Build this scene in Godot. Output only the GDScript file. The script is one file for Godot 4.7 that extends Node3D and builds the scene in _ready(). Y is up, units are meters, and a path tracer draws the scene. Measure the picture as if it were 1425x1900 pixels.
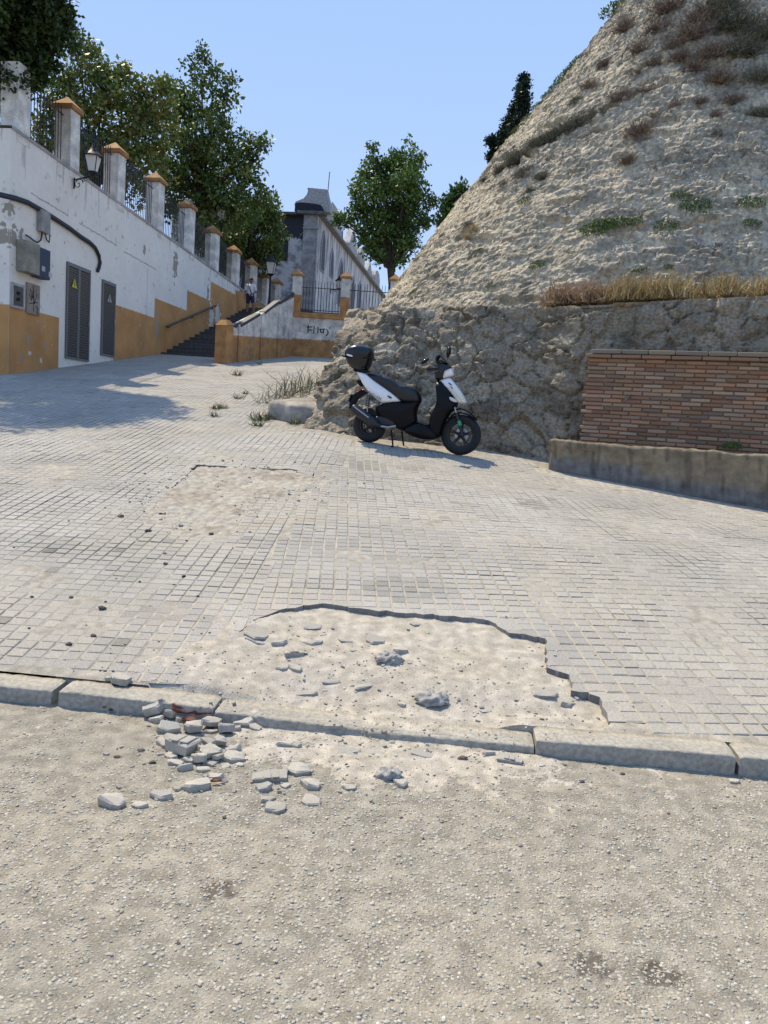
extends Node3D
# A sloping street below a castle bastion: broken pavement, parked scooter, white and ochre wall, church.

const F := 1435.0                      # focal length in photograph pixels
const EYE := Vector3(0, 1.6, 0)
const SL := 0.15                       # slope of the street
const PITCH := 0.1145
const ROLL := 0.067
var CB := Basis(Vector3.RIGHT, -PITCH) * Basis(Vector3.BACK, ROLL)
var rng := RandomNumberGenerator.new()
var used := {}
var tx := {}
var M := {}
var n_a := FastNoiseLite.new()
var n_b := FastNoiseLite.new()

# ---------- pixel -> place
func ray(px: float, py: float) -> Vector3:
	var v: Vector3 = CB * Vector3((px - 712.5) / F, -(py - 950.0) / F, -1.0)
	return v / -v.z
func P(px: float, py: float, d: float) -> Vector3:
	return EYE + ray(px, py) * d
func kerb_d(x: float) -> float:
	return 3.79 - 0.085 * x            # foot of the kerb face
func G(x: float, d: float) -> float:   # surface of the sloping pavement
	return 0.10 + SL * (d - 3.93 + 0.088 * x) - 0.05 * maxf(0.0, x + 1.0) * smoothstep(6.0, 10.5, d)
func gp(x: float, d: float, up := 0.0) -> Vector3:
	return Vector3(x, G(x, d) + up, -d)
func PG(px: float, py: float) -> Vector3:
	var v := ray(px, py)
	var lo := 2.5
	var hi := 60.0
	for i in 40:
		var m := (lo + hi) * 0.5
		if EYE.y + v.y * m > G(v.x * m, m): lo = m
		else: hi = m
	return EYE + v * lo
func PR(px: float, py: float) -> Vector3:
	var v := ray(px, py)
	return EYE + v * (1.6 / -v.y)
func PP(px: float, py: float, pt: Vector3, n: Vector3) -> Vector3:
	var v := ray(px, py)
	return EYE + v * ((pt - EYE).dot(n) / v.dot(n))
func proj(w: Vector3) -> Vector2:
	var c: Vector3 = CB.transposed() * (w - EYE)
	return Vector2(712.5 + F * c.x / -c.z, 950.0 - F * c.y / -c.z)
func fl(p: Vector3) -> Vector2:
	return Vector2(p.x, -p.z)          # plan: x, depth

# ---------- mesh builder
class MB:
	var v := PackedVector3Array()
	var n := PackedVector3Array()
	var c := PackedColorArray()
	var uv := PackedVector2Array()
	var ix := PackedInt32Array()
	var has_uv := false
	func tri(a: Vector3, b: Vector3, d: Vector3, col: Color) -> void:   # counter-clockwise seen from outside
		var nn := (b - a).cross(d - a).normalized()
		var k := v.size()
		v.append(a); v.append(b); v.append(d)
		n.append(nn); n.append(nn); n.append(nn)
		c.append(col); c.append(col); c.append(col)
		uv.append(Vector2.ZERO); uv.append(Vector2.ZERO); uv.append(Vector2.ZERO)
		ix.append(k); ix.append(k + 2); ix.append(k + 1)
	func quad(a: Vector3, b: Vector3, d: Vector3, e: Vector3, col: Color) -> void:
		var nn := (d - a).cross(e - b).normalized()
		var k := v.size()
		v.append(a); v.append(b); v.append(d); v.append(e)
		for i in 4:
			n.append(nn); c.append(col); uv.append(Vector2.ZERO)
		ix.append(k); ix.append(k + 2); ix.append(k + 1)
		ix.append(k); ix.append(k + 3); ix.append(k + 2)
	func quad_uv(a: Vector3, b: Vector3, d: Vector3, e: Vector3, col: Color, ua: Vector2, ub: Vector2, ud: Vector2, ue: Vector2) -> void:
		quad(a, b, d, e, col)
		var k := uv.size()
		uv[k - 4] = ua; uv[k - 3] = ub; uv[k - 2] = ud; uv[k - 1] = ue
		has_uv = true
	func grid(p: PackedVector3Array, nu: int, nv: int, cols, close_u := false) -> void:   # p[j * nu + i]; smooth
		var k := v.size()
		var nn := PackedVector3Array()
		nn.resize(p.size())
		for j in nv:
			for i in nu:
				var il := i - 1
				var ir := i + 1
				if close_u:
					il = (i - 1 + nu) % nu
					ir = (i + 1) % nu
				else:
					il = maxi(il, 0)
					ir = mini(ir, nu - 1)
				var du := p[j * nu + ir] - p[j * nu + il]
				var dv := p[mini(j + 1, nv - 1) * nu + i] - p[maxi(j - 1, 0) * nu + i]
				var q := du.cross(dv)
				nn[j * nu + i] = q.normalized() if q.length_squared() > 1e-16 else Vector3.UP
		v.append_array(p)
		n.append_array(nn)
		var one: bool = cols is Color
		for i in p.size():
			c.append(cols if one else cols[i])
			uv.append(Vector2.ZERO)
		for j in nv - 1:
			for i in (nu if close_u else nu - 1):
				var a := k + j * nu + i
				var b := k + j * nu + (i + 1) % nu
				ix.append(a); ix.append(b + nu); ix.append(b)
				ix.append(a); ix.append(a + nu); ix.append(b + nu)
	func box(t: Transform3D, s: Vector3, col: Color, bev := 0.0) -> void:
		var h := s * 0.5
		if bev <= 0.0:
			var q: Array[Vector3] = []
			for i in 8:
				q.append(t * Vector3(h.x if i & 1 else -h.x, h.y if i & 2 else -h.y, h.z if i & 4 else -h.z))
			quad(q[0], q[2], q[3], q[1], col); quad(q[4], q[5], q[7], q[6], col)
			quad(q[0], q[4], q[6], q[2], col); quad(q[1], q[3], q[7], q[5], col)
			quad(q[0], q[1], q[5], q[4], col); quad(q[2], q[6], q[7], q[3], col)
			return
		var e := Vector3(h.x - bev, h.y - bev, h.z - bev)
		var X: Array[Vector3] = []
		var Y: Array[Vector3] = []
		var Z: Array[Vector3] = []
		for i in 8:
			var sg := Vector3(1 if i & 1 else -1, 1 if i & 2 else -1, 1 if i & 4 else -1)
			X.append(t * (Vector3(h.x, e.y, e.z) * sg)); Y.append(t * (Vector3(e.x, h.y, e.z) * sg)); Z.append(t * (Vector3(e.x, e.y, h.z) * sg))
		quad(Z[0], Z[2], Z[3], Z[1], col); quad(Z[4], Z[5], Z[7], Z[6], col)
		quad(X[0], X[4], X[6], X[2], col); quad(X[1], X[3], X[7], X[5], col)
		quad(Y[0], Y[1], Y[5], Y[4], col); quad(Y[2], Y[6], Y[7], Y[3], col)
		quad(X[0], X[2], Z[2], Z[0], col); quad(Z[1], Z[3], X[3], X[1], col)
		quad(Z[4], Z[6], X[6], X[4], col); quad(X[5], X[7], Z[7], Z[5], col)
		quad(Y[0], Y[4], X[4], X[0], col); quad(X[1], X[5], Y[5], Y[1], col)
		quad(X[2], X[6], Y[6], Y[2], col); quad(Y[3], Y[7], X[7], X[3], col)
		quad(Z[0], Z[1], Y[1], Y[0], col); quad(Y[2], Y[3], Z[3], Z[2], col)
		quad(Y[4], Y[5], Z[5], Z[4], col); quad(Z[6], Z[7], Y[7], Y[6], col)
		var cen := t.origin
		for i in 8:
			var nn := (Y[i] - X[i]).cross(Z[i] - X[i])
			if nn.dot(X[i] - cen) > 0: tri(X[i], Y[i], Z[i], col)
			else: tri(X[i], Z[i], Y[i], col)
	func tube(path: Array, r, sides: int, col: Color, caps := true) -> void:
		var p := PackedVector3Array()
		var m := path.size()
		var up := Vector3.UP
		for j in m:
			var t: Vector3 = (path[mini(j + 1, m - 1)] - path[maxi(j - 1, 0)]).normalized()
			if absf(t.dot(up)) > 0.96: up = Vector3.RIGHT if absf(t.x) < 0.9 else Vector3.BACK
			var s := t.cross(up).normalized()
			var w := s.cross(t)
			var rad: float = r[j] if r is Array else r
			for i in sides:
				var a := -TAU * i / sides
				p.append(path[j] + (s * cos(a) + w * sin(a)) * rad)
		grid(p, sides, m, col, true)
		if caps:
			for e in [0, m - 1]:
				for i in sides:
					var a: Vector3 = p[e * sides + i]
					var b: Vector3 = p[e * sides + (i + 1) % sides]
					if e == 0: tri(path[0], b, a, col)
					else: tri(path[m - 1], a, b, col)
	func lathe(t: Transform3D, prof: Array, sides: int, col: Color) -> void:   # prof: Vector2(radius, height) upwards
		var p := PackedVector3Array()
		for q in prof:
			for i in sides:
				var a := -TAU * i / sides
				p.append(t * Vector3(cos(a) * q.x, q.y, sin(a) * q.x))
		grid(p, sides, prof.size(), col, true)
	func ball(t: Transform3D, r: Vector3, col: Color, su := 10, sv := 7) -> void:
		var prof := []
		for j in sv:
			var a := PI * (float(j) / (sv - 1) - 0.5)
			prof.append(Vector2(maxf(cos(a), 0.001), sin(a)))
		lathe(t * Transform3D(Basis.from_scale(r), Vector3.ZERO), prof, su, col)
	func slab(t: Transform3D, poly: PackedVector2Array, hw: float, bev: float, col: Color) -> void:   # outline in local xy, thickness +-hw in z, rounded rim
		var m := poly.size()
		var area := 0.0
		for i in m:
			area += poly[i].cross(poly[(i + 1) % m])
		var pl := poly.duplicate()
		if area < 0: pl.reverse()
		var inn: Array[Vector2] = []
		for i in m:
			var a := (pl[i] - pl[(i - 1 + m) % m]).normalized()
			var b := (pl[(i + 1) % m] - pl[i]).normalized()
			var q := Vector2(-a.y - b.y, a.x + b.x)
			inn.append(q.normalized() if q.length() > 0.01 else Vector2.ZERO)
		var rings := [[-hw, 1.0], [-hw + bev * 0.3, 0.45], [-hw + bev, 0.0], [hw - bev, 0.0], [hw - bev * 0.3, 0.45], [hw, 1.0]]
		var p := PackedVector3Array()
		for rg in rings:
			for i in m:
				var q: Vector2 = pl[i] + inn[i] * bev * rg[1]
				p.append(t * Vector3(q.x, q.y, rg[0]))
		for j in rings.size() - 1:
			for i in m:
				var i2 := (i + 1) % m
				quad(p[j * m + i], p[j * m + i2], p[(j + 1) * m + i2], p[(j + 1) * m + i], col)
		var flat := PackedVector2Array()
		for i in m: flat.append(pl[i] + inn[i] * bev)
		var tr := Geometry2D.triangulate_polygon(flat)
		for k in range(0, tr.size(), 3):
			var a := flat[tr[k]]
			var b := flat[tr[k + 1]]
			var d := flat[tr[k + 2]]
			if (b - a).cross(d - a) < 0:
				var s := b
				b = d
				d = s
			tri(t * Vector3(a.x, a.y, hw), t * Vector3(b.x, b.y, hw), t * Vector3(d.x, d.y, hw), col)
			tri(t * Vector3(a.x, a.y, -hw), t * Vector3(d.x, d.y, -hw), t * Vector3(b.x, b.y, -hw), col)
	func shift(o: Vector3) -> void:
		for i in v.size(): v[i] += o
	func mesh(m: Material) -> ArrayMesh:
		var a := []
		a.resize(Mesh.ARRAY_MAX)
		a[Mesh.ARRAY_VERTEX] = v
		a[Mesh.ARRAY_NORMAL] = n
		a[Mesh.ARRAY_COLOR] = c
		if has_uv: a[Mesh.ARRAY_TEX_UV] = uv
		a[Mesh.ARRAY_INDEX] = ix
		var r := ArrayMesh.new()
		r.add_surface_from_arrays(Mesh.PRIMITIVE_TRIANGLES, a)
		r.surface_set_material(0, m)
		return r

# ---------- scene tree helpers
func numbered(called: String) -> String:
	var k: int = used.get(called, 0)
	used[called] = k + 1
	return called if k == 0 else "%s_%03d" % [called, k]
func tag(o: Node, label: String, cat: String, group := "") -> void:
	o.set_meta("label", label)
	o.set_meta("category", cat)
	if group: o.set_meta("group", group)
func thing(called: String, label: String, cat: String, at := Vector3.ZERO, group := "") -> Node3D:
	var o := Node3D.new()
	o.name = numbered(called)
	add_child(o)
	o.position = at
	tag(o, label, cat, group)
	return o
func put(called: String, me: Mesh, parent: Node, at := Vector3.ZERO) -> MeshInstance3D:
	var o := MeshInstance3D.new()
	o.name = numbered(called) if parent == self else called
	o.mesh = me
	parent.add_child(o, true)
	o.position = at
	return o
func obj(called: String, mb: MB, m: Material, parent: Node = self, off := Vector3.ZERO) -> MeshInstance3D:   # off: where the parent stands, for shapes given in world places
	if off != Vector3.ZERO: mb.shift(-off)
	return put(called, mb.mesh(m), parent)
func single(called: String, mb: MB, m: Material, at: Vector3, label: String, cat: String, group := "") -> MeshInstance3D:   # world-placed shape, one mesh
	mb.shift(-at)
	var o := put(called, mb.mesh(m), self, at)
	tag(o, label, cat, group)
	return o
func struct(called: String, mb: MB, m: Material) -> MeshInstance3D:
	var o := obj(called, mb, m)
	o.set_meta("kind", "structure")
	return o
func L(r: float, g: float, b: float) -> Color:     # linear colour for vertices
	return Color(r, g, b)
func S(r: float, g: float, b: float) -> Color:     # linear colour for materials
	return Color(r, g, b).linear_to_srgb()
func jit(c: Color, a: float) -> Color:
	var k := 1.0 + rng.randf_range(-a, a)
	return Color(c.r * k, c.g * k * (1.0 + rng.randf_range(-a, a) * 0.15), c.b * k * (1.0 + rng.randf_range(-a, a) * 0.25))
func at(p: Vector3, b := Basis()) -> Transform3D:
	return Transform3D(b, p)

# ---------- textures and materials
func noise(seed_: int, freq: float, oct := 4, typ := FastNoiseLite.TYPE_SIMPLEX_SMOOTH) -> FastNoiseLite:
	var n := FastNoiseLite.new()
	n.seed = seed_
	n.frequency = freq
	n.noise_type = typ
	n.fractal_octaves = oct
	n.fractal_type = FastNoiseLite.FRACTAL_FBM if oct > 1 else FastNoiseLite.FRACTAL_NONE
	return n
func gray_tex(size: int, layers: Array, lo: float, hi: float, tint := Color(1, 1, 1)) -> ImageTexture:   # layers: [noise, weight]; values spread over lo..hi (sRGB)
	var data: Array[PackedByteArray] = []
	for l in layers:
		data.append((l[0] as FastNoiseLite).get_seamless_image(size, size, false, false, 0.12, true).get_data())
	var out := PackedByteArray()
	out.resize(size * size * 3)
	var w0: float = layers[0][1]
	var w1: float = layers[1][1] if layers.size() > 1 else 0.0
	var two := layers.size() > 1
	for i in size * size:
		var k := data[0][i] * w0
		if two: k += data[1][i] * w1
		k = clampf(k / 255.0, 0.0, 1.0)
		k = lerpf(lo, hi, k) * 255.0
		out[i * 3] = int(minf(k * tint.r, 255.0)); out[i * 3 + 1] = int(minf(k * tint.g, 255.0)); out[i * 3 + 2] = int(minf(k * tint.b, 255.0))
	var t := ImageTexture.create_from_image(Image.create_from_data(size, size, false, Image.FORMAT_RGB8, out))
	return t
func height_tex(size: int, n: FastNoiseLite) -> ImageTexture:
	return ImageTexture.create_from_image(n.get_seamless_image(size, size, false, false, 0.12, true))
func vmat(rough := 0.9, grain := "", metres := 1.0, bump := "", bump_cm := 0.0) -> StandardMaterial3D:   # vertex colour x grain
	var m := StandardMaterial3D.new()
	m.vertex_color_use_as_albedo = true
	m.roughness = rough
	m.metallic_specular = 0.35
	if grain or bump:
		m.uv1_triplanar = true
		m.uv1_world_triplanar = true
		m.uv1_scale = Vector3.ONE / metres
	if grain: m.albedo_texture = tx[grain]
	if bump:
		m.heightmap_enabled = true
		m.heightmap_scale = bump_cm
		m.heightmap_texture = tx[bump]
	return m
func plain(col: Color, rough := 0.5, metal := 0.0) -> StandardMaterial3D:
	var m := StandardMaterial3D.new()
	m.albedo_color = col
	m.roughness = rough
	m.metallic = metal
	return m
func make_materials() -> void:
	n_a = noise(11, 1.0, 4)
	n_b = noise(23, 1.0, 3)
	tx.grain = gray_tex(512, [[noise(1, 0.012, 5), 0.6], [noise(2, 0.11, 3), 0.4]], 0.62, 1.12)
	tx.fine = gray_tex(512, [[noise(3, 0.05, 4), 0.45], [noise(4, 0.3, 2), 0.55]], 0.66, 1.14)
	tx.speck = gray_tex(512, [[noise(5, 0.22, 2), 0.75], [noise(6, 0.02, 3), 0.25]], 0.35, 1.3)
	tx.rock = gray_tex(512, [[noise(31, 0.025, 6), 0.75], [noise(32, 0.2, 2), 0.25]], 0.5, 1.2)
	tx.bump = height_tex(512, noise(7, 0.03, 5))
	tx.grit = height_tex(512, noise(8, 0.14, 3))
	M.stone = vmat(0.95, "rock", 1.3, "bump", 4.0)
	M.wallstone = vmat(0.95, "rock", 0.8, "bump", 2.5)
	M.pad = vmat(0.9, "fine", 0.5, "grit", 0.12)
	M.granite = vmat(0.85, "speck", 0.35, "grit", 0.3)
	M.sand = vmat(1.0, "grain", 0.8, "grit", 0.5)
	M.frag = vmat(0.95, "fine", 0.22, "grit", 0.25)
	M.chip = vmat(0.8)
	M.brick = vmat(0.95, "fine", 0.3, "grit", 0.5)
	M.conc = vmat(0.92, "grain", 0.9, "grit", 0.6)
	M.paint = vmat(0.9, "grain", 2.6, "bump", 0.25)
	M.iron = vmat(0.55)
	M.rail = plain(S(0.02, 0.021, 0.025), 0.5)
	M.bark = vmat(0.95, "fine", 0.6, "bump", 2.0)
	M.leaf = vmat(0.5)
	M.leaf.backlight_enabled = true
	M.leaf.backlight = S(0.26, 0.34, 0.06)
	M.dry = vmat(0.9)
	M.skin = vmat(0.7)
	M.black = plain(S(0.005, 0.0055, 0.007), 0.42)
	M.black.metallic_specular = 0.3
	M.gloss = plain(S(0.005, 0.006, 0.008), 0.2)
	M.rubber = plain(S(0.008, 0.008, 0.009), 0.75)
	M.white = plain(S(0.80, 0.80, 0.79), 0.25)
	M.white.clearcoat_enabled = true
	M.white.clearcoat = 0.6
	M.steel = plain(S(0.35, 0.35, 0.36), 0.35, 0.9)
	M.darksteel = plain(S(0.03, 0.032, 0.038), 0.42, 0.5)
	M.seat = plain(S(0.007, 0.008, 0.010), 0.36)
	M.lens = plain(S(0.70, 0.68, 0.50), 0.12)
	M.glasswhite = plain(S(0.55, 0.54, 0.50), 0.3)
	M.orange = plain(S(0.55, 0.10, 0.02), 0.25)
	M.green = plain(S(0.02, 0.30, 0.14), 0.5)
	M.printing = plain(S(0.75, 0.76, 0.78), 0.5)
	M.ink = plain(S(0.03, 0.03, 0.035), 0.7)
func _ready() -> void:
	rng.seed = 20240611
	# camera
	var cam := Camera3D.new()
	cam.name = "camera"
	add_child(cam)
	cam.transform = Transform3D(CB, EYE)
	cam.fov = rad_to_deg(2.0 * atan(950.0 / F))
	cam.near = 0.05
	cam.far = 600.0
	cam.current = true
	# sky
	var we := WorldEnvironment.new()
	we.name = "environment"
	add_child(we)
	var env := Environment.new()
	we.environment = env
	env.background_mode = Environment.BG_SKY
	var sky := Sky.new()
	var sm := ProceduralSkyMaterial.new()
	sm.sky_top_color = S(0.27, 0.46, 0.89)
	sm.sky_horizon_color = S(0.53, 0.68, 0.92)
	sm.sky_curve = 0.3
	sm.sun_angle_max = 60.0
	sm.sun_curve = 0.12
	sm.ground_bottom_color = S(0.25, 0.23, 0.2)
	sm.ground_horizon_color = S(0.45, 0.47, 0.5)
	sky.sky_material = sm
	env.sky = sky
	env.tonemap_mode = Environment.TONE_MAPPER_LINEAR
	env.tonemap_exposure = 1.17
	env.sdfgi_enabled = true
	env.ssao_enabled = true
	env.ssil_enabled = true
	# sun: behind the wall on the left, high
	var sun := DirectionalLight3D.new()
	sun.name = "sun"
	add_child(sun)
	sun.light_energy = 1.6
	sun.light_color = Color(1.0, 0.94, 0.83)
	sun.light_angular_distance = 0.5
	sun.shadow_enabled = true
	var to_sun := Vector3(-0.46, 1.06, -0.53).normalized()
	sun.basis = Basis.looking_at(-to_sun, Vector3.UP)
	make_materials()
	build_ground()
	build_bastion()
	build_fountain()
	build_left_wall()
	build_stairs()
	build_back_wall()
	build_church()
	build_trees()
	build_plants()
	build_scooter()
	build_person()
	build_rubble()

# ---------- ground: road, kerb, pavement of small concrete blocks, sand in the holes
var hole1 := PackedVector2Array()
var hole2 := PackedVector2Array()
var wall_b := Vector3.ZERO             # a point at the foot of the white wall
var wall_dir := Vector3.ZERO           # along the white wall
var wall_n := Vector3.ZERO             # out of the white wall, over the street
var rock_line := PackedVector2Array()  # plan of the foot of the rough stone wall and trough
const SAND := Color(0.54, 0.49, 0.395)
const JOINT := Color(0.5, 0.44, 0.345)

func plan(poly: Array) -> PackedVector2Array:
	var r := PackedVector2Array()
	for q in poly: r.append(fl(PG(q[0], q[1])))
	return r
func sdist(p: Vector2, poly: PackedVector2Array) -> float:
	var best := 1e9
	for i in poly.size():
		var q := Geometry2D.get_closest_point_to_segment(p, poly[i], poly[(i + 1) % poly.size()])
		best = minf(best, p.distance_squared_to(q))
	best = sqrt(best)
	return -best if Geometry2D.is_point_in_polygon(p, poly) else best
var crack := PackedVector2Array()      # a sunken, crumbled row of blocks
func ragged(poly: PackedVector2Array, amt: float) -> PackedVector2Array:
	var r := PackedVector2Array()
	for i in poly.size():
		var a := poly[i]
		var b := poly[(i + 1) % poly.size()]
		var n := maxi(1, int(a.distance_to(b) / 0.055))
		for k in n:
			var p := a.lerp(b, float(k) / n)
			r.append(p + Vector2(n_b.get_noise_2d(p.x * 9.0, p.y * 9.0), n_b.get_noise_2d(p.x * 9.0 + 50.0, p.y * 9.0)) * amt * 1.6)
	return r
func layout() -> void:
	hole1 = plan([[470, 1150], [520, 1133], [590, 1119], [700, 1132], [800, 1140], [905, 1150], [950, 1174], [1012, 1184], [1016, 1240], [1052, 1250], [1060, 1281], [1112, 1292], [1131, 1342], [1000, 1360], [800, 1352], [600, 1330], [450, 1318], [380, 1295], [345, 1262], [400, 1205]])
	hole2 = plan([[362, 862], [545, 871], [568, 882], [590, 893], [560, 902], [500, 912], [470, 925], [420, 950], [390, 975], [330, 962], [305, 935], [318, 905], [350, 880]])
	hole1 = ragged(hole1, 0.02)
	hole2 = ragged(hole2, 0.03)
	crack = plan([[385, 982], [450, 970], [520, 960], [592, 955], [590, 968], [520, 975], [450, 984], [392, 994]])
	wall_b = PG(163, 675)
	wall_dir = Vector3(0.1236, 0, -1).normalized()
	wall_n = Vector3(-wall_dir.z, 0, wall_dir.x)
	for q in [[500, 772], [560, 796], [700, 815], [892, 835], [1000, 851]]: rock_line.append(fl(PG(q[0], q[1])))

func hole_depth(x: float, d: float) -> float:    # how far the bedding lies below the block tops
	var p := Vector2(x, d)
	var k := 0.0
	if d < 6.2 and x > -2.2 and x < 2.6:
		k = maxf(k, 0.10 * (1.0 - smoothstep(0.10, 0.20, sdist(p, hole1))))
	if d > 6.0 and d < 11.5 and x > -4.5 and x < 0.8:
		k = maxf(k, 0.10 * (1.0 - smoothstep(0.10, 0.20, sdist(p, hole2))))
	return k

func pad_into(mb: MB, t: Transform3D, w: float, l: float, col: Color, side: Color, deep: bool, pitch: float) -> void:
	var h := 0.004
	var b := 0.005
	var q: Array[Vector3] = []
	var o: Array[Vector3] = []
	for s in [[-1, -1], [1, -1], [1, 1], [-1, 1]]:
		q.append(t * Vector3((w * 0.5 - b) * s[0] + rng.randf_range(-0.003, 0.003), 0.0, (l * 0.5 - b) * s[1] + rng.randf_range(-0.003, 0.003)))
		o.append(t * Vector3(w * 0.5 * s[0], -h, l * 0.5 * s[1]))
	mb.quad(q[3], q[2], q[1], q[0], col)
	for i in 4:
		var j := (i + 1) % 4
		mb.quad(q[i], q[j], o[j], o[i], col)
	if deep:
		var f: Array[Vector3] = []
		var g: Array[Vector3] = []
		for s in [[-1, -1], [1, -1], [1, 1], [-1, 1]]:
			f.append(t * Vector3(pitch * 0.5 * s[0], -h, pitch * 0.5 * s[1]))
			g.append(t * Vector3(pitch * 0.5 * s[0], -0.056, pitch * 0.5 * s[1]))
		for i in 4:
			var j := (i + 1) % 4
			mb.quad(o[i], o[j], f[j], f[i], JOINT)
			mb.quad(f[i], f[j], g[j], g[i], side)

func broken_pad(mb: MB, p: Vector2, ex: Vector2, ey: Vector2, pitch: float, hole: PackedVector2Array, hgt: float, col: Color, side: Color) -> void:
	var rect := PackedVector2Array()
	for s in [[-1, -1], [1, -1], [1, 1], [-1, 1]]: rect.append(p + ex * pitch * 0.5 * s[0] + ey * pitch * 0.5 * s[1])
	for piece in Geometry2D.clip_polygons(rect, hole):
		if Geometry2D.is_polygon_clockwise(piece): piece.reverse()
		var m: int = piece.size()
		var area := 0.0
		for i in m: area += piece[i].cross(piece[(i + 1) % m]) * 0.5
		if m < 3 or absf(area) < 0.0012: continue
		var tr := Geometry2D.triangulate_polygon(piece)
		for k in range(0, tr.size(), 3):
			var a: Vector2 = piece[tr[k]]
			var b: Vector2 = piece[tr[k + 1]]
			var c: Vector2 = piece[tr[k + 2]]
			if (b - a).cross(c - a) < 0:
				var x := b
				b = c
				c = x
			mb.tri(gp(a.x, a.y, hgt), gp(b.x, b.y, hgt), gp(c.x, c.y, hgt), col)
		for i in m:
			var a: Vector2 = piece[i]
			var b: Vector2 = piece[(i + 1) % m]
			var k := rng.randf_range(0.7, 1.15)
			mb.quad(gp(a.x, a.y, hgt - 0.055), gp(b.x, b.y, hgt - 0.055), gp(b.x, b.y, hgt), gp(a.x, a.y, hgt), side * k)

func stain(x: float, d: float) -> float:     # damp marks seen on the blocks
	var k := 0.0
	for s in STAINS:
		var dx: float = (x - s[0]) / s[2]
		var dz: float = (d - s[1]) / s[3]
		var r := sqrt(dx * dx + dz * dz) + 0.5 * n_a.get_noise_2d(x * 2.5, d * 2.5)
		k = maxf(k, (1.0 - smoothstep(0.75, 1.0, r)) * s[4])
	return k
var STAINS := []

func road_h(x: float, d: float) -> float:
	return 0.006 * n_a.get_noise_2d(x * 3.0, d * 3.0) + 0.0045 * n_b.get_noise_2d(x * 30.0, d * 30.0)

func build_ground() -> void:
	layout()
	for s in [[985, 935, 0.22, 0.3, 0.5], [1030, 928, 0.1, 0.15, 0.4], [690, 865, 0.35, 0.4, 0.35], [640, 850, 0.2, 0.4, 0.3], [760, 868, 0.2, 0.3, 0.3], [750, 1090, 0.42, 0.3, 0.35], [330, 1140, 0.35, 0.2, 0.2]]:
		var p := PG(s[0], s[1])
		STAINS.append([p.x, -p.z, s[2], s[3], s[4]])
	# terrain under everything
	var mb := MB.new()
	var pts := PackedVector3Array()
	for j in 40:
		for i in 33:
			var x := -120.0 + 240.0 * i / 32.0
			var d := -60.0 + 260.0 * j / 39.0
			pts.append(Vector3(x, clampf(SL * (d - 4.0) - 0.6, -0.6, 5.2), -d))
	mb.grid(pts, 33, 40, L(0.24, 0.21, 0.15))
	struct("terrain", mb, M.sand)
	# road
	mb = MB.new()
	mb.quad(Vector3(-70, -0.014, 30), Vector3(70, -0.014, 30), Vector3(70, -0.014, -4.1 + 0.085 * 70), Vector3(-70, -0.014, -4.1 - 0.085 * 70), L(0.36, 0.335, 0.275))
	var road := struct("road", mb, M.sand)
	mb = MB.new()
	pts = PackedVector3Array()
	var cols := PackedColorArray()
	var nu := 421
	var nv := 141
	for j in nv:
		for i in nu:
			var x := -4.2 + 8.4 * i / (nu - 1)
			var d := lerpf(1.1, kerb_d(x) + 0.06, float(j) / (nv - 1))
			var y := road_h(x, d)
			pts.append(Vector3(x, y, -d))
			var dust := clampf(0.45 + 0.9 * n_a.get_noise_2d(x * 0.9 + 7.0, d * 0.9) + 0.35 * n_b.get_noise_2d(x * 4.0, d * 4.0), 0.0, 1.0)
			var col := L(0.34, 0.316, 0.256).lerp(L(0.385, 0.346, 0.272), dust)
			for s in [[0.72, 2.18], [0.93, 2.17], [-0.47, 2.45]]:    # two small oil drips and a tar speck on the worn road
				var r: float = Vector2(x - s[0], d - s[1]).length() / 0.055 + 0.8 * n_b.get_noise_2d(x * 22.0, d * 22.0)
				if r < 0.95: col = col.lerp(L(0.09, 0.075, 0.06), 0.75)
			cols.append(col)
	mb.grid(pts, nu, nv, cols)
	obj("worn_surface", mb, M.sand, road)
	# bedding below the blocks (one sheet near, one far)
	mb = MB.new()
	pts = PackedVector3Array()
	cols = PackedColorArray()
	nu = 151
	nv = 96
	for j in nv:
		for i in nu:
			var x := -6.0 + 12.8 * i / (nu - 1)
			var d := lerpf(kerb_d(x) + 0.17, 11.5, float(j) / (nv - 1))
			pts.append(gp(x, d, -0.005 - hole_depth(x, d)))
			var k := clampf(0.5 + n_a.get_noise_2d(x * 0.6, d * 0.6), 0.0, 1.0)
			cols.append(L(0.40, 0.37, 0.31).lerp(L(0.52, 0.475, 0.385), k))
	mb.grid(pts, nu, nv, cols)
	var pave := struct("pavement", mb, M.sand)
	mb = MB.new()
	for strip in [[-6.0, 6.8, 11.5, 42.0], [-34.0, -6.0, 2.0, 42.0], [6.8, 30.0, 2.0, 42.0]]:
		pts = PackedVector3Array()
		for j in 41:
			for i in 21:
				var x := lerpf(strip[0], strip[1], i / 20.0)
				var d := lerpf(maxf(strip[2], kerb_d(x) + 0.17), strip[3], j / 40.0)
				pts.append(gp(x, d, -0.005))
		mb.grid(pts, 21, 41, L(0.42, 0.385, 0.32))
	obj("bedding", mb, M.sand, pave)
	build_blocks(pave)
	build_kerb()
	build_sand()
	build_gravel()

func split_side(x: float, d: float) -> bool:     # true: the panel of blocks on the right, laid a little askew
	var a := fl(PG(598, 860))
	var b := fl(PG(430, 1180))
	var t := (d - a.y) / (b.y - a.y)
	return x > lerpf(a.x, b.x, t) + (0.3 if d > a.y else 0.0)

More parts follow.
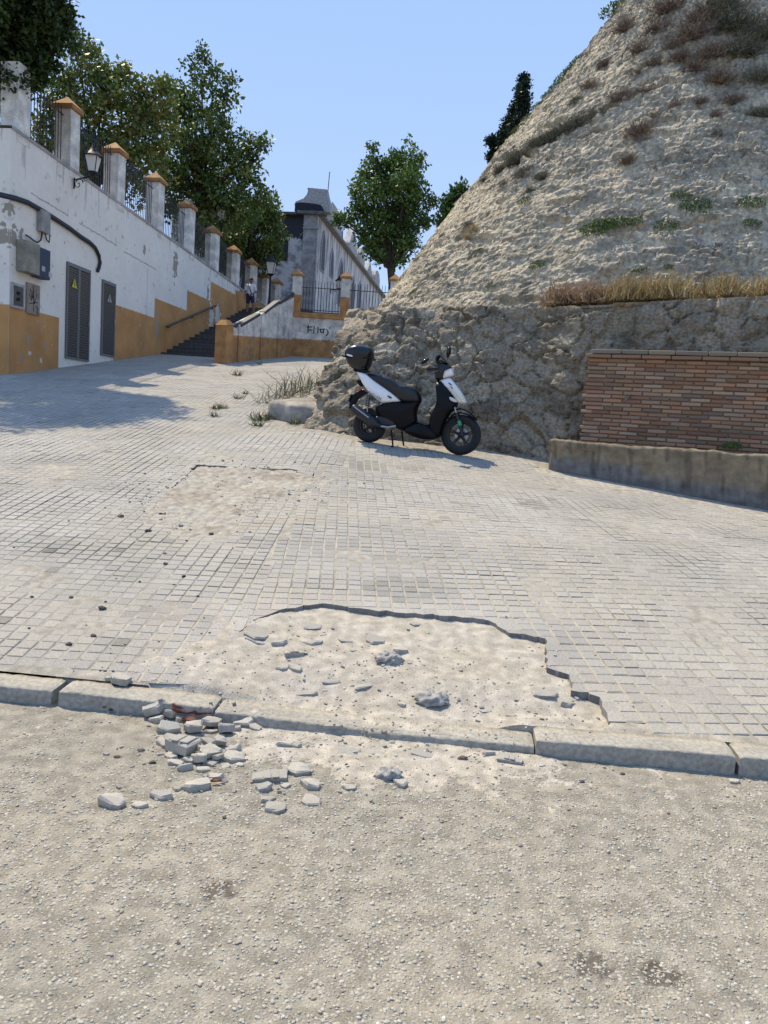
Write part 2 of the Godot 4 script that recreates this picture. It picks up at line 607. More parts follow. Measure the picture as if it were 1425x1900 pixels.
func build_blocks(pave: Node3D) -> void:
	var pitch := 0.105
	var mb := MB.new()
	var best := []
	for frame in [[0.012, false], [-0.062, true]]:
		var th: float = frame[0]
		var ex := Vector2(cos(th), -sin(th))
		var ey := Vector2(sin(th), cos(th))
		for j in range(-4, 270):
			for i in range(-115, 65):
				if j > 110 and (i > -5): continue
				var p: Vector2 = Vector2(0.03, 4.02) + ex * (i * pitch) + ey * (j * pitch)
				if split_side(p.x, p.y) != frame[1]: continue
				if p.y < kerb_d(p.x) + 0.235 or p.y > 31.5: continue
				var w := gp(p.x, p.y)
				var s := proj(w)
				if (s.x < -60 or s.x > 1490) and (p.y > 16.0 or absf(p.x) > 0.5 * p.y + 1.6): continue
				if (w - wall_b).dot(wall_n) < 0.03: continue
				if p.x > -2.4 and p.y > 9.0:                       # a bare strip along the foot of the stone wall
					var rl := sdist(p, rock_line)
					if rl < 0.32 + 0.2 * n_a.get_noise_2d(p.x * 1.5, p.y * 1.5) or p.y > 13.2 + p.x * -0.35: continue
				if p.x > 2.2 and p.y > 8.2 and s.y < 868 + (s.x - 1015) * 0.185 + 14 + 8 * n_a.get_noise_2d(p.x * 2.0, p.y * 2.0): continue
				var deep := false
				var cut := PackedVector2Array()
				if p.y < 6.2 and p.x > -2.2 and p.x < 2.6:
					var q := sdist(p, hole1)
					if q < -0.09: continue
					if q < 0.085: cut = hole1
					deep = q < 0.32
				elif p.y > 6.0 and p.y < 11.5 and p.x > -4.5 and p.x < 0.8:
					var q := sdist(p, hole2)
					if q < -0.09: continue
					if q < 0.085: cut = hole2
					deep = q < 0.32
				var near := p.y < 8.0
				var sunk := p.y > 6.0 and p.y < 9.0 and p.x < 0.0 and Geometry2D.is_point_in_polygon(p, crack)
				var ti := floori(i / 4.0)
				var tj := floori(j / 4.0)
				var th1 := fposmod(sin(ti * 12.99 + tj * 78.23 + th * 50.0) * 43758.5, 1.0) - 0.5
				var th2 := fposmod(sin(ti * 39.35 + tj * 11.13) * 24634.6, 1.0) - 0.5
				var th3 := fposmod(sin(ti * 73.16 + tj * 52.23) * 18634.3, 1.0) - 0.5
				var lx := i - ti * 4 - 1.5
				var ly := j - tj * 4 - 1.5
				var hgt := 0.008 * n_a.get_noise_2d(p.x * 0.7, p.y * 0.7) + rng.randf_range(-0.0012, 0.0012) + 0.003 * th1 + pitch * (lx * th2 + ly * th3) * 0.02
				var bx := Vector3(ex.x, G(p.x + ex.x * 0.1, p.y + ex.y * 0.1) * 10.0 - w.y * 10.0, -ex.y)
				var bz := Vector3(-ey.x, -(G(p.x + ey.x * 0.1, p.y + ey.y * 0.1) - w.y) * 10.0, ey.y)
				if near:
					bx.y += rng.randf_range(-0.014, 0.014) + th2 * 0.02
					bz.y += rng.randf_range(-0.014, 0.014) - th3 * 0.02
				var t := Transform3D(Basis(bx, bz.cross(bx).normalized(), bz), w + Vector3(0, hgt, 0))
				var k := n_a.get_noise_2d(p.x * 0.35 + 30.0, p.y * 0.35)
				var base := L(0.412, 0.390, 0.345)
				base = base * (1.0 + 0.22 * k + 0.10 * n_b.get_noise_2d(p.x * 1.3, p.y * 1.3))
				base = base.lerp(L(0.44, 0.405, 0.335), clampf(0.18 + 1.1 * n_a.get_noise_2d(p.x * 0.5 - 9.0, p.y * 0.5 + 4.0), 0.0, 0.6))
				base = jit(base, 0.07) * (1.0 + 0.08 * th1) * (1.0 - stain(p.x, p.y) * rng.randf_range(0.35, 0.8))
				if rng.randf() < 0.004: base = base * rng.randf_range(0.6, 0.8)
				if sunk:
					hgt -= rng.randf_range(0.0, 0.03)
					base = base.lerp(L(0.40, 0.34, 0.25), 0.5)
				var side := L(0.27, 0.255, 0.235)
				var wid := 0.0925 + rng.randf_range(-0.003, 0.002)
				var len := 0.098 + rng.randf_range(-0.003, 0.002)
				if cut.size():
					broken_pad(mb, p, ex, ey, pitch, cut, hgt, base, side)
				elif s.y > 1010 and s.x > 0 and s.x < 1425 and not deep:
					best.append([s.y, t, wid, len, base])
				else:
					pad_into(mb, t, wid, len, base, side, deep, pitch)
	best.sort_custom(func(a, b): return a[0] > b[0])
	var shapes := {}
	for i in best.size():
		var e: Array = best[i]
		if i >= 300:
			pad_into(mb, e[1], e[2], e[3], e[4], Color(), false, pitch)
			continue
		var key := int(e[4].get_luminance() * 90.0)
		if not shapes.has(key):
			var one := MB.new()
			pad_into(one, Transform3D(), e[2], e[3], e[4], Color(), false, pitch)
			for s in [[-1, 0], [1, 0], [0, -1], [0, 1]]:
				var c := Vector3(s[0] * 0.044, -0.012, s[1] * 0.047)
				var a := Vector3(s[1] * 0.044, 0, -s[0] * 0.047)
				one.quad(c + a + Vector3(0, 0.006, 0), c - a + Vector3(0, 0.006, 0), c - a, c + a, e[4])
			shapes[key] = one.mesh(M.pad)
		var o := put("paving_block", shapes[key], pave)
		o.transform = e[1]
	var rest := obj("paving_blocks", mb, M.pad, pave)
	rest.set_meta("kind", "stuff")

func build_kerb() -> void:
	var stones := [[-230, 99, 0.075, 0.082, "left end kerbstone of grey granite beside an open joint"], [112, 396, 0.085, 0.075, "grey granite kerbstone with small stones lying on top, above the rubble heap"], [398, 672, 0.06, 0.042, "sunken granite kerbstone half covered by sand, touching the rubble heap"],
		[678, 988, 0.038, 0.045, "sunken granite kerbstone almost buried in sand in front of the hole"], [991, 1357, 0.078, 0.10, "long clean granite kerbstone standing proud beside the block paving"], [1365, 1700, 0.10, 0.105, "granite kerbstone beyond a chipped joint at the clean end of the kerb"], [1708, 2050, 0.105, 0.10, "granite kerbstone continuing past the paved slope towards the trough side"], [-600, -238, 0.08, 0.078, "granite kerbstone continuing past the open joint towards the white wall"], [-960, -606, 0.08, 0.08, "granite kerbstone farthest along the kerb towards the white wall"], [2058, 2400, 0.10, 0.1, "granite kerbstone farthest along the kerb on the trough side"]]
	var idx := 0
	for s in stones:
		var xa := PR(s[0], lerpf(1295.0, 1440.0, s[0] / 1425.0)).x
		var xb := PR(s[1], lerpf(1295.0, 1440.0, s[1] / 1425.0)).x
		var at0 := Vector3((xa + xb) * 0.5, 0, -kerb_d((xa + xb) * 0.5))
		var mb := MB.new()
		var nu := 9
		var nv := 40
		var pts := PackedVector3Array()
		var cols := PackedColorArray()
		var dirv := Vector3(1, 0, 0.085).normalized()
		var back := Vector3(0.085, 0, -1).normalized()
		for j in nv:
			var t := float(j) / (nv - 1)
			var e := minf(t, 1.0 - t) * (xb - xa)
			var x0_ := lerpf(xa, xb, t)
			var rnd := 0.009 * (1.0 - smoothstep(0.0, 0.018, e)) + 0.012 * maxf(0.0, n_b.get_noise_1d(x0_ * 7.0 + idx * 3.0)) * (1.0 - smoothstep(0.0, 0.09, e))
			var x := lerpf(xa, xb, t)
			var top := lerpf(s[2], s[3], t)
			var c := Vector3(x, 0, -kerb_d(x))
			var prof := [[0.175, -0.1], [0.168, top + 0.008], [0.10, top + 0.006], [0.018, top + 0.001], [0.006, top - 0.003], [0.001, top - 0.011], [0.0, top * 0.5], [-0.003, -0.02], [0.0, -0.16]]
			for q in prof:
				var k := Vector3(0.004 * n_b.get_noise_2d(x * 18.0 + idx * 9.0, q[1] * 40.0), 0, 0)
				var yy: float = q[1]
				if yy > 0.0: yy += 0.004 * n_b.get_noise_2d(x * 14.0, q[0] * 60.0 + idx) - rnd
				pts.append(c + back * (q[0] + k.x * 2.0 + rnd * (0.4 if q[0] < 0.1 else -0.4)) + Vector3(0, yy, 0))
				cols.append(L(0.54, 0.50, 0.415) * (1.0 + 0.25 * n_a.get_noise_2d(x * 3.0, q[1] * 9.0 + q[0] * 5.0)))
		mb.grid(pts, nu, nv, cols)
		for e in [0, nv - 1]:
			for i in range(1, nu - 1):
				var o: int = e * nu
				if e != 0: mb.tri(pts[o], pts[o + i + 1], pts[o + i], L(0.45, 0.43, 0.38))
				else: mb.tri(pts[o], pts[o + i], pts[o + i + 1], L(0.45, 0.43, 0.38))
		single("kerbstone", mb, M.granite, at0, s[4], "kerbstone", "kerbstones along the pavement edge")
		idx += 1

func kerb_top(x: float) -> float:
	return 0.043 + 0.032 * smoothstep(-0.4, -1.0, x) + 0.04 * smoothstep(0.6, 0.8, x)
func sand1(x: float, d: float) -> float:
	var dk := kerb_d(x)
	var nz := 0.012 * n_a.get_noise_2d(x * 2.2, d * 2.2 + 9.0) + 0.003 * n_b.get_noise_2d(x * 11.0, d * 11.0) + 0.003 * n_b.get_noise_2d((x + d * 0.5) * 26.0, (d - x * 0.5) * 5.0)
	if d > dk + 0.17:
		var q := sdist(Vector2(x, d), hole1)
		var soft := smoothstep(-0.45, -0.95, x)                      # the left rim is buried, the others are clean steps
		var lower := smoothstep(0.5, 0.0, d - dk - 0.17) * (1.0 - soft)
		var y := -0.034 + nz
		y = lerpf(y, kerb_top(x) + 0.003 + nz - G(x, d), lower)
		y = lerpf(y, lerpf(-0.02, 0.006, smoothstep(-0.5, 0.0, q)) + nz * 1.1, soft)
		if q > 0.0:
			y = lerpf(-0.12, 0.005 + nz - 0.045 * q, soft) if q > 0.02 or soft > 0.4 else y
			if d < dk + 0.28: y = maxf(y, -0.006)
		var edge := smoothstep(0.0, 0.05, d - dk - 0.17)
		return lerpf(kerb_top(x) + nz * 0.8, G(x, d) + y, edge)
	if d > dk:
		var mid := smoothstep(-1.05, -0.6, x) * smoothstep(0.74, 0.55, x)
		return lerpf(-0.05, kerb_top(x) + nz * 0.5 + 0.004 - 0.03 * smoothstep(dk + 0.035, dk, d), mid)
	var far := (dk - d)
	var wx := exp(-pow((x - 0.15) / 0.85, 2.0))
	var wx2 := exp(-pow((x - 0.9) / 1.3, 2.0)) * 0.35
	return 0.024 * maxf(wx, wx2) * (1.0 - smoothstep(0.0, 0.75, far)) * (0.75 + 9.0 * nz) - 0.007 + nz * 0.7

func build_sand() -> void:
	var mb := MB.new()
	var nu := 260
	var nv := 215
	var pts := PackedVector3Array()
	var cols := PackedColorArray()
	for j in nv:
		for i in nu:
			var x := -1.75 + 3.6 * i / (nu - 1)
			var d := kerb_d(x) - 0.95 + 2.7 * j / (nv - 1)
			pts.append(Vector3(x, sand1(x, d), -d))
			var k := n_a.get_noise_2d(x * 1.6 + 50.0, d * 1.6) + 0.4 * n_b.get_noise_2d(x * 6.0, d * 6.0)
			cols.append(SAND.lerp(L(0.51, 0.45, 0.36), clampf(k, 0.0, 0.8)).lerp(L(0.53, 0.49, 0.425), clampf(-k * 1.2, 0.0, 0.8)))
	mb.grid(pts, nu, nv, cols)
	# keep only the sheet's cells that rise near a surface
	var o := obj("sand", mb, M.sand)
	tag(o, "pale raked sand filling the big broken gap and spilling over the kerb", "sand")
	o.set_meta("kind", "stuff")
	mb = MB.new()
	pts = PackedVector3Array()
	cols = PackedColorArray()
	nu = 150
	nv = 130
	var c0 := fl(PG(300, 975))
	var c1 := fl(PG(610, 855))
	for j in nv:
		for i in nu:
			var x := lerpf(c0.x - 0.3, c1.x + 0.2, float(i) / (nu - 1))
			var d := lerpf(c0.y - 0.5, c1.y + 0.2, float(j) / (nv - 1))
			var q := sdist(Vector2(x, d), hole2)
			var soft := smoothstep(c1.y - 0.25, c1.y - 1.1, d)
			var nz := 0.022 * n_a.get_noise_2d(x * 2.4, d * 2.4) + 0.02 * n_b.get_noise_2d(x * 7.0, d * 7.0)
			var y := lerpf(-0.032, lerpf(-0.02, 0.004, smoothstep(-0.5, 0.0, q)), soft) + nz
			if q > 0.0: y = lerpf(-0.12, 0.006 + nz - 0.05 * q, soft)
			pts.append(gp(x, d, y))
			var k := n_a.get_noise_2d(x * 1.4 + 80.0, d * 1.4) + 0.5 * n_b.get_noise_2d(x * 7.0, d * 7.0)
			cols.append(L(0.50, 0.455, 0.37).lerp(L(0.34, 0.285, 0.215), clampf(k, 0.0, 0.9)).lerp(L(0.45, 0.43, 0.38), clampf(-k, 0.0, 0.8)))
	mb.grid(pts, nu, nv, cols)
	o = obj("sand", mb, M.sand)
	tag(o, "brownish sand and dirt in the smaller gap further up the pavement", "sand")
	o.set_meta("kind", "stuff")

func chip_mesh(seed_: int, mat: Material) -> ArrayMesh:
	var r := RandomNumberGenerator.new()
	r.seed = seed_
	var mb := MB.new()
	var p := PackedVector3Array()
	var su := 7
	var sv := 5
	for j in sv:
		var a := PI * (float(j) / (sv - 1) - 0.5)
		for i in su:
			var b := -TAU * (i + 0.5 * (j % 2)) / su
			var k := r.randf_range(0.78, 1.15) if j > 0 and j < sv - 1 else 1.0
			p.append(Vector3(cos(b) * cos(a) * 1.0, sin(a) * 0.42, sin(b) * cos(a) * 0.75) * k)
	mb.grid(p, su, sv, Color(1, 1, 1), true)
	return mb.mesh(mat)

func scatter(called: String, me: Mesh, xs: Array, cs: Array, label: String, cat: String, parent: Node = self) -> void:
	var mm := MultiMesh.new()
	mm.transform_format = MultiMesh.TRANSFORM_3D
	mm.use_colors = true
	mm.mesh = me
	mm.instance_count = xs.size()
	for i in xs.size():
		mm.set_instance_transform(i, xs[i])
		mm.set_instance_color(i, cs[i])
	var o := MultiMeshInstance3D.new()
	o.multimesh = mm
	o.name = numbered(called) if parent == self else called
	parent.add_child(o, true)
	if parent == self: tag(o, label, cat)
	o.set_meta("kind", "stuff")

func build_gravel() -> void:
	for variant in 3:
		var xs := []
		var cs := []
		for k in 46000:
			var x := rng.randf_range(-3.7, 3.7)
			var d := rng.randf_range(1.55, kerb_d(x))
			if absf(x) > d * 0.58 + 1.4: continue
			if 0.5 * n_a.get_noise_2d(x * 1.1 + 3.0, d * 1.1) + rng.randf() < smoothstep(2.9, 3.6, d) * 0.8: continue
			var r := 0.003 + 0.0075 * pow(rng.randf(), 2.4)
			var b := Basis(Vector3.UP, rng.randf() * TAU) * Basis(Vector3.RIGHT, rng.randf_range(-0.35, 0.35))
			xs.append(Transform3D(b.scaled(Vector3.ONE * r), Vector3(x, road_h(x, d) + r * rng.randf_range(-0.34, 0.02), -d)))
			var c := L(0.38, 0.356, 0.295)
			var q := rng.randf()
			if q < 0.12: c = L(0.43, 0.405, 0.345)
			elif q < 0.2: c = L(0.28, 0.265, 0.225)
			elif q < 0.27: c = L(0.36, 0.295, 0.22)
			elif q < 0.275: c = L(0.6, 0.58, 0.52)
			cs.append(jit(c, 0.14))
		scatter("gravel", chip_mesh(70 + variant, M.chip), xs, cs, ["flat pale stone chips set in the worn road surface", "grey angular stone chips set in the worn road surface", "rounded beige stone chips set in the worn road surface"][variant], "gravel")
	# crumbs of concrete and grit lying on sand, kerb and blocks
	var xs := []
	var cs := []
	for k in 3600:
		var near := k < 2600
		var x := rng.randfn(-0.1, 0.75) if near else rng.randfn(-1.8, 0.7)
		var d := kerb_d(x) + rng.randfn(0.15, 0.5) if near else rng.randfn(8.4, 0.8)
		if d < 2.0 or d > 10.5 or absf(x) > 2.5 and near: continue
		var y := 0.0
		if d < kerb_d(x): y = maxf(0.0, sand1(x, d))
		elif d < kerb_d(x) + 0.17: y = maxf(kerb_top(x), sand1(x, d))
		elif near: y = maxf(sand1(x, d), G(x, d)) if sdist(Vector2(x, d), hole1) > 0.0 else sand1(x, d)
		else:
			y = G(x, d) - (0.035 if sdist(Vector2(x, d), hole2) < -0.05 else 0.0)
		var r := 0.002 + 0.009 * pow(rng.randf(), 3.5)
		if not near: r *= 1.8
		xs.append(Transform3D((Basis(Vector3.UP, rng.randf() * TAU) * Basis(Vector3.RIGHT, rng.randf_range(-1, 1))).scaled(Vector3.ONE * r), Vector3(x, y + r * 0.25, -d)))
		cs.append(jit([L(0.46, 0.43, 0.37), L(0.40, 0.375, 0.33), L(0.27, 0.25, 0.22), L(0.50, 0.455, 0.38)][rng.randi() % 4], 0.15))
	var xc := []
	var cc := []
	for k in 700:                       # clods of the same sand
		var x := rng.randf_range(-1.2, 1.4)
		var d := kerb_d(x) + rng.randf_range(-0.55, 1.25)
		var sy := sand1(x, d)
		if d > kerb_d(x) + 0.17 and sdist(Vector2(x, d), hole1) > 0.0: continue
		if d < kerb_d(x) and sy < 0.003: continue
		if n_a.get_noise_2d(x * 2.0, d * 2.0 + 70.0) + rng.randf_range(-0.5, 0.3) < 0.0: continue
		var r := 0.003 + 0.013 * pow(rng.randf(), 3.0)
		xc.append(Transform3D((Basis(Vector3.UP, rng.randf() * TAU) * Basis(Vector3.RIGHT, rng.randf_range(-0.6, 0.6))).scaled(Vector3.ONE * r), Vector3(x, sy + r * 0.1, -d)))
		cc.append(jit(L(0.45, 0.405, 0.325), 0.12))
	scatter("sand_clods", chip_mesh(93, M.chip), xc, cc, "small clods of pale sand lying over the raked sand bed", "sand")
	scatter("grit", chip_mesh(91, M.chip), xs, cs, "loose crumbs of concrete strewn over sand and broken pavement", "grit")

# ---------- rough masonry: a relief surface split into its stones
func masonry(parent: Node3D, off: Vector3, pts: PackedVector3Array, nrm: PackedVector3Array, cuv: PackedVector2Array, nu: int, nv: int, o: Dictionary) -> void:
	var cell := FastNoiseLite.new()
	cell.noise_type = FastNoiseLite.TYPE_CELLULAR
	cell.seed = o.seed
	cell.frequency = 1.0
	cell.fractal_type = FastNoiseLite.FRACTAL_NONE
	cell.cellular_jitter = 0.95
	cell.cellular_distance_function = FastNoiseLite.DISTANCE_EUCLIDEAN
	cell.cellular_return_type = FastNoiseLite.RETURN_CELL_VALUE
	var edge: FastNoiseLite = cell.duplicate()
	edge.cellular_return_type = FastNoiseLite.RETURN_DISTANCE2_SUB
	var n := pts.size()
	var pos := PackedVector3Array()
	pos.resize(n)
	var ids := PackedInt32Array()
	ids.resize(n)
	var col := PackedColorArray()
	col.resize(n)
	for i in n:
		var c := cuv[i]
		var wx := c.x + 0.16 * n_a.get_noise_2d(c.x * 2.1, c.y * 2.1) + 0.03 * n_b.get_noise_2d(c.x * 9.0, c.y * 9.0)
		var wy := c.y + 0.11 * n_a.get_noise_2d(c.x * 2.1 + 40.0, c.y * 2.1)
		var val := cell.get_noise_2d(wx / o.w, wy / o.h)
		var e := edge.get_noise_2d(wx / o.w, wy / o.h) + 1.0
		var hash_ := fposmod(val * 91.7, 1.0)
		var cover := clampf(0.5 + 1.3 * n_a.get_noise_2d(c.x * 0.45 + 5.0, c.y * 0.45), 0.0, 1.0)     # how much mortar hides the stones here
		var facet := n_a.get_noise_2d(c.x * 2.6 + hash_ * 90.0, c.y * 3.4 + hash_ * 55.0)          # each stone has its own slanting face
		var lump: float = o.amp * smoothstep(0.02, o.round, e) * (0.35 + 0.65 * hash_ + o.facet * facet) * lerpf(1.0, o.smear, cover)
		var rough: float = o.rough * (2.6 * n_a.get_noise_2d(c.x * 0.55, c.y * 0.8) + 1.1 * n_a.get_noise_2d(c.x * 1.3, c.y * 1.9) + n_a.get_noise_2d(c.x * 5.0, c.y * 8.0) + 0.7 * n_b.get_noise_2d(c.x * 14.0, c.y * 24.0))
		if hash_ < 0.07: lump = -0.6 * o.amp * smoothstep(0.02, o.round, e)          # a lost stone
		pos[i] = pts[i] + nrm[i] * (lump + rough)
		var stone := e > 0.075
		ids[i] = int((val + 1.0) * 500000.0) + 1 if stone else 0
		var sc: Color = (o.stone as Color).lerp(o.stone2, hash_) * (0.82 + 0.36 * fposmod(val * 37.3, 1.0))
		var mc: Color = o.mortar
		var k: Color = sc.lerp(mc, cover * o.smear2) if stone else mc * (0.92 + 0.2 * n_b.get_noise_2d(c.x * 3.0, c.y * 3.0))
		var dirt := clampf(n_a.get_noise_2d(c.x * 0.8 - 20.0, c.y * 1.6) * 1.6 + 0.5 * n_b.get_noise_2d(c.x * 5.0, c.y * 5.0), 0.0, 1.0)
		col[i] = k.lerp(o.dirt, dirt * o.dirty)
	var nn := PackedVector3Array()
	nn.resize(n)
	for j in nv:
		for i in nu:
			var du := pos[j * nu + mini(i + 1, nu - 1)] - pos[j * nu + maxi(i - 1, 0)]
			var dv := pos[mini(j + 1, nv - 1) * nu + i] - pos[maxi(j - 1, 0) * nu + i]
			nn[j * nu + i] = du.cross(dv).normalized()
	var per := {}
	var weight := {}
	for j in nv - 1:
		for i in nu - 1:
			var a := j * nu + i
			var id := ids[a]
			if ids[a + 1] != id or ids[a + nu] != id or ids[a + nu + 1] != id: id = 0
			if not per.has(id):
				per[id] = PackedInt32Array()
				weight[id] = 0.0
			per[id].append(a)
			if id:
				var s := proj(pos[a])
				if s.x > -10 and s.x < 1435 and s.y > -10: weight[id] += 1.0 / (pos[a] - EYE).length_squared()
	var order := weight.keys()
	order.erase(0)
	order.sort_custom(func(x, y): return weight[x] > weight[y])
	var mats := [M.stone, M.wallstone]
	var m: Material = mats[o.mat]
	var rest := []
	var count := 0
	for id in order:
		if count < o.parts and per[id].size() >= 4 and weight[id] > 0.0:
			var whole := largest_piece(per[id], nu, rest)
			emit_cells("stone", whole, pos, nn, col, nu, m, parent, off)
			count += 1
		else: rest.append_array(Array(per[id]))
	emit_cells("mortar", per[0], pos, nn, col, nu, m, parent, off)
	if rest.size():
		var r := emit_cells("stones", PackedInt32Array(rest), pos, nn, col, nu, m, parent, off)
		r.set_meta("kind", "stuff")

func largest_piece(cells: PackedInt32Array, nu: int, rest: Array) -> PackedInt32Array:
	var left := {}
	for a in cells: left[a] = true
	var best := PackedInt32Array()
	while left.size():
		var first: int = left.keys()[0]
		var todo := [first]
		left.erase(first)
		var piece := PackedInt32Array()
		while todo.size():
			var a: int = todo.pop_back()
			piece.append(a)
			for b in [a - 1, a + 1, a - nu, a + nu]:
				if left.has(b):
					left.erase(b)
					todo.append(b)
		if piece.size() > best.size():
			for x in best: rest.append(x)
			best = piece
		else:
			for x in piece: rest.append(x)
	return best

func emit_cells(called: String, cells: PackedInt32Array, pos: PackedVector3Array, nn: PackedVector3Array, col: PackedColorArray, nu: int, m: Material, parent: Node3D, off: Vector3) -> MeshInstance3D:
	var mb := MB.new()
	var map := {}
	for a in cells:
		var q := [a, a + 1, a + nu + 1, a + nu]
		var k := []
		for c in q:
			if not map.has(c):
				map[c] = mb.v.size()
				mb.v.append(pos[c] - off); mb.n.append(nn[c]); mb.c.append(col[c]); mb.uv.append(Vector2.ZERO)
			k.append(map[c])
		mb.ix.append_array(PackedInt32Array([k[0], k[2], k[1], k[0], k[3], k[2]]))
	return obj(called, mb, m, parent)

const CONE := Vector2(7.3, 18.8)       # plan centre of the bastion
const CONE_K := 0.8                     # the plan is flatter towards the street
const CONE_R := [[-3.0, 10.5], [1.0, 8.6], [2.0, 8.1], [2.88, 7.55], [5.15, 6.05], [6.52, 5.05], [7.83, 4.02], [9.3, 2.95], [10.05, 2.6], [10.6, 2.38], [12.6, 1.6]]
func cone_r(h: float) -> float:        # radius at a height over the eye
	for i in CONE_R.size() - 1:
		if h <= CONE_R[i + 1][0]: return lerpf(CONE_R[i][1], CONE_R[i + 1][1], (h - CONE_R[i][0]) / (CONE_R[i + 1][0] - CONE_R[i][0]))
	return 1.5
func cone_p(phi: float, h: float, out := 0.0) -> Vector3:
	var r := cone_r(h) + out
	return Vector3(CONE.x - cos(phi) * r, EYE.y + h, -(CONE.y - sin(phi) * r * CONE_K))
func cone_hit(px: float, py: float) -> Vector3:       # where the line of sight meets the bastion
	var v := ray(px, py)
	var d := 8.0
	while d < 30.0:
		var p := EYE + v * d
		if Vector2(p.x - CONE.x, (-p.z - CONE.y) / CONE_K).length() < cone_r(p.y - EYE.y): break
		d += 0.02
	return EYE + v * d
func cone_normal(p: Vector3) -> Vector3:
	var h := p.y - EYE.y
	var s := cone_r(h - 0.2) - cone_r(h + 0.2)
	var r := Vector3(p.x - CONE.x, 0, (p.z + CONE.y) / CONE_K / CONE_K).normalized()
	return (r * 0.4 + Vector3.UP * s).normalized()

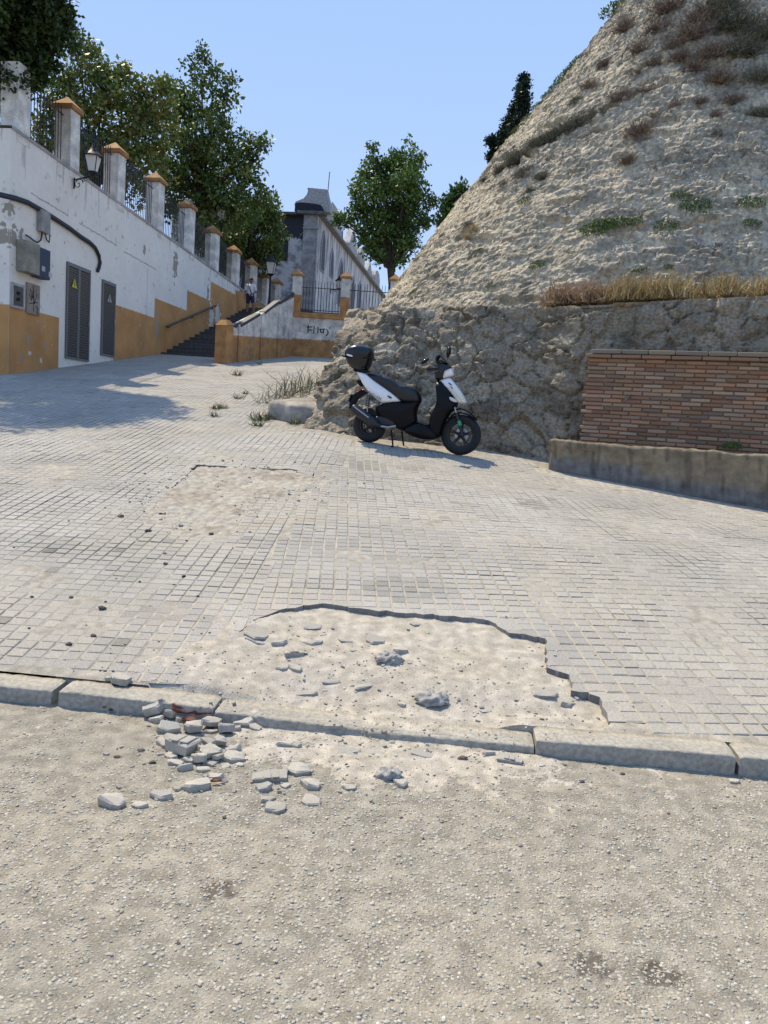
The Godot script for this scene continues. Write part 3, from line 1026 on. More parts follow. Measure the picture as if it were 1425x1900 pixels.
var wall_top := []                     # upper edge of the rough wall
func build_bastion() -> void:
	var base := Vector3(CONE.x, 2.2, -CONE.y)
	var t := thing("castle_bastion", "tall sloping castle bastion of weathered pale stone overgrown with dry shrubs", "bastion", base)
	var nu := 600
	var nv := 430
	var pts := PackedVector3Array()
	var nrm := PackedVector3Array()
	var cuv := PackedVector2Array()
	for j in nv:
		var h := lerpf(1.2, 12.4, float(j) / (nv - 1))
		for i in nu:
			var phi := lerpf(-0.32, 1.62, float(i) / (nu - 1))
			var p := cone_p(phi, h)
			pts.append(p)
			nrm.append(cone_normal(p))
			cuv.append(Vector2(phi * 5.6, h * 1.2))
	masonry(t, base, pts, nrm, cuv, nu, nv, {"seed": 5, "w": 0.40, "h": 0.165, "round": 0.10, "facet": 0.7, "amp": 0.075, "smear": 0.45, "smear2": 0.45, "rough": 0.020, "stone": L(0.66, 0.57, 0.41), "stone2": L(0.40, 0.36, 0.285), "mortar": L(0.74, 0.635, 0.44), "dirt": L(0.27, 0.235, 0.175), "dirty": 0.8, "mat": 0, "parts": 300})
	# rough retaining wall in front of it
	var yb := 3.62
	var lvl := func(px: float, py: float) -> Vector3:
		var v := ray(px, py)
		return EYE + v * ((yb - EYE.y) / v.y)
	var bs := [PG(556, 796), PG(640, 808), PG(760, 821), PG(892, 835), PG(1000, 851)]
	var tp := [lvl.call(652, 577), lvl.call(720, 571), lvl.call(810, 574), lvl.call(900, 571), lvl.call(1000, 573)]
	fountain_frame()
	for q in [0.0, 1.2, 3.6, 6.0]:
		var g: Vector3 = fo + fe * q + fm * (0.80 + 0.05 * q)
		bs.append(Vector3(g.x, 0.9 - 0.15 * q, g.z))
		var h: Vector3 = g + fm * 0.28
		tp.append(Vector3(h.x, yb + 0.05 * q, h.z))
	bs.push_front(bs[0] + Vector3(1.4, 0.4, -3.5))
	tp.push_front(tp[0] + Vector3(0.9, 0.0, -3.0))
	wall_top = tp
	nu = 430
	nv = 108
	pts = PackedVector3Array()
	nrm = PackedVector3Array()
	cuv = PackedVector2Array()
	var lens := [0.0]
	for i in range(1, bs.size()): lens.append(lens[i - 1] + (bs[i] - bs[i - 1]).length())
	var total: float = lens[-1]
	for j in nv:
		var v := float(j) / (nv - 1)
		for i in nu:
			var s := total * i / (nu - 1)
			var k := 0
			while k < bs.size() - 2 and s > lens[k + 1]: k += 1
			var f: float = (s - lens[k]) / (lens[k + 1] - lens[k])
			var a: Vector3 = bs[k].lerp(bs[k + 1], f) + Vector3(0, -0.25, 0)
			var b: Vector3 = tp[k].lerp(tp[k + 1], f)
			pts.append(a.lerp(b, v))
			cuv.append(Vector2(s, v * 2.5))
	for j in nv:
		for i in nu:
			var du := pts[j * nu + mini(i + 3, nu - 1)] - pts[j * nu + maxi(i - 3, 0)]
			var dv := pts[mini(j + 1, nv - 1) * nu + i] - pts[maxi(j - 1, 0) * nu + i]
			nrm.append(du.cross(dv).normalized())
	base = bs[2]
	t = thing("stone_retaining_wall", "rough dark rubble stone retaining wall behind the parked scooter", "wall", base)
	masonry(t, base, pts, nrm, cuv, nu, nv, {"seed": 17, "w": 0.43, "h": 0.28, "round": 0.075, "facet": 0.7, "amp": 0.10, "smear": 0.75, "smear2": 0.35, "rough": 0.018, "stone": L(0.52, 0.445, 0.325), "stone2": L(0.30, 0.255, 0.19), "mortar": L(0.36, 0.305, 0.215), "dirt": L(0.13, 0.105, 0.072), "dirty": 0.75, "mat": 1, "parts": 280})
	# earth on top, between wall and bastion
	var mb := MB.new()
	var g := PackedVector3Array()
	for j in 6:
		for p in tp:
			g.append(p + Vector3(0.35 * j, 0.10 * minf(j, 1.0) + 0.03 * j, -0.75 * j) + Vector3(0, -0.05, 0))
	mb.grid(g, tp.size(), 6, L(0.36, 0.30, 0.21))
	struct("terrace", mb, M.sand)
	# broken concrete ledge by the left foot of the wall
	var p0 := PG(494, 776)
	var p1 := PG(582, 790)
	mb = MB.new()
	var path := [p0 + Vector3(0.55, 0.1, -1.3), p0 + Vector3(0.0, 0, -0.1), p0 + Vector3(0.06, 0, 0), p0.lerp(p1, 0.5), p1 + Vector3(0.25, 0, -0.1)]
	var gp_ := PackedVector3Array()
	var gc := PackedColorArray()
	for k in 25:
		var s := k / 24.0 * 3.999
		var i := int(s)
		var c: Vector3 = path[i].lerp(path[i + 1], s - i)
		var inn: Vector3 = (path[3] + Vector3(0.6, 0, -1.0) - c)
		inn.y = 0
		inn = inn.normalized()
		for q in [[0.9, 0.40], [0.45, 0.36], [0.18, 0.34], [0.06, 0.315], [0.015, 0.26], [0.0, 0.1], [0.0, -0.15]]:
			var w: Vector3 = c + inn * q[0] + Vector3(0, q[1], 0)
			w += Vector3(0.03, 0.025, 0.03) * n_b.get_noise_3d(w.x * 4.0, w.y * 4.0, w.z * 4.0) * 1.4
			gp_.append(w)
			gc.append(L(0.42, 0.38, 0.31) * (1.0 + 0.4 * n_a.get_noise_3d(w.x * 2.0, w.y * 2.0, w.z * 2.0)))
	mb.grid(gp_, 7, 25, gc)
	single("concrete_ledge", mb, M.conc, p0, "low broken concrete ledge with dry weeds at the foot of the rubble wall", "ledge")

# ---------- brick panel and trough
var fo := Vector3.ZERO
var fe := Vector3.ZERO
var fm := Vector3.ZERO
func fountain_frame() -> void:
	fo = PG(1015, 871)
	var r := PG(1425, 946)
	fe = (r - fo)
	fe.y = 0
	fe = fe.normalized()
	fm = Vector3(fe.z, 0, -fe.x)
	if fm.z > 0: fm = -fm
func build_fountain() -> void:
	fountain_frame()
	var pl := fo + fm * 0.66                                   # panel face
	var top := PP(1095, 664, pl, fm)
	var left := PP(1078, 818, pl, fm)
	var rim := PP(1012, 815, fo, fm).y
	var y0 := rim - 0.22
	var y1 := top.y
	var s0 := (left - pl).dot(fe)
	var t := thing("brick_panel", "red brown thin brick panel with slab coping built into the rubble wall", "brick wall", Vector3(left.x, y0, left.z))
	var off := t.position
	var length := 5.2
	var mb := MB.new()
	var bas := Basis(fe, Vector3.UP, fe.cross(Vector3.UP))
	var c := pl + fe * (s0 + length * 0.5) + fm * 0.12
	mb.box(Transform3D(bas, Vector3(c.x, (y0 + y1) * 0.5, c.z)), Vector3(length - 0.06, y1 - y0, 0.20), L(0.36, 0.27, 0.18))
	obj("mortar", mb, M.brick, t, off)
	var rows := 25
	var pitch := (y1 - y0) / rows
	var shapes := []
	var tones := [L(0.27, 0.16, 0.105), L(0.24, 0.135, 0.09), L(0.33, 0.215, 0.15), L(0.20, 0.115, 0.08), L(0.31, 0.225, 0.165), L(0.27, 0.18, 0.13), L(0.19, 0.135, 0.105), L(0.32, 0.175, 0.11)]
	for k in 16:
		var b := MB.new()
		b.box(Transform3D(), Vector3(0.262 + rng.randf_range(-0.012, 0.006), pitch - 0.013 + rng.randf_range(-0.004, 0.002), 0.11), jit(tones[k % 8] * Color(1.6, 1.6, 1.5), 0.10), 0.006)
		for i in b.v.size():
			b.v[i] += Vector3(1, 1, 1) * 0.004 * n_b.get_noise_3d(b.v[i].x * 19.0 + k, b.v[i].y * 30.0, b.v[i].z * 19.0)
		shapes.append(b.mesh(M.brick))
	for r in rows:
		var x := 0.0 if r % 2 == 0 else -0.03
		x += rng.randf_range(-0.02, 0.02)
		while x < length - 0.15:
			var w := pl + fe * (s0 + x + 0.135) + fm * (0.045 + rng.randf_range(-0.009, 0.009))
			var o := put("brick", shapes[rng.randi() % 16], t)
			o.transform = Transform3D(bas * Basis(Vector3.BACK, rng.randf_range(-0.008, 0.008)), Vector3(w.x, y0 + (r + 0.5) * pitch + rng.randf_range(-0.003, 0.003), w.z) - off)
			x += 0.275 if x > 0.1 or r % 2 == 0 else 0.16
			if x > 3.4: break
	for r in 2:
		var x := 0.02 * r - 0.04
		for k in 10:
			var ln := 0.40 + rng.randf_range(-0.05, 0.05)
			var b := MB.new()
			b.box(Transform3D(bas * Basis(Vector3.BACK, rng.randf_range(-0.012, 0.012)), pl + fe * (s0 + 0.07 * r + x + ln * 0.5) + fm * (0.03 - 0.02 * r) + Vector3(0, y1 - pl.y + 0.028 + 0.062 * r, 0)), Vector3(ln - 0.012, 0.05 if r == 0 else 0.058, 0.26), jit(L(0.36, 0.225, 0.15) if r == 0 else L(0.30, 0.255, 0.19), 0.18), 0.008)
			obj("coping_slab", b, M.brick, t, off)
			x += ln
	var sp := PP(1168, 737, pl, fm)
	mb = MB.new()
	mb.tube([sp + fm * 0.05, sp - fm * 0.07 + Vector3(0, 0.012, 0), sp - fm * 0.13 - fe * 0.02 - Vector3(0, 0.02, 0), sp - fm * 0.15 - fe * 0.035 - Vector3(0, 0.07, 0)], 0.019, 10, L(0.16, 0.15, 0.14))
	obj("spout", mb, M.iron, t, off)
	# trough
	mb = MB.new()
	var path := [fo + fm * 0.72, fo + fm * 0.05, fo + fe * 0.05, fo + fe * 5.0]
	var dirs := [-fe, (-fe - fm).normalized(), (-fe * 0.3 - fm).normalized(), -fm]
	var prof := [[0.03, -0.35], [0.0, -0.2], [0.0, 0.02], [0.0, 0.2], [0.004, 0.32], [0.0, rim - 0.13], [-0.012, rim - 0.10], [-0.018, rim - 0.04], [0.0, rim - 0.008], [0.05, rim], [0.10, rim - 0.006], [0.135, rim - 0.03], [0.14, rim - 0.18]]
	var gp_ := PackedVector3Array()
	var gc := PackedColorArray()
	var ns := 150
	for k in ns:
		var a := k / float(ns - 1)
		var s := 0.0
		if a < 0.12: s = a / 0.12
		elif a < 0.2: s = 1.0 + (a - 0.12) / 0.08
		else: s = 2.0 + (a - 0.2) / 0.8
		s = minf(s, 2.9999)
		var i := int(s)
		var ctr: Vector3 = path[i].lerp(path[i + 1], s - i)
		var od: Vector3 = dirs[i].lerp(dirs[i + 1], s - i).normalized()
		var low := G(ctr.x, -ctr.z) - 0.12
		for qi in prof.size():
			var q := prof.size() - 1 - qi
			var yy: float = prof[q][1]
			if q < 6: yy = lerpf(low, rim - 0.13, q / 5.0)
			var w: Vector3 = Vector3(ctr.x, yy, ctr.z) - od * prof[q][0]
			var nz := n_a.get_noise_3d(w.x * 2.2, w.y * 2.2, w.z * 2.2)
			var nf := n_b.get_noise_3d(w.x * 9.0, w.y * 9.0, w.z * 9.0)
			w += od * (0.03 * nz + 0.012 * nf)
			if q > 5: w.y += 0.035 * nz + 0.02 * n_b.get_noise_3d(w.x * 5.0, 3.0, w.z * 5.0)
			gp_.append(w)
			# band of old damp: bluish grey below an uneven tide line, brown lime-streaked concrete above
			var tide := G(ctr.x, -ctr.z) + 0.20 + 0.10 * n_a.get_noise_2d(w.x * 1.6, w.z * 1.6) + 0.03 * nf
			var col := L(0.31, 0.25, 0.165) * (1.0 + 0.45 * nz) if w.y > tide else L(0.225, 0.215, 0.20) * (1.0 + 0.35 * nf)
			var streak := n_b.get_noise_2d((w - fo).dot(fe) * 9.0, w.y * 0.7)
			if streak > 0.28 and w.y > tide - 0.12: col = col * 0.62
			gc.append(col)
	mb.grid(gp_, prof.size(), ns, gc)
	var tr := thing("stone_trough", "long low stained concrete trough with worn rim below the brick panel", "trough", Vector3(fo.x, G(fo.x, -fo.z), fo.z))
	obj("basin", mb, M.conc, tr, tr.position)
	mb = MB.new()
	var q0 := fo + fe * 0.1 + fm * 0.1
	mb.quad(Vector3(q0.x, rim - 0.16, q0.z), Vector3(q0.x, rim - 0.16, q0.z) + fe * 4.8, Vector3(q0.x, rim - 0.16, q0.z) + fe * 4.8 + fm * 0.6, Vector3(q0.x, rim - 0.16, q0.z) + fm * 0.6, L(0.2, 0.18, 0.14))
	obj("soil", mb, M.sand, tr, tr.position)

# ---------- white and ochre wall on the left
const OCHRE := Color(0.50, 0.262, 0.10)
const LIME := Color(0.76, 0.715, 0.63)
func W(px: float, py: float, out := 0.0) -> Vector2:      # along the wall, height
	var p := PP(px, py, wall_b + wall_n * out, wall_n)
	return Vector2((p - wall_b).dot(wall_dir), p.y)
func wp(u: float, y: float, out := 0.0) -> Vector3:
	var p := wall_b + wall_dir * u + wall_n * out
	return Vector3(p.x, y, p.z)
func wbasis() -> Basis:
	return Basis(wall_dir, Vector3.UP, wall_dir.cross(Vector3.UP))
func wbox(mb: MB, u0: float, u1: float, y0: float, y1: float, o0: float, o1: float, col: Color, bev := 0.0) -> void:
	mb.box(Transform3D(wbasis(), wp((u0 + u1) * 0.5, (y0 + y1) * 0.5, (o0 + o1) * 0.5)), Vector3(absf(u1 - u0), absf(y1 - y0), absf(o1 - o0)), col, bev)
func stroke(mb: MB, pts: Array, n: Vector3, w: float, col: Color) -> void:   # a painted line on a wall
	for i in pts.size() - 1:
		var a: Vector3 = pts[i]
		var b: Vector3 = pts[i + 1]
		var s := (b - a).normalized().cross(n) * w * 0.5
		var e := (b - a).normalized() * w * 0.3
		mb.quad(a - s - e, b - s + e, b + s + e, a + s - e, col)

func paint_wall(u0: float, u1: float, y0: float, y1: float, ppm: int, bands: Array, patches: Array, lines: Array, tops: Callable) -> ImageTexture:
	var w := int((u1 - u0) * ppm)
	var h := int((y1 - y0) * ppm)
	var buf := PackedByteArray()
	buf.resize(w * h * 3)
	var lut := PackedByteArray()
	lut.resize(1025)
	for i in 1025: lut[i] = int(clampf(Color(i / 1024.0, 0, 0).linear_to_srgb().r * 255.0, 0, 255))
	for i in w:
		var u := u0 + (i + 0.5) / ppm
		var lim := -99.0
		for b in bands:
			if u >= b[0] and u < b[1]: lim = b[2]
		var top: float = tops.call(u)
		for j in h:
			var y := y1 - (j + 0.5) / ppm
			var n1 := n_a.get_noise_2d(u * 0.8, y * 0.8)
			var n2 := n_b.get_noise_2d(u * 5.0, y * 5.0)
			var c := LIME
			if y < lim + 0.012 * n2: c = OCHRE * (1.0 + 0.18 * n1)
			c = c * (1.0 + 0.07 * n1 + 0.05 * n2)
			# runs of grime under the coping, scuffs and flaking lower down
			var run := n_b.get_noise_2d(u * 6.0, y * 0.35) + 0.6 * n_a.get_noise_2d(u * 2.0 + 9.0, y * 0.3)
			if y < top and run > 0.28 + 0.5 * (top - y): c = c.lerp(L(0.30, 0.28, 0.25), 0.45)
			var flake := n_a.get_noise_2d(u * 1.9 + 60.0, y * 2.3) + 0.45 * n2
			if flake > 0.62: c = c.lerp(L(0.36, 0.33, 0.28), 0.7)
			elif flake < -0.66: c = c.lerp(L(0.50, 0.47, 0.40), 0.6)
			for p in patches:
				var dx: float = (u - p[0]) / p[2]
				var dy: float = (y - p[1]) / p[3]
				var r := dx * dx + dy * dy
				if r < 3.0 and sqrt(r) + 0.9 * n_a.get_noise_2d(u * 3.5, y * 3.5) + 0.5 * n2 < 0.8: c = p[4]
			var k := (j * w + i) * 3
			buf[k] = lut[int(clampf(c.r, 0, 1) * 1024)]; buf[k + 1] = lut[int(clampf(c.g, 0, 1) * 1024)]; buf[k + 2] = lut[int(clampf(c.b, 0, 1) * 1024)]
	var img := Image.create_from_data(w, h, false, Image.FORMAT_RGB8, buf)
	for l in lines:
		var n := int((l[1] - l[0]).length() * ppm * 1.5) + 2
		for i in n:
			var q: Vector2 = l[0].lerp(l[1], float(i) / (n - 1))
			q.y += 0.02 * n_b.get_noise_2d(q.x * 4.0, 3.0)
			var x := int((q.x - u0) * ppm)
			var y := int((y1 - q.y) * ppm)
			if x >= 0 and y >= 0 and x < w and y < h - 1:
				img.set_pixel(x, y, S(0.33, 0.31, 0.28))
				if n_b.get_noise_1d(q.x * 20.0) > 0.0: img.set_pixel(x, y + 1, S(0.36, 0.34, 0.3))
	return ImageTexture.create_from_image(img)

func tmat(t: Texture2D) -> StandardMaterial3D:
	var m := StandardMaterial3D.new()
	m.albedo_texture = t
	m.roughness = 0.95
	m.metallic_specular = 0.3
	return m

func build_left_wall() -> void:
	var ua := W(16, 600).x
	var ue := ua + 25.5
	var cl := W(54, 256)
	var cr := W(455, 540)
	var ctop := func(u: float) -> float: return lerpf(cl.y, cr.y, (u - cl.x) / (cr.x - cl.x))
	var base := wp(0, G(wall_b.x, -wall_b.z), 0)
	var t := thing("boundary_wall", "long white and ochre plastered wall with pillars and iron railings above", "wall", base)
	var bands := []
	for b in [[0, 110, 9, 563], [212, 287, 250, 577], [287, 347, 318, 565], [347, 391, 370, 549], [391, 437, 415, 535], [437, 530, 448, 541]]:
		bands.append([W(b[0], b[3]).x if b[0] else -99.0, W(b[1], b[3]).x, W(b[2], b[3]).y])
	var patches := []
	for p in [[325, 492, 0.22, 0.5, 0], [22, 440, 0.5, 0.28, 0], [268, 466, 0.12, 0.16, 0], [18, 382, 0.2, 0.18, 0], [40, 442, 0.12, 0.2, 0], [392, 590, 0.35, 0.6, 1], [404, 585, 0.35, 0.5, 1], [386, 545, 0.12, 0.5, 0], [291, 605, 0.18, 0.5, 0], [55, 655, 0.07, 0.07, 1], [53, 630, 0.08, 0.2, 0], [40, 660, 0.05, 0.2, 0], [76, 667, 0.08, 0.08, 1], [448, 536, 0.5, 0.2, 2], [345, 460, 0.1, 0.1, 0], [85, 640, 0.05, 0.1, 0], [48, 575, 0.06, 0.1, 1]]:
		var q := W(p[0], p[1])
		patches.append([q.x, q.y, p[2], p[3], [L(0.33, 0.295, 0.235), L(0.60, 0.56, 0.49), L(0.28, 0.28, 0.17)][p[4]]])
	var lines := []
	for l in [[58, 358, 126, 399], [126, 399, 126, 386], [147, 413, 217, 455], [217, 455, 214, 440], [230, 466, 290, 500], [272, 590, 273, 660], [274, 500, 272, 588]]: lines.append([W(l[0], l[1]), W(l[2], l[3])])
	var y0 := 1.4
	var y1 := 8.3
	var img := paint_wall(ua, ue, y0, y1, 56, bands, patches, lines, ctop)
	var m := tmat(img)
	var mb := MB.new()
	var seg := 40
	var col := Color(1, 1, 1)
	for i in seg:
		var a := lerpf(ua, ue, float(i) / seg)
		var b := lerpf(ua, ue, float(i + 1) / seg)
		var ta: float = ctop.call(a) - 0.07
		var tb: float = ctop.call(b) - 0.07
		mb.quad_uv(wp(a, y0), wp(b, y0), wp(b, tb), wp(a, ta), col, Vector2(float(i) / seg, 1), Vector2(float(i + 1) / seg, 1), Vector2(float(i + 1) / seg, (y1 - tb) / (y1 - y0)), Vector2(float(i) / seg, (y1 - ta) / (y1 - y0)))
		mb.quad_uv(wp(b, y0, -0.45), wp(a, y0, -0.45), wp(a, ta, -0.45), wp(b, tb, -0.45), col, Vector2(0.5, 0.2), Vector2(0.5, 0.2), Vector2(0.5, 0.2), Vector2(0.5, 0.2))
	# the end that turns away to the left, seen at the picture's edge
	var te: float = ctop.call(ua) - 0.07
	mb.quad_uv(wp(ua, y0, -7.0), wp(ua, y0), wp(ua, te), wp(ua, te, -7.0), col, Vector2(0.28, 1), Vector2(0.0, 1), Vector2(0.0, (y1 - te) / (y1 - y0)), Vector2(0.28, (y1 - te) / (y1 - y0)))
	obj("plaster", mb, m, t, base)
	# pillars, coping, railings
	var pil := [[33, 54, 100], [129, 146, 179], [217, 231, 263], [292, 305, 318], [351, 360, 368], [398, 405, 416], [437, 443, 453], [470, 475, 477], [493, 500, 501], [516, 523, 513]]
	var us := []
	for k in pil.size():
		var e: Array = pil[k]
		var yy: float = [256, 325, 386, 430, 463, 499, 528, 545, 560, 572][k]
		var ul := W(e[0], yy).x
		us.append([ul, ul + 0.46])
		var peak := W(e[0] - 5, e[2], -0.22).y
		if k == 0: peak = W(124, 179, -0.22).y + 0.15
		var pt := peak - 0.36
		var foot: float = ctop.call(ul) - 0.25
		mb = MB.new()
		wbox(mb, ul, ul + 0.46, foot, pt, -0.44, 0.012, LIME * (1.12 + 0.06 * rng.randf()), 0.008)
		var pr := obj("pillar", mb, M.paint, t, base)
		mb = MB.new()
		var c := wp(ul + 0.23, pt + 0.06, -0.214)
		mb.box(Transform3D(wbasis(), c), Vector3(0.58, 0.12, 0.58), OCHRE * 0.95, 0.01)
		var q: Array[Vector3] = []
		for s in [[-1, -1], [1, -1], [1, 1], [-1, 1]]: q.append(Transform3D(wbasis(), c) * Vector3(0.28 * s[0], 0.06, 0.28 * s[1]))
		var apex := c + Vector3(0, 0.31, 0)
		for i in 4: mb.tri(q[(i + 1) % 4], q[i], apex, OCHRE * (1.1 if k < 3 else 0.9) + L(0.03, 0.04, 0.03))
		if k > 0: obj("cap", mb, M.paint, pr, base)
	var cop := MB.new()
	for i in seg:
		var a := lerpf(ua, ue, float(i) / seg)
		var b := lerpf(ua, ue, float(i + 1) / seg)
		var ta: float = ctop.call(a)
		var tb: float = ctop.call(b)
		cop.quad(wp(a, ta - 0.07, 0.03), wp(b, tb - 0.07, 0.03), wp(b, tb, 0.03), wp(a, ta, 0.03), L(0.50, 0.47, 0.45))
		cop.quad(wp(a, ta, 0.03), wp(b, tb, 0.03), wp(b, tb, -0.47), wp(a, ta, -0.47), L(0.52, 0.49, 0.46))
		cop.quad(wp(a, ta - 0.07, -0.47), wp(b, tb - 0.07, -0.47), wp(b, tb - 0.07, 0.03), wp(a, ta - 0.07, 0.03), L(0.5, 0.47, 0.45))
	obj("coping", cop, M.paint, t, base)
	var bar := MB.new()
	bar.tube([Vector3(0, 0, 0), Vector3(0, 1.42, 0), Vector3(0, 1.47, 0)], [0.011, 0.011, 0.002], 6, Color(1, 1, 1))
	var bar_mesh := bar.mesh(M.rail)
	for k in us.size() - 1:
		var a: float = us[k][1] + 0.03
		var b: float = us[k + 1][0] - 0.03
		var r := Node3D.new()
		r.name = "railing"
		t.add_child(r, true)
		var n := int((b - a) / 0.125)
		for i in n:
			var u := lerpf(a, b, (i + 0.5) / n)
			put("bar", bar_mesh, r, wp(u, ctop.call(u) + 0.02, -0.20) - base)
		for hh in [0.1, 1.27]:
			mb = MB.new()
			mb.tube([wp(a - 0.05, ctop.call(a) + hh, -0.20), wp(b + 0.05, ctop.call(b) + hh, -0.20)], 0.016, 6, Color(1, 1, 1))
			obj("rail", mb, M.rail, r, base)
	# louvred doors
	for dd in [[123.7, 484, 166.5, 503.5, 118.7, 663, 162, 672, 2], [189.7, 517.5, 214.3, 529, 184.3, 657, 208.5, 664, 1]]:
		var u0 := (W(dd[0], dd[1]).x + W(dd[4], dd[5]).x) * 0.5
		var u1 := (W(dd[2], dd[3]).x + W(dd[6], dd[7]).x) * 0.5
		var yt := (W(dd[0], dd[1]).y + W(dd[2], dd[3]).y) * 0.5
		var yl := (W(dd[4], dd[5]).y + W(dd[6], dd[7]).y) * 0.5
		var grey := L(0.17, 0.165, 0.16)
		var leaves: int = dd[8]
		mb = MB.new()
		wbox(mb, u0, u1, yl, yt, 0.003, 0.012, L(0.06, 0.06, 0.062))
		var door := obj("door", mb, M.iron, t, base)
		door.set_meta("label", "grey metal double door of horizontal louvres with a yellow warning triangle" if leaves == 2 else "narrow grey metal louvred door with a faded warning triangle")
		for lf in leaves:
			var a := lerpf(u0, u1, float(lf) / leaves)
			var b := lerpf(u0, u1, float(lf + 1) / leaves)
			var fr := MB.new()
			wbox(fr, a + 0.004, a + 0.05, yl, yt, 0.012, 0.05, grey)
			wbox(fr, b - 0.05, b - 0.004, yl, yt, 0.012, 0.05, grey)
			wbox(fr, a + 0.05, b - 0.05, yt - 0.09, yt, 0.012, 0.049, grey)
			wbox(fr, a + 0.05, b - 0.05, yl, yl + 0.05, 0.012, 0.049, grey)
			obj("frame", fr, M.iron, door, base)
			var n := 34
			var sl := MB.new()
			sl.box(Transform3D(wbasis() * Basis(Vector3.RIGHT, 0.75), Vector3.ZERO), Vector3(b - a - 0.1, 0.055, 0.006), grey * 1.05)
			var slm := sl.mesh(M.iron)
			for i in n:
				put("slat", slm, door, wp((a + b) * 0.5, lerpf(yl + 0.07, yt - 0.11, (i + 0.5) / n), 0.032) - base)
		var sg := W(134.5, 526) if leaves == 2 else W(200, 553)
		mb = MB.new()
		var tri2 := PackedVector2Array([Vector2(-0.13, -0.11), Vector2(0.13, -0.11), Vector2(0, 0.13)])
		mb.slab(Transform3D(wbasis(), wp(sg.x, sg.y, 0.058)), tri2, 0.003, 0.001, L(0.55, 0.45, 0.05) if leaves == 2 else L(0.33, 0.33, 0.30))
		obj("warning_sign", mb, M.iron, door, base)
		mb = MB.new()
		var zc := wp(sg.x, sg.y - 0.02, 0.063)
		stroke(mb, [zc + Vector3(0, 0.07, 0), zc + wall_dir * -0.03, zc + wall_dir * 0.025 + Vector3(0, 0.005, 0), zc + Vector3(0, -0.07, 0)], wall_n, 0.018, L(0.03, 0.03, 0.03))
		obj("warning_print", mb, M.iron, door, base)
		mb = MB.new()
		wbox(mb, u1 - 0.10, u1 - 0.07, yl + 0.95, yl + 1.1, 0.05, 0.09, L(0.3, 0.3, 0.32), 0.008)
		obj("handle", mb, M.iron, door, base)
	# handrail along the steps
	var hr := thing("handrail", "dark iron handrail fixed to the ochre wall beside the steps", "handrail", wp(W(310, 606).x, W(310, 606).y, 0.1))
	mb = MB.new()
	var h0 := W(310, 606, 0.1)
	var h1 := W(401, 567, 0.1)
	mb.tube([wp(h0.x, h0.y, 0.1), wp(h1.x, h1.y, 0.1)], 0.035, 8, L(0.07, 0.06, 0.055))
	obj("rail", mb, M.iron, hr, hr.position)
	for f in [0.06, 0.5, 0.94]:
		mb = MB.new()
		var hp := h0.lerp(h1, f)
		mb.tube([wp(hp.x, hp.y, 0.1), wp(hp.x, hp.y - 0.09, 0.06), wp(hp.x, hp.y - 0.1, -0.01)], 0.014, 6, L(0.07, 0.06, 0.055))
		obj("bracket", mb, M.iron, hr, hr.position)
	# electrical boxes and cables
	var box_at := func(x0: float, ya: float, x1: float, yb_: float, out: float) -> Array:
		var a := W(x0, ya, out)
		var b := W(x1, yb_, out)
		return [a.x, b.x, b.y, a.y]
	var e: Array = box_at.call(49, 447, 74, 511, 0.26)
	var yc1: float = W(60, 449, 0.26).y
	var yc0: float = W(60, 507, 0.26).y
	var cab := thing("meter_cabinet", "beige electricity cabinet with dark blue side door fixed to white wall", "cabinet", wp(e[0], yc0, 0.0))
	mb = MB.new()
	wbox(mb, e[0], e[1], yc0, yc1, 0.0, 0.26, L(0.34, 0.32, 0.25), 0.01)
	obj("body", mb, M.paint, cab, cab.position)
	mb = MB.new()
	var bu: float = W(94, 490, 0.24).x
	wbox(mb, e[1] + 0.004, bu, yc0 - 0.02, yc1 - 0.03, 0.0, 0.235, L(0.045, 0.055, 0.085), 0.01)
	obj("blue_door", mb, M.iron, cab, cab.position)
	for q in [[0.12, 0.14], [0.42, 0.06]]:
		mb = MB.new()
		wbox(mb, e[1] + q[0], e[1] + q[0] + 0.14, yc0 + q[1], yc0 + q[1] + 0.12, 0.235, 0.239, L(0.6, 0.6, 0.58))
		obj("sticker", mb, M.paint, cab, cab.position)
	var up := W(82, 411, 0.12)
	mb = MB.new()
	wbox(mb, W(76, 411, 0.12).x, W(93, 411, 0.12).x, W(84, 432, 0.12).y, W(84, 391, 0.12).y, 0.0, 0.14, L(0.40, 0.39, 0.36), 0.012)
	single("junction_box", mb, M.paint, wp(up.x, W(84, 432, 0.12).y, 0), "narrow upright grey junction box with loose cables above the cabinet", "box")
	var ni := W(30, 548)
	mb = MB.new()
	var n0: float = W(19, 548).x
	var n1: float = W(42, 548).x
	wbox(mb, n0, n1, ni.y - 0.3, ni.y + 0.27, 0.0, 0.05, L(0.52, 0.5, 0.46))
	var nch := thing("meter_niche", "small framed recess with two old meters low on the wall corner", "meter box", wp(n0, ni.y - 0.3))
	obj("frame", mb, M.paint, nch, nch.position)
	mb = MB.new()
	wbox(mb, n0 + 0.06, n1 - 0.06, ni.y - 0.24, ni.y + 0.21, 0.05, 0.056, L(0.15, 0.14, 0.13))
	obj("recess", mb, M.paint, nch, nch.position)
	for k in 2:
		mb = MB.new()
		wbox(mb, n0 + 0.16, n0 + 0.25, ni.y - 0.12 + 0.14 * k, ni.y - 0.06 + 0.14 * k, 0.056, 0.09, L(0.03, 0.03, 0.03))
		obj("meter", mb, M.paint, nch, nch.position)
	var ha := W(58, 555)
	mb = MB.new()
	var g0: float = W(47, 555).x
	var g1: float = W(71, 555).x
	wbox(mb, g0, g1, ha.y - 0.36, ha.y + 0.36, 0.0, 0.05, L(0.40, 0.33, 0.27), 0.006)
	var hat := thing("hatch_panel", "weathered brown hatch panel scrawled with black graffiti beside the meter niche", "hatch", wp(g0, ha.y - 0.36))
	obj("panel", mb, M.paint, hat, hat.position)
	mb = MB.new()
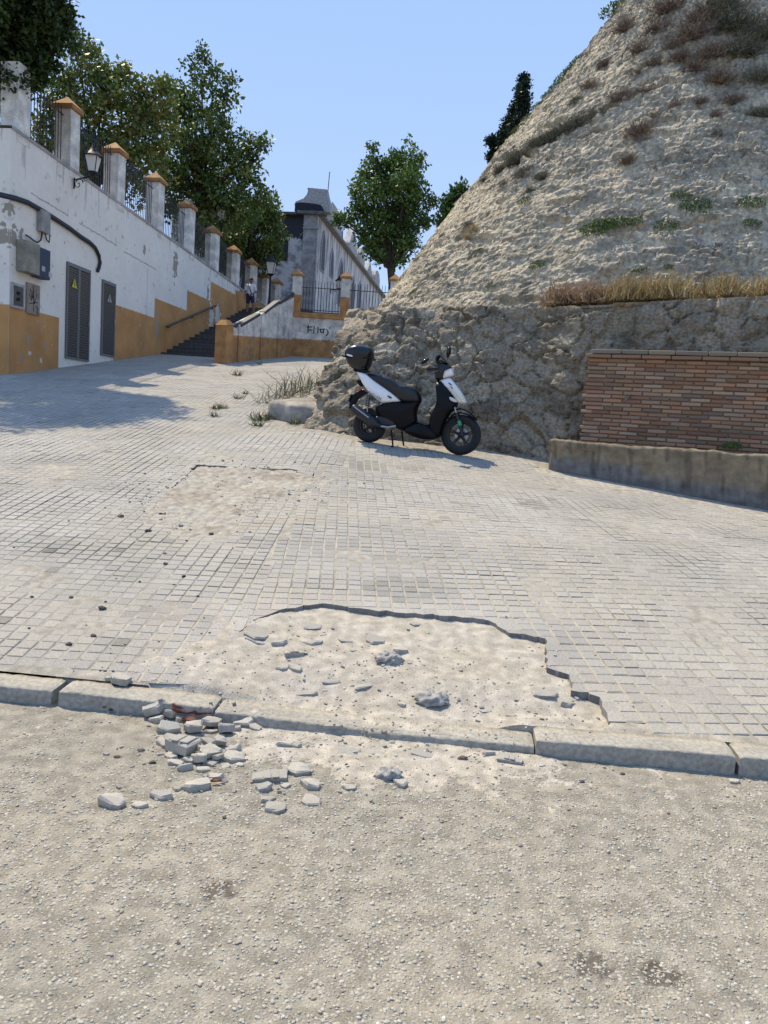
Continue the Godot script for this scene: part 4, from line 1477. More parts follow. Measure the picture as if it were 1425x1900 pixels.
	for ln in [[[0.1, 0.1], [0.2, -0.05], [0.32, 0.12], [0.38, -0.1], [0.5, 0.14]], [[0.12, -0.12], [0.55, -0.05]], [[0.3, 0.3], [0.33, -0.28]], [[0.45, -0.15], [0.58, -0.2], [0.5, -0.3], [0.62, -0.32]], [[0.15, 0.22], [0.22, 0.02], [0.3, 0.2]]]:
		var pts := []
		for q in ln: pts.append(wp(g0 + q[0] * (g1 - g0) / 0.68, ha.y + q[1], 0.053))
		stroke(mb, pts, wall_n, 0.022, L(0.03, 0.03, 0.035))
	obj("graffiti", mb, M.paint, hat, hat.position)
	mb = MB.new()
	var path := []
	for q in [[-60, 343], [0, 362], [28, 369], [52, 377], [76, 390], [100, 405], [130, 426], [152, 441], [168, 452], [178, 462], [184, 475], [186, 488], [184, 497], [181, 504]]:
		var a := W(q[0], q[1], 0.05)
		path.append(wp(a.x, a.y + rng.randf_range(-0.015, 0.015), 0.05))
	mb.tube(path, 0.048, 8, L(0.035, 0.033, 0.04))
	var p2 := []
	for i in path.size(): p2.append(path[i] + Vector3(0, 0.055 if i < 11 else 0.0, 0) + wall_dir * (0.05 if i >= 11 else 0.0))
	var cb := thing("cable_bundle", "thick black cable bundle running down across the white wall above the doors", "cable", path[6])
	obj("cable", mb, M.iron, cb, cb.position)
	mb = MB.new()
	mb.tube(p2, 0.022, 6, L(0.05, 0.048, 0.05))
	obj("cable", mb, M.iron, cb, cb.position)
	mb = MB.new()
	var lp := []
	for q in [[78, 432], [76, 445], [70, 450], [62, 446], [55, 440], [48, 436]]:
		var a := W(q[0], q[1], 0.06)
		lp.append(wp(a.x, a.y, 0.06))
	mb.tube(lp, 0.02, 6, L(0.04, 0.04, 0.042))
	obj("loose_wire", mb, M.iron, cb, cb.position)
	mb = MB.new()
	lp = []
	for q in [[84, 432], [86, 444], [91, 450], [93, 436]]:
		var a := W(q[0], q[1], 0.06)
		lp.append(wp(a.x, a.y, 0.06))
	mb.tube(lp, 0.018, 6, L(0.04, 0.04, 0.042))
	obj("loose_wire", mb, M.iron, cb, cb.position)
	# lamp on a scroll bracket
	var lb := W(138, 334, 0.02)
	lantern(wp(lb.x, lb.y, 0.02), PP(172, 322, wp(lb.x, lb.y, 0.75), wall_n), 1.0, "wall_lamp", "white glass lantern on a black scroll bracket fixed to the pillared wall", true)
	# garden behind the wall
	mb = MB.new()
	mb.quad(wp(ua, 6.7, -0.46), wp(ue + 8, 6.7, -0.46), wp(ue + 8, 6.9, -40), wp(ua, 6.9, -40), L(0.16, 0.13, 0.08))
	struct("garden_ground", mb, M.sand)

func lantern(foot: Vector3, at_: Vector3, k: float, called: String, label: String, bracket: bool) -> void:   # at_: bottom of the lantern
	var t := thing(called, label, "lamp", foot)
	var mb := MB.new()
	var ink := L(0.02, 0.022, 0.024)
	if bracket:
		var o := (at_ - foot)
		o.y = 0
		mb.tube([foot, foot + o * 0.5, foot + o + Vector3(0, 0.0, 0), at_ + Vector3(0, 0.02, 0)], 0.018 * k, 6, ink)
		mb.tube([foot + Vector3(0, 0.06, 0), foot - Vector3(0, 0.22, 0)], 0.018 * k, 6, ink)
		var sc := []
		for i in 22:
			var a := i * 0.42
			sc.append(foot + o * (0.22 + 0.012 * cos(a) * (22 - i)) + Vector3(0, -0.13 + 0.0065 * sin(a) * (22 - i), 0))
		mb.tube(sc, 0.011 * k, 5, ink)
		sc = []
		for i in 16:
			var a := i * 0.42
			sc.append(foot + o * (0.55 + 0.01 * cos(a) * (16 - i)) + Vector3(0, -0.07 + 0.004 * sin(a) * (16 - i), 0))
		mb.tube(sc, 0.010 * k, 5, ink)
		obj("bracket", mb, M.iron, t, foot)
	else:
		mb.lathe(Transform3D(Basis(), foot), [Vector2(0.13, 0), Vector2(0.12, 0.25), Vector2(0.07, 0.4), Vector2(0.055, 0.6), Vector2(0.042, at_.y - foot.y - 0.1), Vector2(0.07, at_.y - foot.y), Vector2(0.001, at_.y - foot.y + 0.01)], 10, ink)
		obj("post", mb, M.iron, t, foot)
	mb = MB.new()
	var r0 := 0.12 * k
	var r1 := 0.22 * k
	var h := 0.42 * k
	for i in 4:
		var a := TAU * (i + 0.5) / 4.0
		var b := TAU * (i + 1.5) / 4.0
		var c0 := at_ + Vector3(cos(a) * r0, 0.03, sin(a) * r0)
		var c1 := at_ + Vector3(cos(b) * r0, 0.03, sin(b) * r0)
		var c2 := at_ + Vector3(cos(b) * r1, h, sin(b) * r1)
		var c3 := at_ + Vector3(cos(a) * r1, h, sin(a) * r1)
		mb.quad(c1, c0, c3, c2, L(0.62, 0.61, 0.56))
	obj("glass", mb, M.skin, t, foot)
	for i in 4:
		mb = MB.new()
		var a := TAU * (i + 0.5) / 4.0
		mb.tube([at_ + Vector3(cos(a) * r0, 0.02, sin(a) * r0), at_ + Vector3(cos(a) * r1, h, sin(a) * r1)], 0.012 * k, 5, ink)
		obj("frame_bar", mb, M.iron, t, foot)
	mb = MB.new()
	mb.lathe(Transform3D(Basis(Vector3.UP, PI / 4), at_ + Vector3(0, h, 0)), [Vector2(r1 * 1.08, -0.02 * k), Vector2(r1 * 1.12, 0.01 * k), Vector2(r1 * 0.5, 0.12 * k), Vector2(r1 * 0.42, 0.17 * k), Vector2(0.05 * k, 0.22 * k), Vector2(0.02 * k, 0.3 * k), Vector2(0.001, 0.32 * k)], 8, ink)
	obj("roof", mb, M.iron, t, foot)
	mb = MB.new()
	mb.lathe(Transform3D(Basis(Vector3.UP, PI / 4), at_), [Vector2(0.02 * k, -0.06 * k), Vector2(r0 * 0.8, -0.01), Vector2(r0 * 1.1, 0.02), Vector2(r0 * 1.05, 0.04)], 8, ink)
	obj("base", mb, M.iron, t, foot)

# ---------- steps, their side wall, the wall with the fence, the church
func painted_face(mb: MB, a: Vector3, b: Vector3, ya: Array, yb_: Array, lim: Array, nu: int, nv: int, seed_: float) -> void:   # [left, right] bottom, top and colour line
	var pts := PackedVector3Array()
	var cols := PackedColorArray()
	for j in nv:
		for i in nu:
			var f := float(i) / (nu - 1)
			var p := a.lerp(b, f)
			p.y = lerpf(lerpf(ya[0], ya[1], f), lerpf(yb_[0], yb_[1], f), float(j) / (nv - 1))
			pts.append(p)
			var s := f * a.distance_to(b)
			var n1 := n_a.get_noise_2d(s * 1.2 + seed_, p.y * 1.2)
			var n2 := n_b.get_noise_2d(s * 6.0 + seed_, p.y * 6.0)
			var l := lerpf(lim[0], lim[1], f) + 0.03 * n2
			var c := OCHRE if p.y < l else LIME
			c = c * (1.0 + 0.12 * n1)
			var run := n_b.get_noise_2d(s * 7.0 + seed_, p.y * 0.6) + 0.5 * n1
			if run > 0.42: c = c.lerp(L(0.26, 0.22, 0.18), 0.5)
			if n1 + 0.5 * n2 < -0.55: c = c.lerp(L(0.45, 0.40, 0.33), 0.6)
			cols.append(c)
	mb.grid(pts, nu, nv, cols)

var corner := Vector3.ZERO
func build_stairs() -> void:
	var a := PG(428, 673)
	var b := PG(541, 661)
	corner = b
	var u0 := W(298, 661).x
	var y0 := W(298, 661).y - 0.02
	var u1 := W(462, 573).x
	var y1 := W(462, 573).y
	var n := 19
	var t := thing("staircase", "dark stone steps climbing in shade between ochre wall and white side wall", "staircase", wp(u0, y0, 0.02))
	var off := t.position
	for i in n:
		var ua := lerpf(u0, u1, float(i) / n)
		var w := lerpf(2.62, 3.1, float(i) / n)
		var mb := MB.new()
		var yt := lerpf(y0, y1, (i + 1.0) / n)
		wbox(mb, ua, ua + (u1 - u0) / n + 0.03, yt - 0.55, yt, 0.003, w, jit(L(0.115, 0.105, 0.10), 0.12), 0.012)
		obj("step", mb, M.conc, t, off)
	var mb := MB.new()
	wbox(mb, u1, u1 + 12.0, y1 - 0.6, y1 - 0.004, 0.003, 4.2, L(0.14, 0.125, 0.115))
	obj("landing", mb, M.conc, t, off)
	# side wall
	var nn := (b - a).cross(Vector3.UP).normalized()
	if nn.dot(EYE - a) < 0: nn = -nn
	var e := (b - a).normalized()
	t = thing("stair_side_wall", "white and ochre side wall of the steps, its top rising to the fence", "wall", a)
	var ta := PP(431, 610, a, nn).y
	var tb := PP(541, 549, a, nn).y
	var la := PP(432, 622, a, nn).y
	var lb := PP(540, 629, a, nn).y
	mb = MB.new()
	painted_face(mb, a, b, [a.y - 0.3, b.y - 0.3], [ta, tb], [la, lb], 110, 70, 3.0)
	var bk := -nn * 0.32
	mb.quad(Vector3(a.x, ta, a.z), Vector3(b.x, tb, b.z), Vector3(b.x, tb, b.z) + bk, Vector3(a.x, ta, a.z) + bk, LIME)
	mb.quad(b + bk - Vector3(0, 0.3, 0), a + bk - Vector3(0, 0.3, 0), Vector3(a.x, ta, a.z) + bk, Vector3(b.x, tb, b.z) + bk, LIME)
	mb.quad(a + bk - Vector3(0, 0.3, 0), a - Vector3(0, 0.3, 0), Vector3(a.x, ta, a.z), Vector3(a.x, ta, a.z) + bk, OCHRE)
	obj("plaster", mb, M.paint, t, a)
	for q in [[438, 452], [480, 491], [512, 526]]:
		mb = MB.new()
		var s0 := (PP(q[0], 650, a, nn) - a).dot(e)
		var s1 := (PP(q[1], 650, a, nn) - a).dot(e)
		var l := a.distance_to(b)
		var yt := lerpf(ta, tb, s0 / l) - 0.02
		var p0 := a + e * s0 + nn * 0.05
		var p1 := a + e * s1 + nn * 0.05
		painted_face(mb, p0, p1, [p0.y - 0.3, p1.y - 0.3], [yt, yt], [lerpf(la, lb, s0 / l), lerpf(la, lb, s1 / l)], 6, 60, 9.0 + s0)
		for k in 2:
			var pe: Vector3 = p0 if k == 0 else p1
			var qq := pe - nn * 0.06
			painted_face(mb, qq if k == 0 else pe, pe if k == 0 else qq, [pe.y - 0.3, pe.y - 0.3], [yt, yt], [lerpf(la, lb, s0 / l), lerpf(la, lb, s0 / l)], 2, 60, 1.0)
		mb.quad(Vector3(p0.x, yt, p0.z), Vector3(p1.x, yt, p1.z), Vector3(p1.x, yt, p1.z) - nn * 0.06, Vector3(p0.x, yt, p0.z) - nn * 0.06, LIME)
		obj("pilaster", mb, M.paint, t, a)
	for q in [[431, 607, 437, 602], [441, 605, 478, 583], [486, 581, 514, 560], [515, 562, 541, 544]]:
		mb = MB.new()
		var p0 := PP(q[0], q[1], a - nn * 0.1, nn)
		var p1 := PP(q[2], q[3], a - nn * 0.1, nn)
		var mid := (p0 + p1) * 0.5
		var dv := (p1 - p0)
		var bs := Basis(dv.normalized(), nn.cross(dv.normalized()), nn)
		mb.box(Transform3D(bs, mid), Vector3(dv.length(), 0.10, 0.24), L(0.05, 0.048, 0.055), 0.02)
		obj("dark_coping", mb, M.iron, t, a)
	# newel
	var nb := PG(414, 674)
	t = thing("newel_post", "squat ochre post with a blunt cap at the foot of the steps", "post", nb)
	var bs2 := Basis(e, Vector3.UP, e.cross(Vector3.UP))
	var hgt := PP(414, 603, nb, Vector3(0, 0, 1)).y - nb.y
	mb = MB.new()
	mb.box(Transform3D(bs2, Vector3(0, hgt * 0.5 - 0.15, 0)), Vector3(0.44, hgt + 0.3, 0.40), OCHRE * 1.1, 0.02)
	obj("shaft", mb, M.paint, t)
	mb = MB.new()
	var q4: Array[Vector3] = []
	var q5: Array[Vector3] = []
	for s in [[-1, -1], [1, -1], [1, 1], [-1, 1]]:
		q4.append(bs2 * Vector3(0.23 * s[0], hgt, 0.21 * s[1]))
		q5.append(bs2 * Vector3(0.10 * s[0], hgt + 0.16, 0.10 * s[1]))
	for i in 4: mb.quad(q4[(i + 1) % 4], q4[i], q5[i], q5[(i + 1) % 4], OCHRE * 1.15)
	mb.quad(q5[3], q5[2], q5[1], q5[0], OCHRE * 1.15)
	obj("cap", mb, M.paint, t)

func build_back_wall() -> void:
	var nn := Vector3(0, 0, 1)
	var b := corner
	var r := Vector3(b.x + 8.0, b.y, b.z)
	var yy := func(px: float, py: float) -> float: return PP(px, py, b, nn).y
	var t := thing("fence_wall", "white and ochre retaining wall with graffiti, pillars and iron fence below the church", "wall", b)
	var y_or: float = (yy.call(560, 629) + yy.call(640, 634)) * 0.5
	var y_w: float = (yy.call(560, 589) + yy.call(640, 594)) * 0.5
	var y_b: float = (yy.call(560, 580) + yy.call(640, 585)) * 0.5
	var mb := MB.new()
	painted_face(mb, b, r, [b.y - 0.5, b.y - 0.9], [y_w, y_w], [y_or, y_or], 160, 60, 31.0)
	obj("plaster", mb, M.paint, t, b)
	mb = MB.new()
	mb.box(at(Vector3(b.x + 4.0, (y_w + y_b) * 0.5, b.z - 0.12)), Vector3(8.0, y_b - y_w, 0.40), OCHRE, 0.012)
	obj("ledge", mb, M.paint, t, b)
	var ink := MB.new()
	var g := func(px: float, py: float) -> Vector3: return PP(px, py, b + nn * 0.012, nn)
	for ln in [[[572, 603], [571.5, 617]], [[570, 607], [579, 606.5]], [[574, 612], [579, 612.5]], [[583, 605], [582, 619]], [[590, 607], [590, 618]], [[593, 611], [603, 610.5]], [[595, 611], [595, 616], [600, 617], [601, 611]], [[606, 611], [609, 616], [608, 620], [605, 623]], [[611.5, 609], [612.6, 608]]]:
		var pts := []
		for q in ln: pts.append(g.call(q[0], q[1]))
		stroke(ink, pts, nn, 0.035, L(0.05, 0.05, 0.055))
	obj("graffiti", ink, M.paint, t, b)
	var cols := [[541, 557, 546], [631, 647, 551], [722, 738, 556]]
	var xs := []
	for k in 3:
		var x0: float = PP(cols[k][0], 570, b, nn).x
		var x1: float = PP(cols[k][1], 570, b, nn).x
		var ymid: float = yy.call(cols[k][0], cols[k][2])
		var yt: float = yy.call(cols[k][0], 511 + k * 5)
		xs.append([x0, x1])
		mb = MB.new()
		mb.box(at(Vector3((x0 + x1) * 0.5, (y_b + ymid) * 0.5, b.z - 0.14)), Vector3(x1 - x0, ymid - y_b, x1 - x0 + 0.02), OCHRE, 0.008)
		var p := obj("pillar", mb, M.paint, t, b)
		mb = MB.new()
		mb.box(at(Vector3((x0 + x1) * 0.5, (yt + ymid) * 0.5, b.z - 0.14)), Vector3(x1 - x0 + 0.008, yt - ymid, x1 - x0 + 0.028), LIME, 0.008)
		obj("white_shaft", mb, M.paint, p, b)
		mb = MB.new()
		var c := Vector3((x0 + x1) * 0.5, yt + 0.04, b.z - 0.14)
		mb.box(at(c), Vector3(x1 - x0 + 0.12, 0.08, x1 - x0 + 0.12), OCHRE, 0.01)
		var h := (x1 - x0) * 0.5 + 0.05
		var q: Array[Vector3] = []
		for s in [[-1, -1], [1, -1], [1, 1], [-1, 1]]: q.append(c + Vector3(h * s[0], 0.04, h * s[1]))
		for i in 4: mb.tri(q[(i + 1) % 4], q[i], c + Vector3(0, 0.24, 0), OCHRE * 0.95)
		obj("cap", mb, M.paint, p, b)
	var bar := MB.new()
	bar.tube([Vector3.ZERO, Vector3(0, 1.12, 0), Vector3(0, 1.2, 0)], [0.011, 0.011, 0.002], 6, Color(1, 1, 1))
	var bm := bar.mesh(M.rail)
	for k in 2:
		var x0: float = xs[k][1] + 0.02
		var x1: float = xs[k + 1][0] - 0.02
		var f := Node3D.new()
		f.name = "railing"
		t.add_child(f, true)
		var n := int((x1 - x0) / 0.105)
		for i in n: put("bar", bm, f, Vector3(lerpf(x0, x1, (i + 0.5) / n), y_b, b.z - 0.12) - b)
		for hh in [0.13, 0.93]:
			mb = MB.new()
			mb.tube([Vector3(x0 - 0.04, y_b + hh, b.z - 0.12), Vector3(x1 + 0.04, y_b + hh, b.z - 0.12)], 0.017, 6, Color(1, 1, 1))
			obj("rail", mb, M.rail, f, b)
	mb = MB.new()
	mb.quad(Vector3(b.x - 0.25, y_b - 0.06, b.z - 0.3), Vector3(b.x + 30, y_b - 0.06, b.z - 0.3), Vector3(b.x + 30, y_b - 0.06, b.z - 9), Vector3(b.x - 0.25, y_b - 0.06, b.z - 9), L(0.33, 0.30, 0.25))
	mb.quad(Vector3(b.x - 14.0, y_b - 0.06, b.z - 9), Vector3(b.x + 30, y_b - 0.06, b.z - 9), Vector3(b.x + 30, y_b - 0.06, b.z - 90), Vector3(b.x - 14.0, y_b - 0.06, b.z - 90), L(0.33, 0.30, 0.25))
	struct("church_yard", mb, M.sand)
	yard = y_b - 0.06
	var lp := P(502, 510, 37.0)
	lantern(Vector3(lp.x, W(462, 573).y, lp.z), lp, 1.35, "street_lamp", "white lantern on a black post at the top of the steps", false)
	lp = P(411, 412, 33.5)
	lantern(Vector3(lp.x, 6.8, lp.z), lp, 1.35, "street_lamp", "white lantern among the dark trees behind the pillared wall", false)

var yard := 6.0
func paint_fn(wm: float, hm: float, ppm: float, f: Callable) -> ImageTexture:
	var w := int(wm * ppm)
	var h := int(hm * ppm)
	var img := Image.create(w, h, false, Image.FORMAT_RGB8)
	for j in h:
		for i in w:
			var c: Color = f.call((i + 0.5) / ppm, hm - (j + 0.5) / ppm)
			img.set_pixel(i, j, c.linear_to_srgb())
	return ImageTexture.create_from_image(img)

func arch(w: float, h: float, point: float) -> PackedVector2Array:
	var p := PackedVector2Array([Vector2(-w * 0.5, 0), Vector2(w * 0.5, 0), Vector2(w * 0.5, h - point)])
	for k in [0.35, 0.65, 0.85]: p.append(Vector2(w * 0.5 * (1.0 - k * k), h - point + point * k))
	p.append(Vector2(0, h))
	for k in [0.85, 0.65, 0.35]: p.append(Vector2(-w * 0.5 * (1.0 - k * k), h - point + point * k))
	p.append(Vector2(-w * 0.5, h - point))
	return p

func build_church() -> void:
	var c0 := P(580, 590, 42.0)
	c0.y = yard
	var sd := wall_dir
	var fr := -wall_n
	var top: float = PP(580, 398, c0, sd).y
	var hm := top - yard
	var t := thing("church", "old stained white church with scrolled parapet and pointed windows behind the fence", "church", c0)
	var stain_side := func(u: float, y: float) -> Color:
		var c := L(0.70, 0.68, 0.64)
		var run := n_b.get_noise_2d(u * 5.5, y * 0.22) + 0.55 * n_a.get_noise_2d(u * 1.3, y * 0.5)
		c = c.lerp(L(0.17, 0.165, 0.17), smoothstep(-0.12, 0.35, run) * 0.85)
		return c * (1.0 + 0.12 * n_b.get_noise_2d(u * 3.0, y * 3.0))
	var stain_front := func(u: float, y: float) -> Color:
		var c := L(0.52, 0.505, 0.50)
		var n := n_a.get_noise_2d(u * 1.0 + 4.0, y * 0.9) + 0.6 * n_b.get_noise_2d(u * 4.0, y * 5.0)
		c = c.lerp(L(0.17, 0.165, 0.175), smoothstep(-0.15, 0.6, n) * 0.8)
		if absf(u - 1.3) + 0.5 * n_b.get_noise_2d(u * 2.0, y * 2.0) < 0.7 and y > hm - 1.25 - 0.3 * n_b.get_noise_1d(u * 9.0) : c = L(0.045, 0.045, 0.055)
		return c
	var ms := tmat(paint_fn(26.0, hm, 20.0, stain_side))
	var mf := tmat(paint_fn(8.0, hm, 24.0, stain_front))
	var up := Vector3(0, hm, 0)
	var w := Color(1, 1, 1)
	var mb := MB.new()
	mb.quad_uv(c0, c0 + sd * 26.0, c0 + sd * 26.0 + up, c0 + up, w, Vector2(0, 1), Vector2(1, 1), Vector2(1, 0), Vector2(0, 0))
	obj("side_wall", mb, ms, t, c0)
	mb = MB.new()
	mb.quad_uv(c0 + fr * 8.0, c0, c0 + up, c0 + fr * 8.0 + up, w, Vector2(1, 1), Vector2(0, 1), Vector2(0, 0), Vector2(1, 0))
	obj("front_wall", mb, mf, t, c0)
	mb = MB.new()
	mb.quad(c0 + up, c0 + sd * 26.0 + up, c0 + sd * 26.0 + up + fr * 8.0, c0 + up + fr * 8.0, L(0.25, 0.22, 0.19))
	obj("roof", mb, M.conc, t, c0)
	var bs := Basis(-fr, Vector3.UP, -sd)          # x to the right, z to the camera
	var bx := func(x: float, y: float, z: float, s: Vector3, col: Color, called: String, bev := 0.02) -> MeshInstance3D:
		var m := MB.new()
		m.box(Transform3D(bs, bs * Vector3(x, y, z)), s, col, bev)
		return obj(called, m, M.paint, t)
	bx.call(-0.36, hm * 0.5, 0.09, Vector3(0.72, hm, 0.18), L(0.44, 0.43, 0.43), "corner_pilaster")
	bx.call(-0.3, hm + 0.02, 0.1, Vector3(1.5, 0.16, 0.55), L(0.20, 0.19, 0.195), "cornice")
	bx.call(-4.6, hm - 0.02, 0.05, Vector3(7.0, 0.14, 0.4), L(0.14, 0.135, 0.14), "cornice")
	bx.call(0.12, hm + 0.02, -13.0, Vector3(0.4, 0.14, 26.0), L(0.34, 0.33, 0.32), "cornice")
	bx.call(-0.3, hm - 0.75, 0.2, Vector3(0.9, 0.07, 0.08), L(0.5, 0.49, 0.48), "string_course")
	# scrolled parapet over the corner
	var par := PackedVector2Array([Vector2(0.62, 0.0), Vector2(0.60, 0.42), Vector2(0.45, 0.9), Vector2(0.38, 1.16), Vector2(-0.62, 1.22), Vector2(-0.66, 1.14), Vector2(-0.60, 1.1), Vector2(-0.66, 0.88), Vector2(-0.82, 0.68), Vector2(-1.05, 0.58), Vector2(-1.24, 0.5), Vector2(-1.3, 0.34), Vector2(-1.24, 0.2), Vector2(-1.28, 0.0)])
	mb = MB.new()
	mb.slab(Transform3D(bs, bs * Vector3(0.02, hm + 0.1, -0.15)), par, 0.3, 0.03, L(0.56, 0.54, 0.52))
	var pp := obj("parapet", mb, M.conc, t)
	mb = MB.new()
	mb.slab(Transform3D(bs, bs * Vector3(0.02, hm + 0.1, 0.157)), PackedVector2Array([Vector2(0.35, 0.01), Vector2(0.25, 0.2), Vector2(0.1, 0.36), Vector2(-0.3, 0.42), Vector2(-0.7, 0.44), Vector2(-1.0, 0.45), Vector2(-1.25, 0.40), Vector2(-1.26, 0.02)]), 0.006, 0.002, L(0.05, 0.05, 0.06))
	obj("soot", mb, M.conc, pp)
	mb = MB.new()
	mb.tube([bs * Vector3(0.42, hm + 1.1, -0.1), bs * Vector3(0.46, hm + 2.2, -0.1)], 0.025, 6, L(0.15, 0.15, 0.16))
	obj("mast", mb, M.iron, t)
	mb = MB.new()
	mb.tube([bs * Vector3(0.06, hm - 0.7, 0.16), bs * Vector3(0.06, 0.3, 0.16)], 0.045, 6, L(0.62, 0.6, 0.58))
	obj("downpipe", mb, M.conc, t)
	# openings
	var su := func(px: float, py: float) -> Vector2:
		var q := PP(px, py, c0, wall_n) - c0
		return Vector2(q.dot(sd), q.y)
	var sb := Basis(sd, Vector3.UP, wall_n)
	for q in [[596, 504, 0.75, 2.0], [613, 513, 0.7, 1.4], [628, 566, 1.1, 2.6], [651, 580, 1.0, 2.2], [664, 580, 1.0, 2.0]]:
		var a: Vector2 = su.call(q[0], q[1])
		mb = MB.new()
		mb.slab(Transform3D(sb, sd * a.x + Vector3(0, maxf(a.y, 0.02), 0) + wall_n * 0.02), arch(q[2] + 0.24, q[3] + 0.2, 0.95), 0.05, 0.02, L(0.50, 0.49, 0.48))
		var win := obj("window", mb, M.conc, t)
		mb = MB.new()
		mb.slab(Transform3D(sb, sd * a.x + Vector3(0, maxf(a.y, 0.02) + 0.08, 0) + wall_n * 0.055), arch(q[2], q[3], 0.85), 0.02, 0.005, L(0.025, 0.025, 0.03))
		obj("pane", mb, M.iron, win)
	var fw := PP(518, 482, c0, sd) - c0
	mb = MB.new()
	mb.box(Transform3D(bs, fw + sd * -0.02 + Vector3(0, 0.5, 0)), Vector3(0.9, 1.05, 0.06), L(0.025, 0.025, 0.03))
	obj("front_window", mb, M.iron, t)
	# stepped masses along the roof
	for q in [[5.2, 4.2, 1.5, 0], [10.6, 3.0, 2.0, 1], [14.4, 1.9, 1.5, 2], [18.0, 2.6, 1.2, 1], [22.0, 2.6, 1.4, 2]]:
		var w2: float = q[1] * 0.5
		var h2: float = q[2]
		var sh: Array = [[-w2, 0.0], [w2, 0.0], [w2 * 0.75, h2 * 0.35], [w2 * 0.4, h2 * 0.6], [0.0, h2], [-w2 * 0.9, h2 * 1.0], [-w2, h2 * 0.9]] if q[3] == 0 else ([[-w2, 0.0], [w2, 0.0], [w2, h2 * 0.3], [0.0, h2], [-w2, h2 * 0.3]] if q[3] == 1 else [[-w2, 0.0], [w2, 0.0], [w2, h2 * 0.6], [w2 * 0.6, h2 * 0.9], [0.0, h2], [-w2 * 0.6, h2 * 0.9], [-w2, h2 * 0.6]])
		var pl := PackedVector2Array()
		for v in sh: pl.append(Vector2(v[0], v[1]))
		mb = MB.new()
		mb.slab(Transform3D(Basis(sd, Vector3.UP, wall_n), sd * q[0] + Vector3(0, hm + 0.09, 0) - wall_n * 0.2), pl, 0.22, 0.03, jit(L(0.56, 0.54, 0.50), 0.12))
		obj("roof_gable", mb, M.paint, t)
	bx.call(-2.5, hm + 0.4, -7.0, Vector3(4.0, 0.8, 0.5), L(0.4, 0.38, 0.36), "gable")
	for q in [[6.5, 1.0], [12.4, 0.9]]:
		mb = MB.new()
		mb.tube([bs * Vector3(0.05, hm, -q[0]), bs * Vector3(0.05, hm + q[1], -q[0])], 0.03, 5, L(0.2, 0.2, 0.2))
		obj("rod", mb, M.iron, t)
	var l0: Vector2 = su.call(613, 534)
	var lf := c0 + sd * l0.x + Vector3(0, l0.y - 0.1, 0) + wall_n * 0.02
	lantern(lf, lf + wall_n * 0.5 + Vector3(0, 0.05, 0), 1.1, "wall_lamp", "small dark lantern on a bracket on the stained church side", true)

# ---------- trees and plants
func leaf_cluster(seed_: int, leaves: int, spread: float, size: float, droop: float) -> ArrayMesh:
	var r := RandomNumberGenerator.new()
	r.seed = seed_
	var mb := MB.new()
	for k in leaves:
		var dirv := Vector3(r.randfn(), r.randfn(), r.randfn()).normalized()
		var p := dirv * spread * pow(r.randf(), 0.5)
		var ax := (Vector3(r.randfn(), r.randfn() - droop, r.randfn())).normalized()
		var sd := ax.cross(Vector3(r.randfn(), r.randfn(), r.randfn())).normalized()
		var l := size * r.randf_range(0.7, 1.3)
		var w := l * r.randf_range(0.22, 0.34)
		var n := ax.cross(sd) * l * 0.1
		var c := Color(1, 1, 1) * r.randf_range(0.75, 1.25)
		mb.quad(p, p + ax * l * 0.5 + sd * w + n, p + ax * l, p + ax * l * 0.5 - sd * w + n, c)
	return mb.mesh(M.leaf)

func grow(called: String, label: String, cat: String, group: String, base: Vector3, d: float, blobs: Array, tones: Array, per: float, cl: Mesh, limb := 0.07, trunk := 0.2, squash := 1.0) -> void:
	var t := thing(called, label, cat, base, group)
	var xs := []
	var cs := []
	var mid := Vector3.ZERO
	var pos := []
	for b in blobs:
		var dz: float = rng.randf_range(-1.0, 1.0) * b[2] / F * d * 0.9
		var p := P(b[0], b[1], d + dz)
		pos.append(p)
		mid += p / blobs.size()
	for i in blobs.size():
		var b: Array = blobs[i]
		var r: float = b[2] / F * d
		var dens: float = b[3] if b.size() > 3 else 1.0
		var n := int(r * r * per * dens) + 6
		for k in n:
			var dirv := Vector3(rng.randfn(), rng.randfn(), rng.randfn()).normalized()
			var p: Vector3 = pos[i] + dirv * r * pow(rng.randf(), 0.42) * Vector3(1, squash, 1) * rng.randf_range(0.8, 1.15)
			var cav := n_a.get_noise_3d(p.x * 1.3, p.y * 1.3, p.z * 1.3)
			if cav < -0.2 and dens > 0.6: continue
			xs.append(Transform3D(Basis.from_euler(Vector3(rng.randf() * TAU, rng.randf() * TAU, 0)).scaled(Vector3.ONE * rng.randf_range(0.75, 1.25)), p - base))
			var c: Color = tones[rng.randi() % tones.size()]
			cs.append(jit(c, 0.22))
	var mb := MB.new()
	var fork := Vector3(lerpf(base.x, mid.x, 0.6), lerpf(base.y, mid.y, 0.55), lerpf(base.z, mid.z, 0.6))
	mb.tube([base + Vector3(0, -0.3, 0), base.lerp(fork, 0.4) + Vector3(0.08, 0, 0.05), fork], [trunk * 1.25, trunk, trunk * 0.7], 9, L(0.11, 0.085, 0.06))
	for p in pos:
		var m: Vector3 = fork.lerp(p, 0.5) + Vector3(rng.randfn() * 0.15, 0.2, rng.randfn() * 0.15)
		mb.tube([fork + Vector3(0, -0.1, 0), m, p], [limb, limb * 0.6, 0.01], 6, L(0.10, 0.08, 0.055))
	obj("trunk", mb, M.bark, t, base)
	scatter("crown", cl, xs, cs, "", "", t)

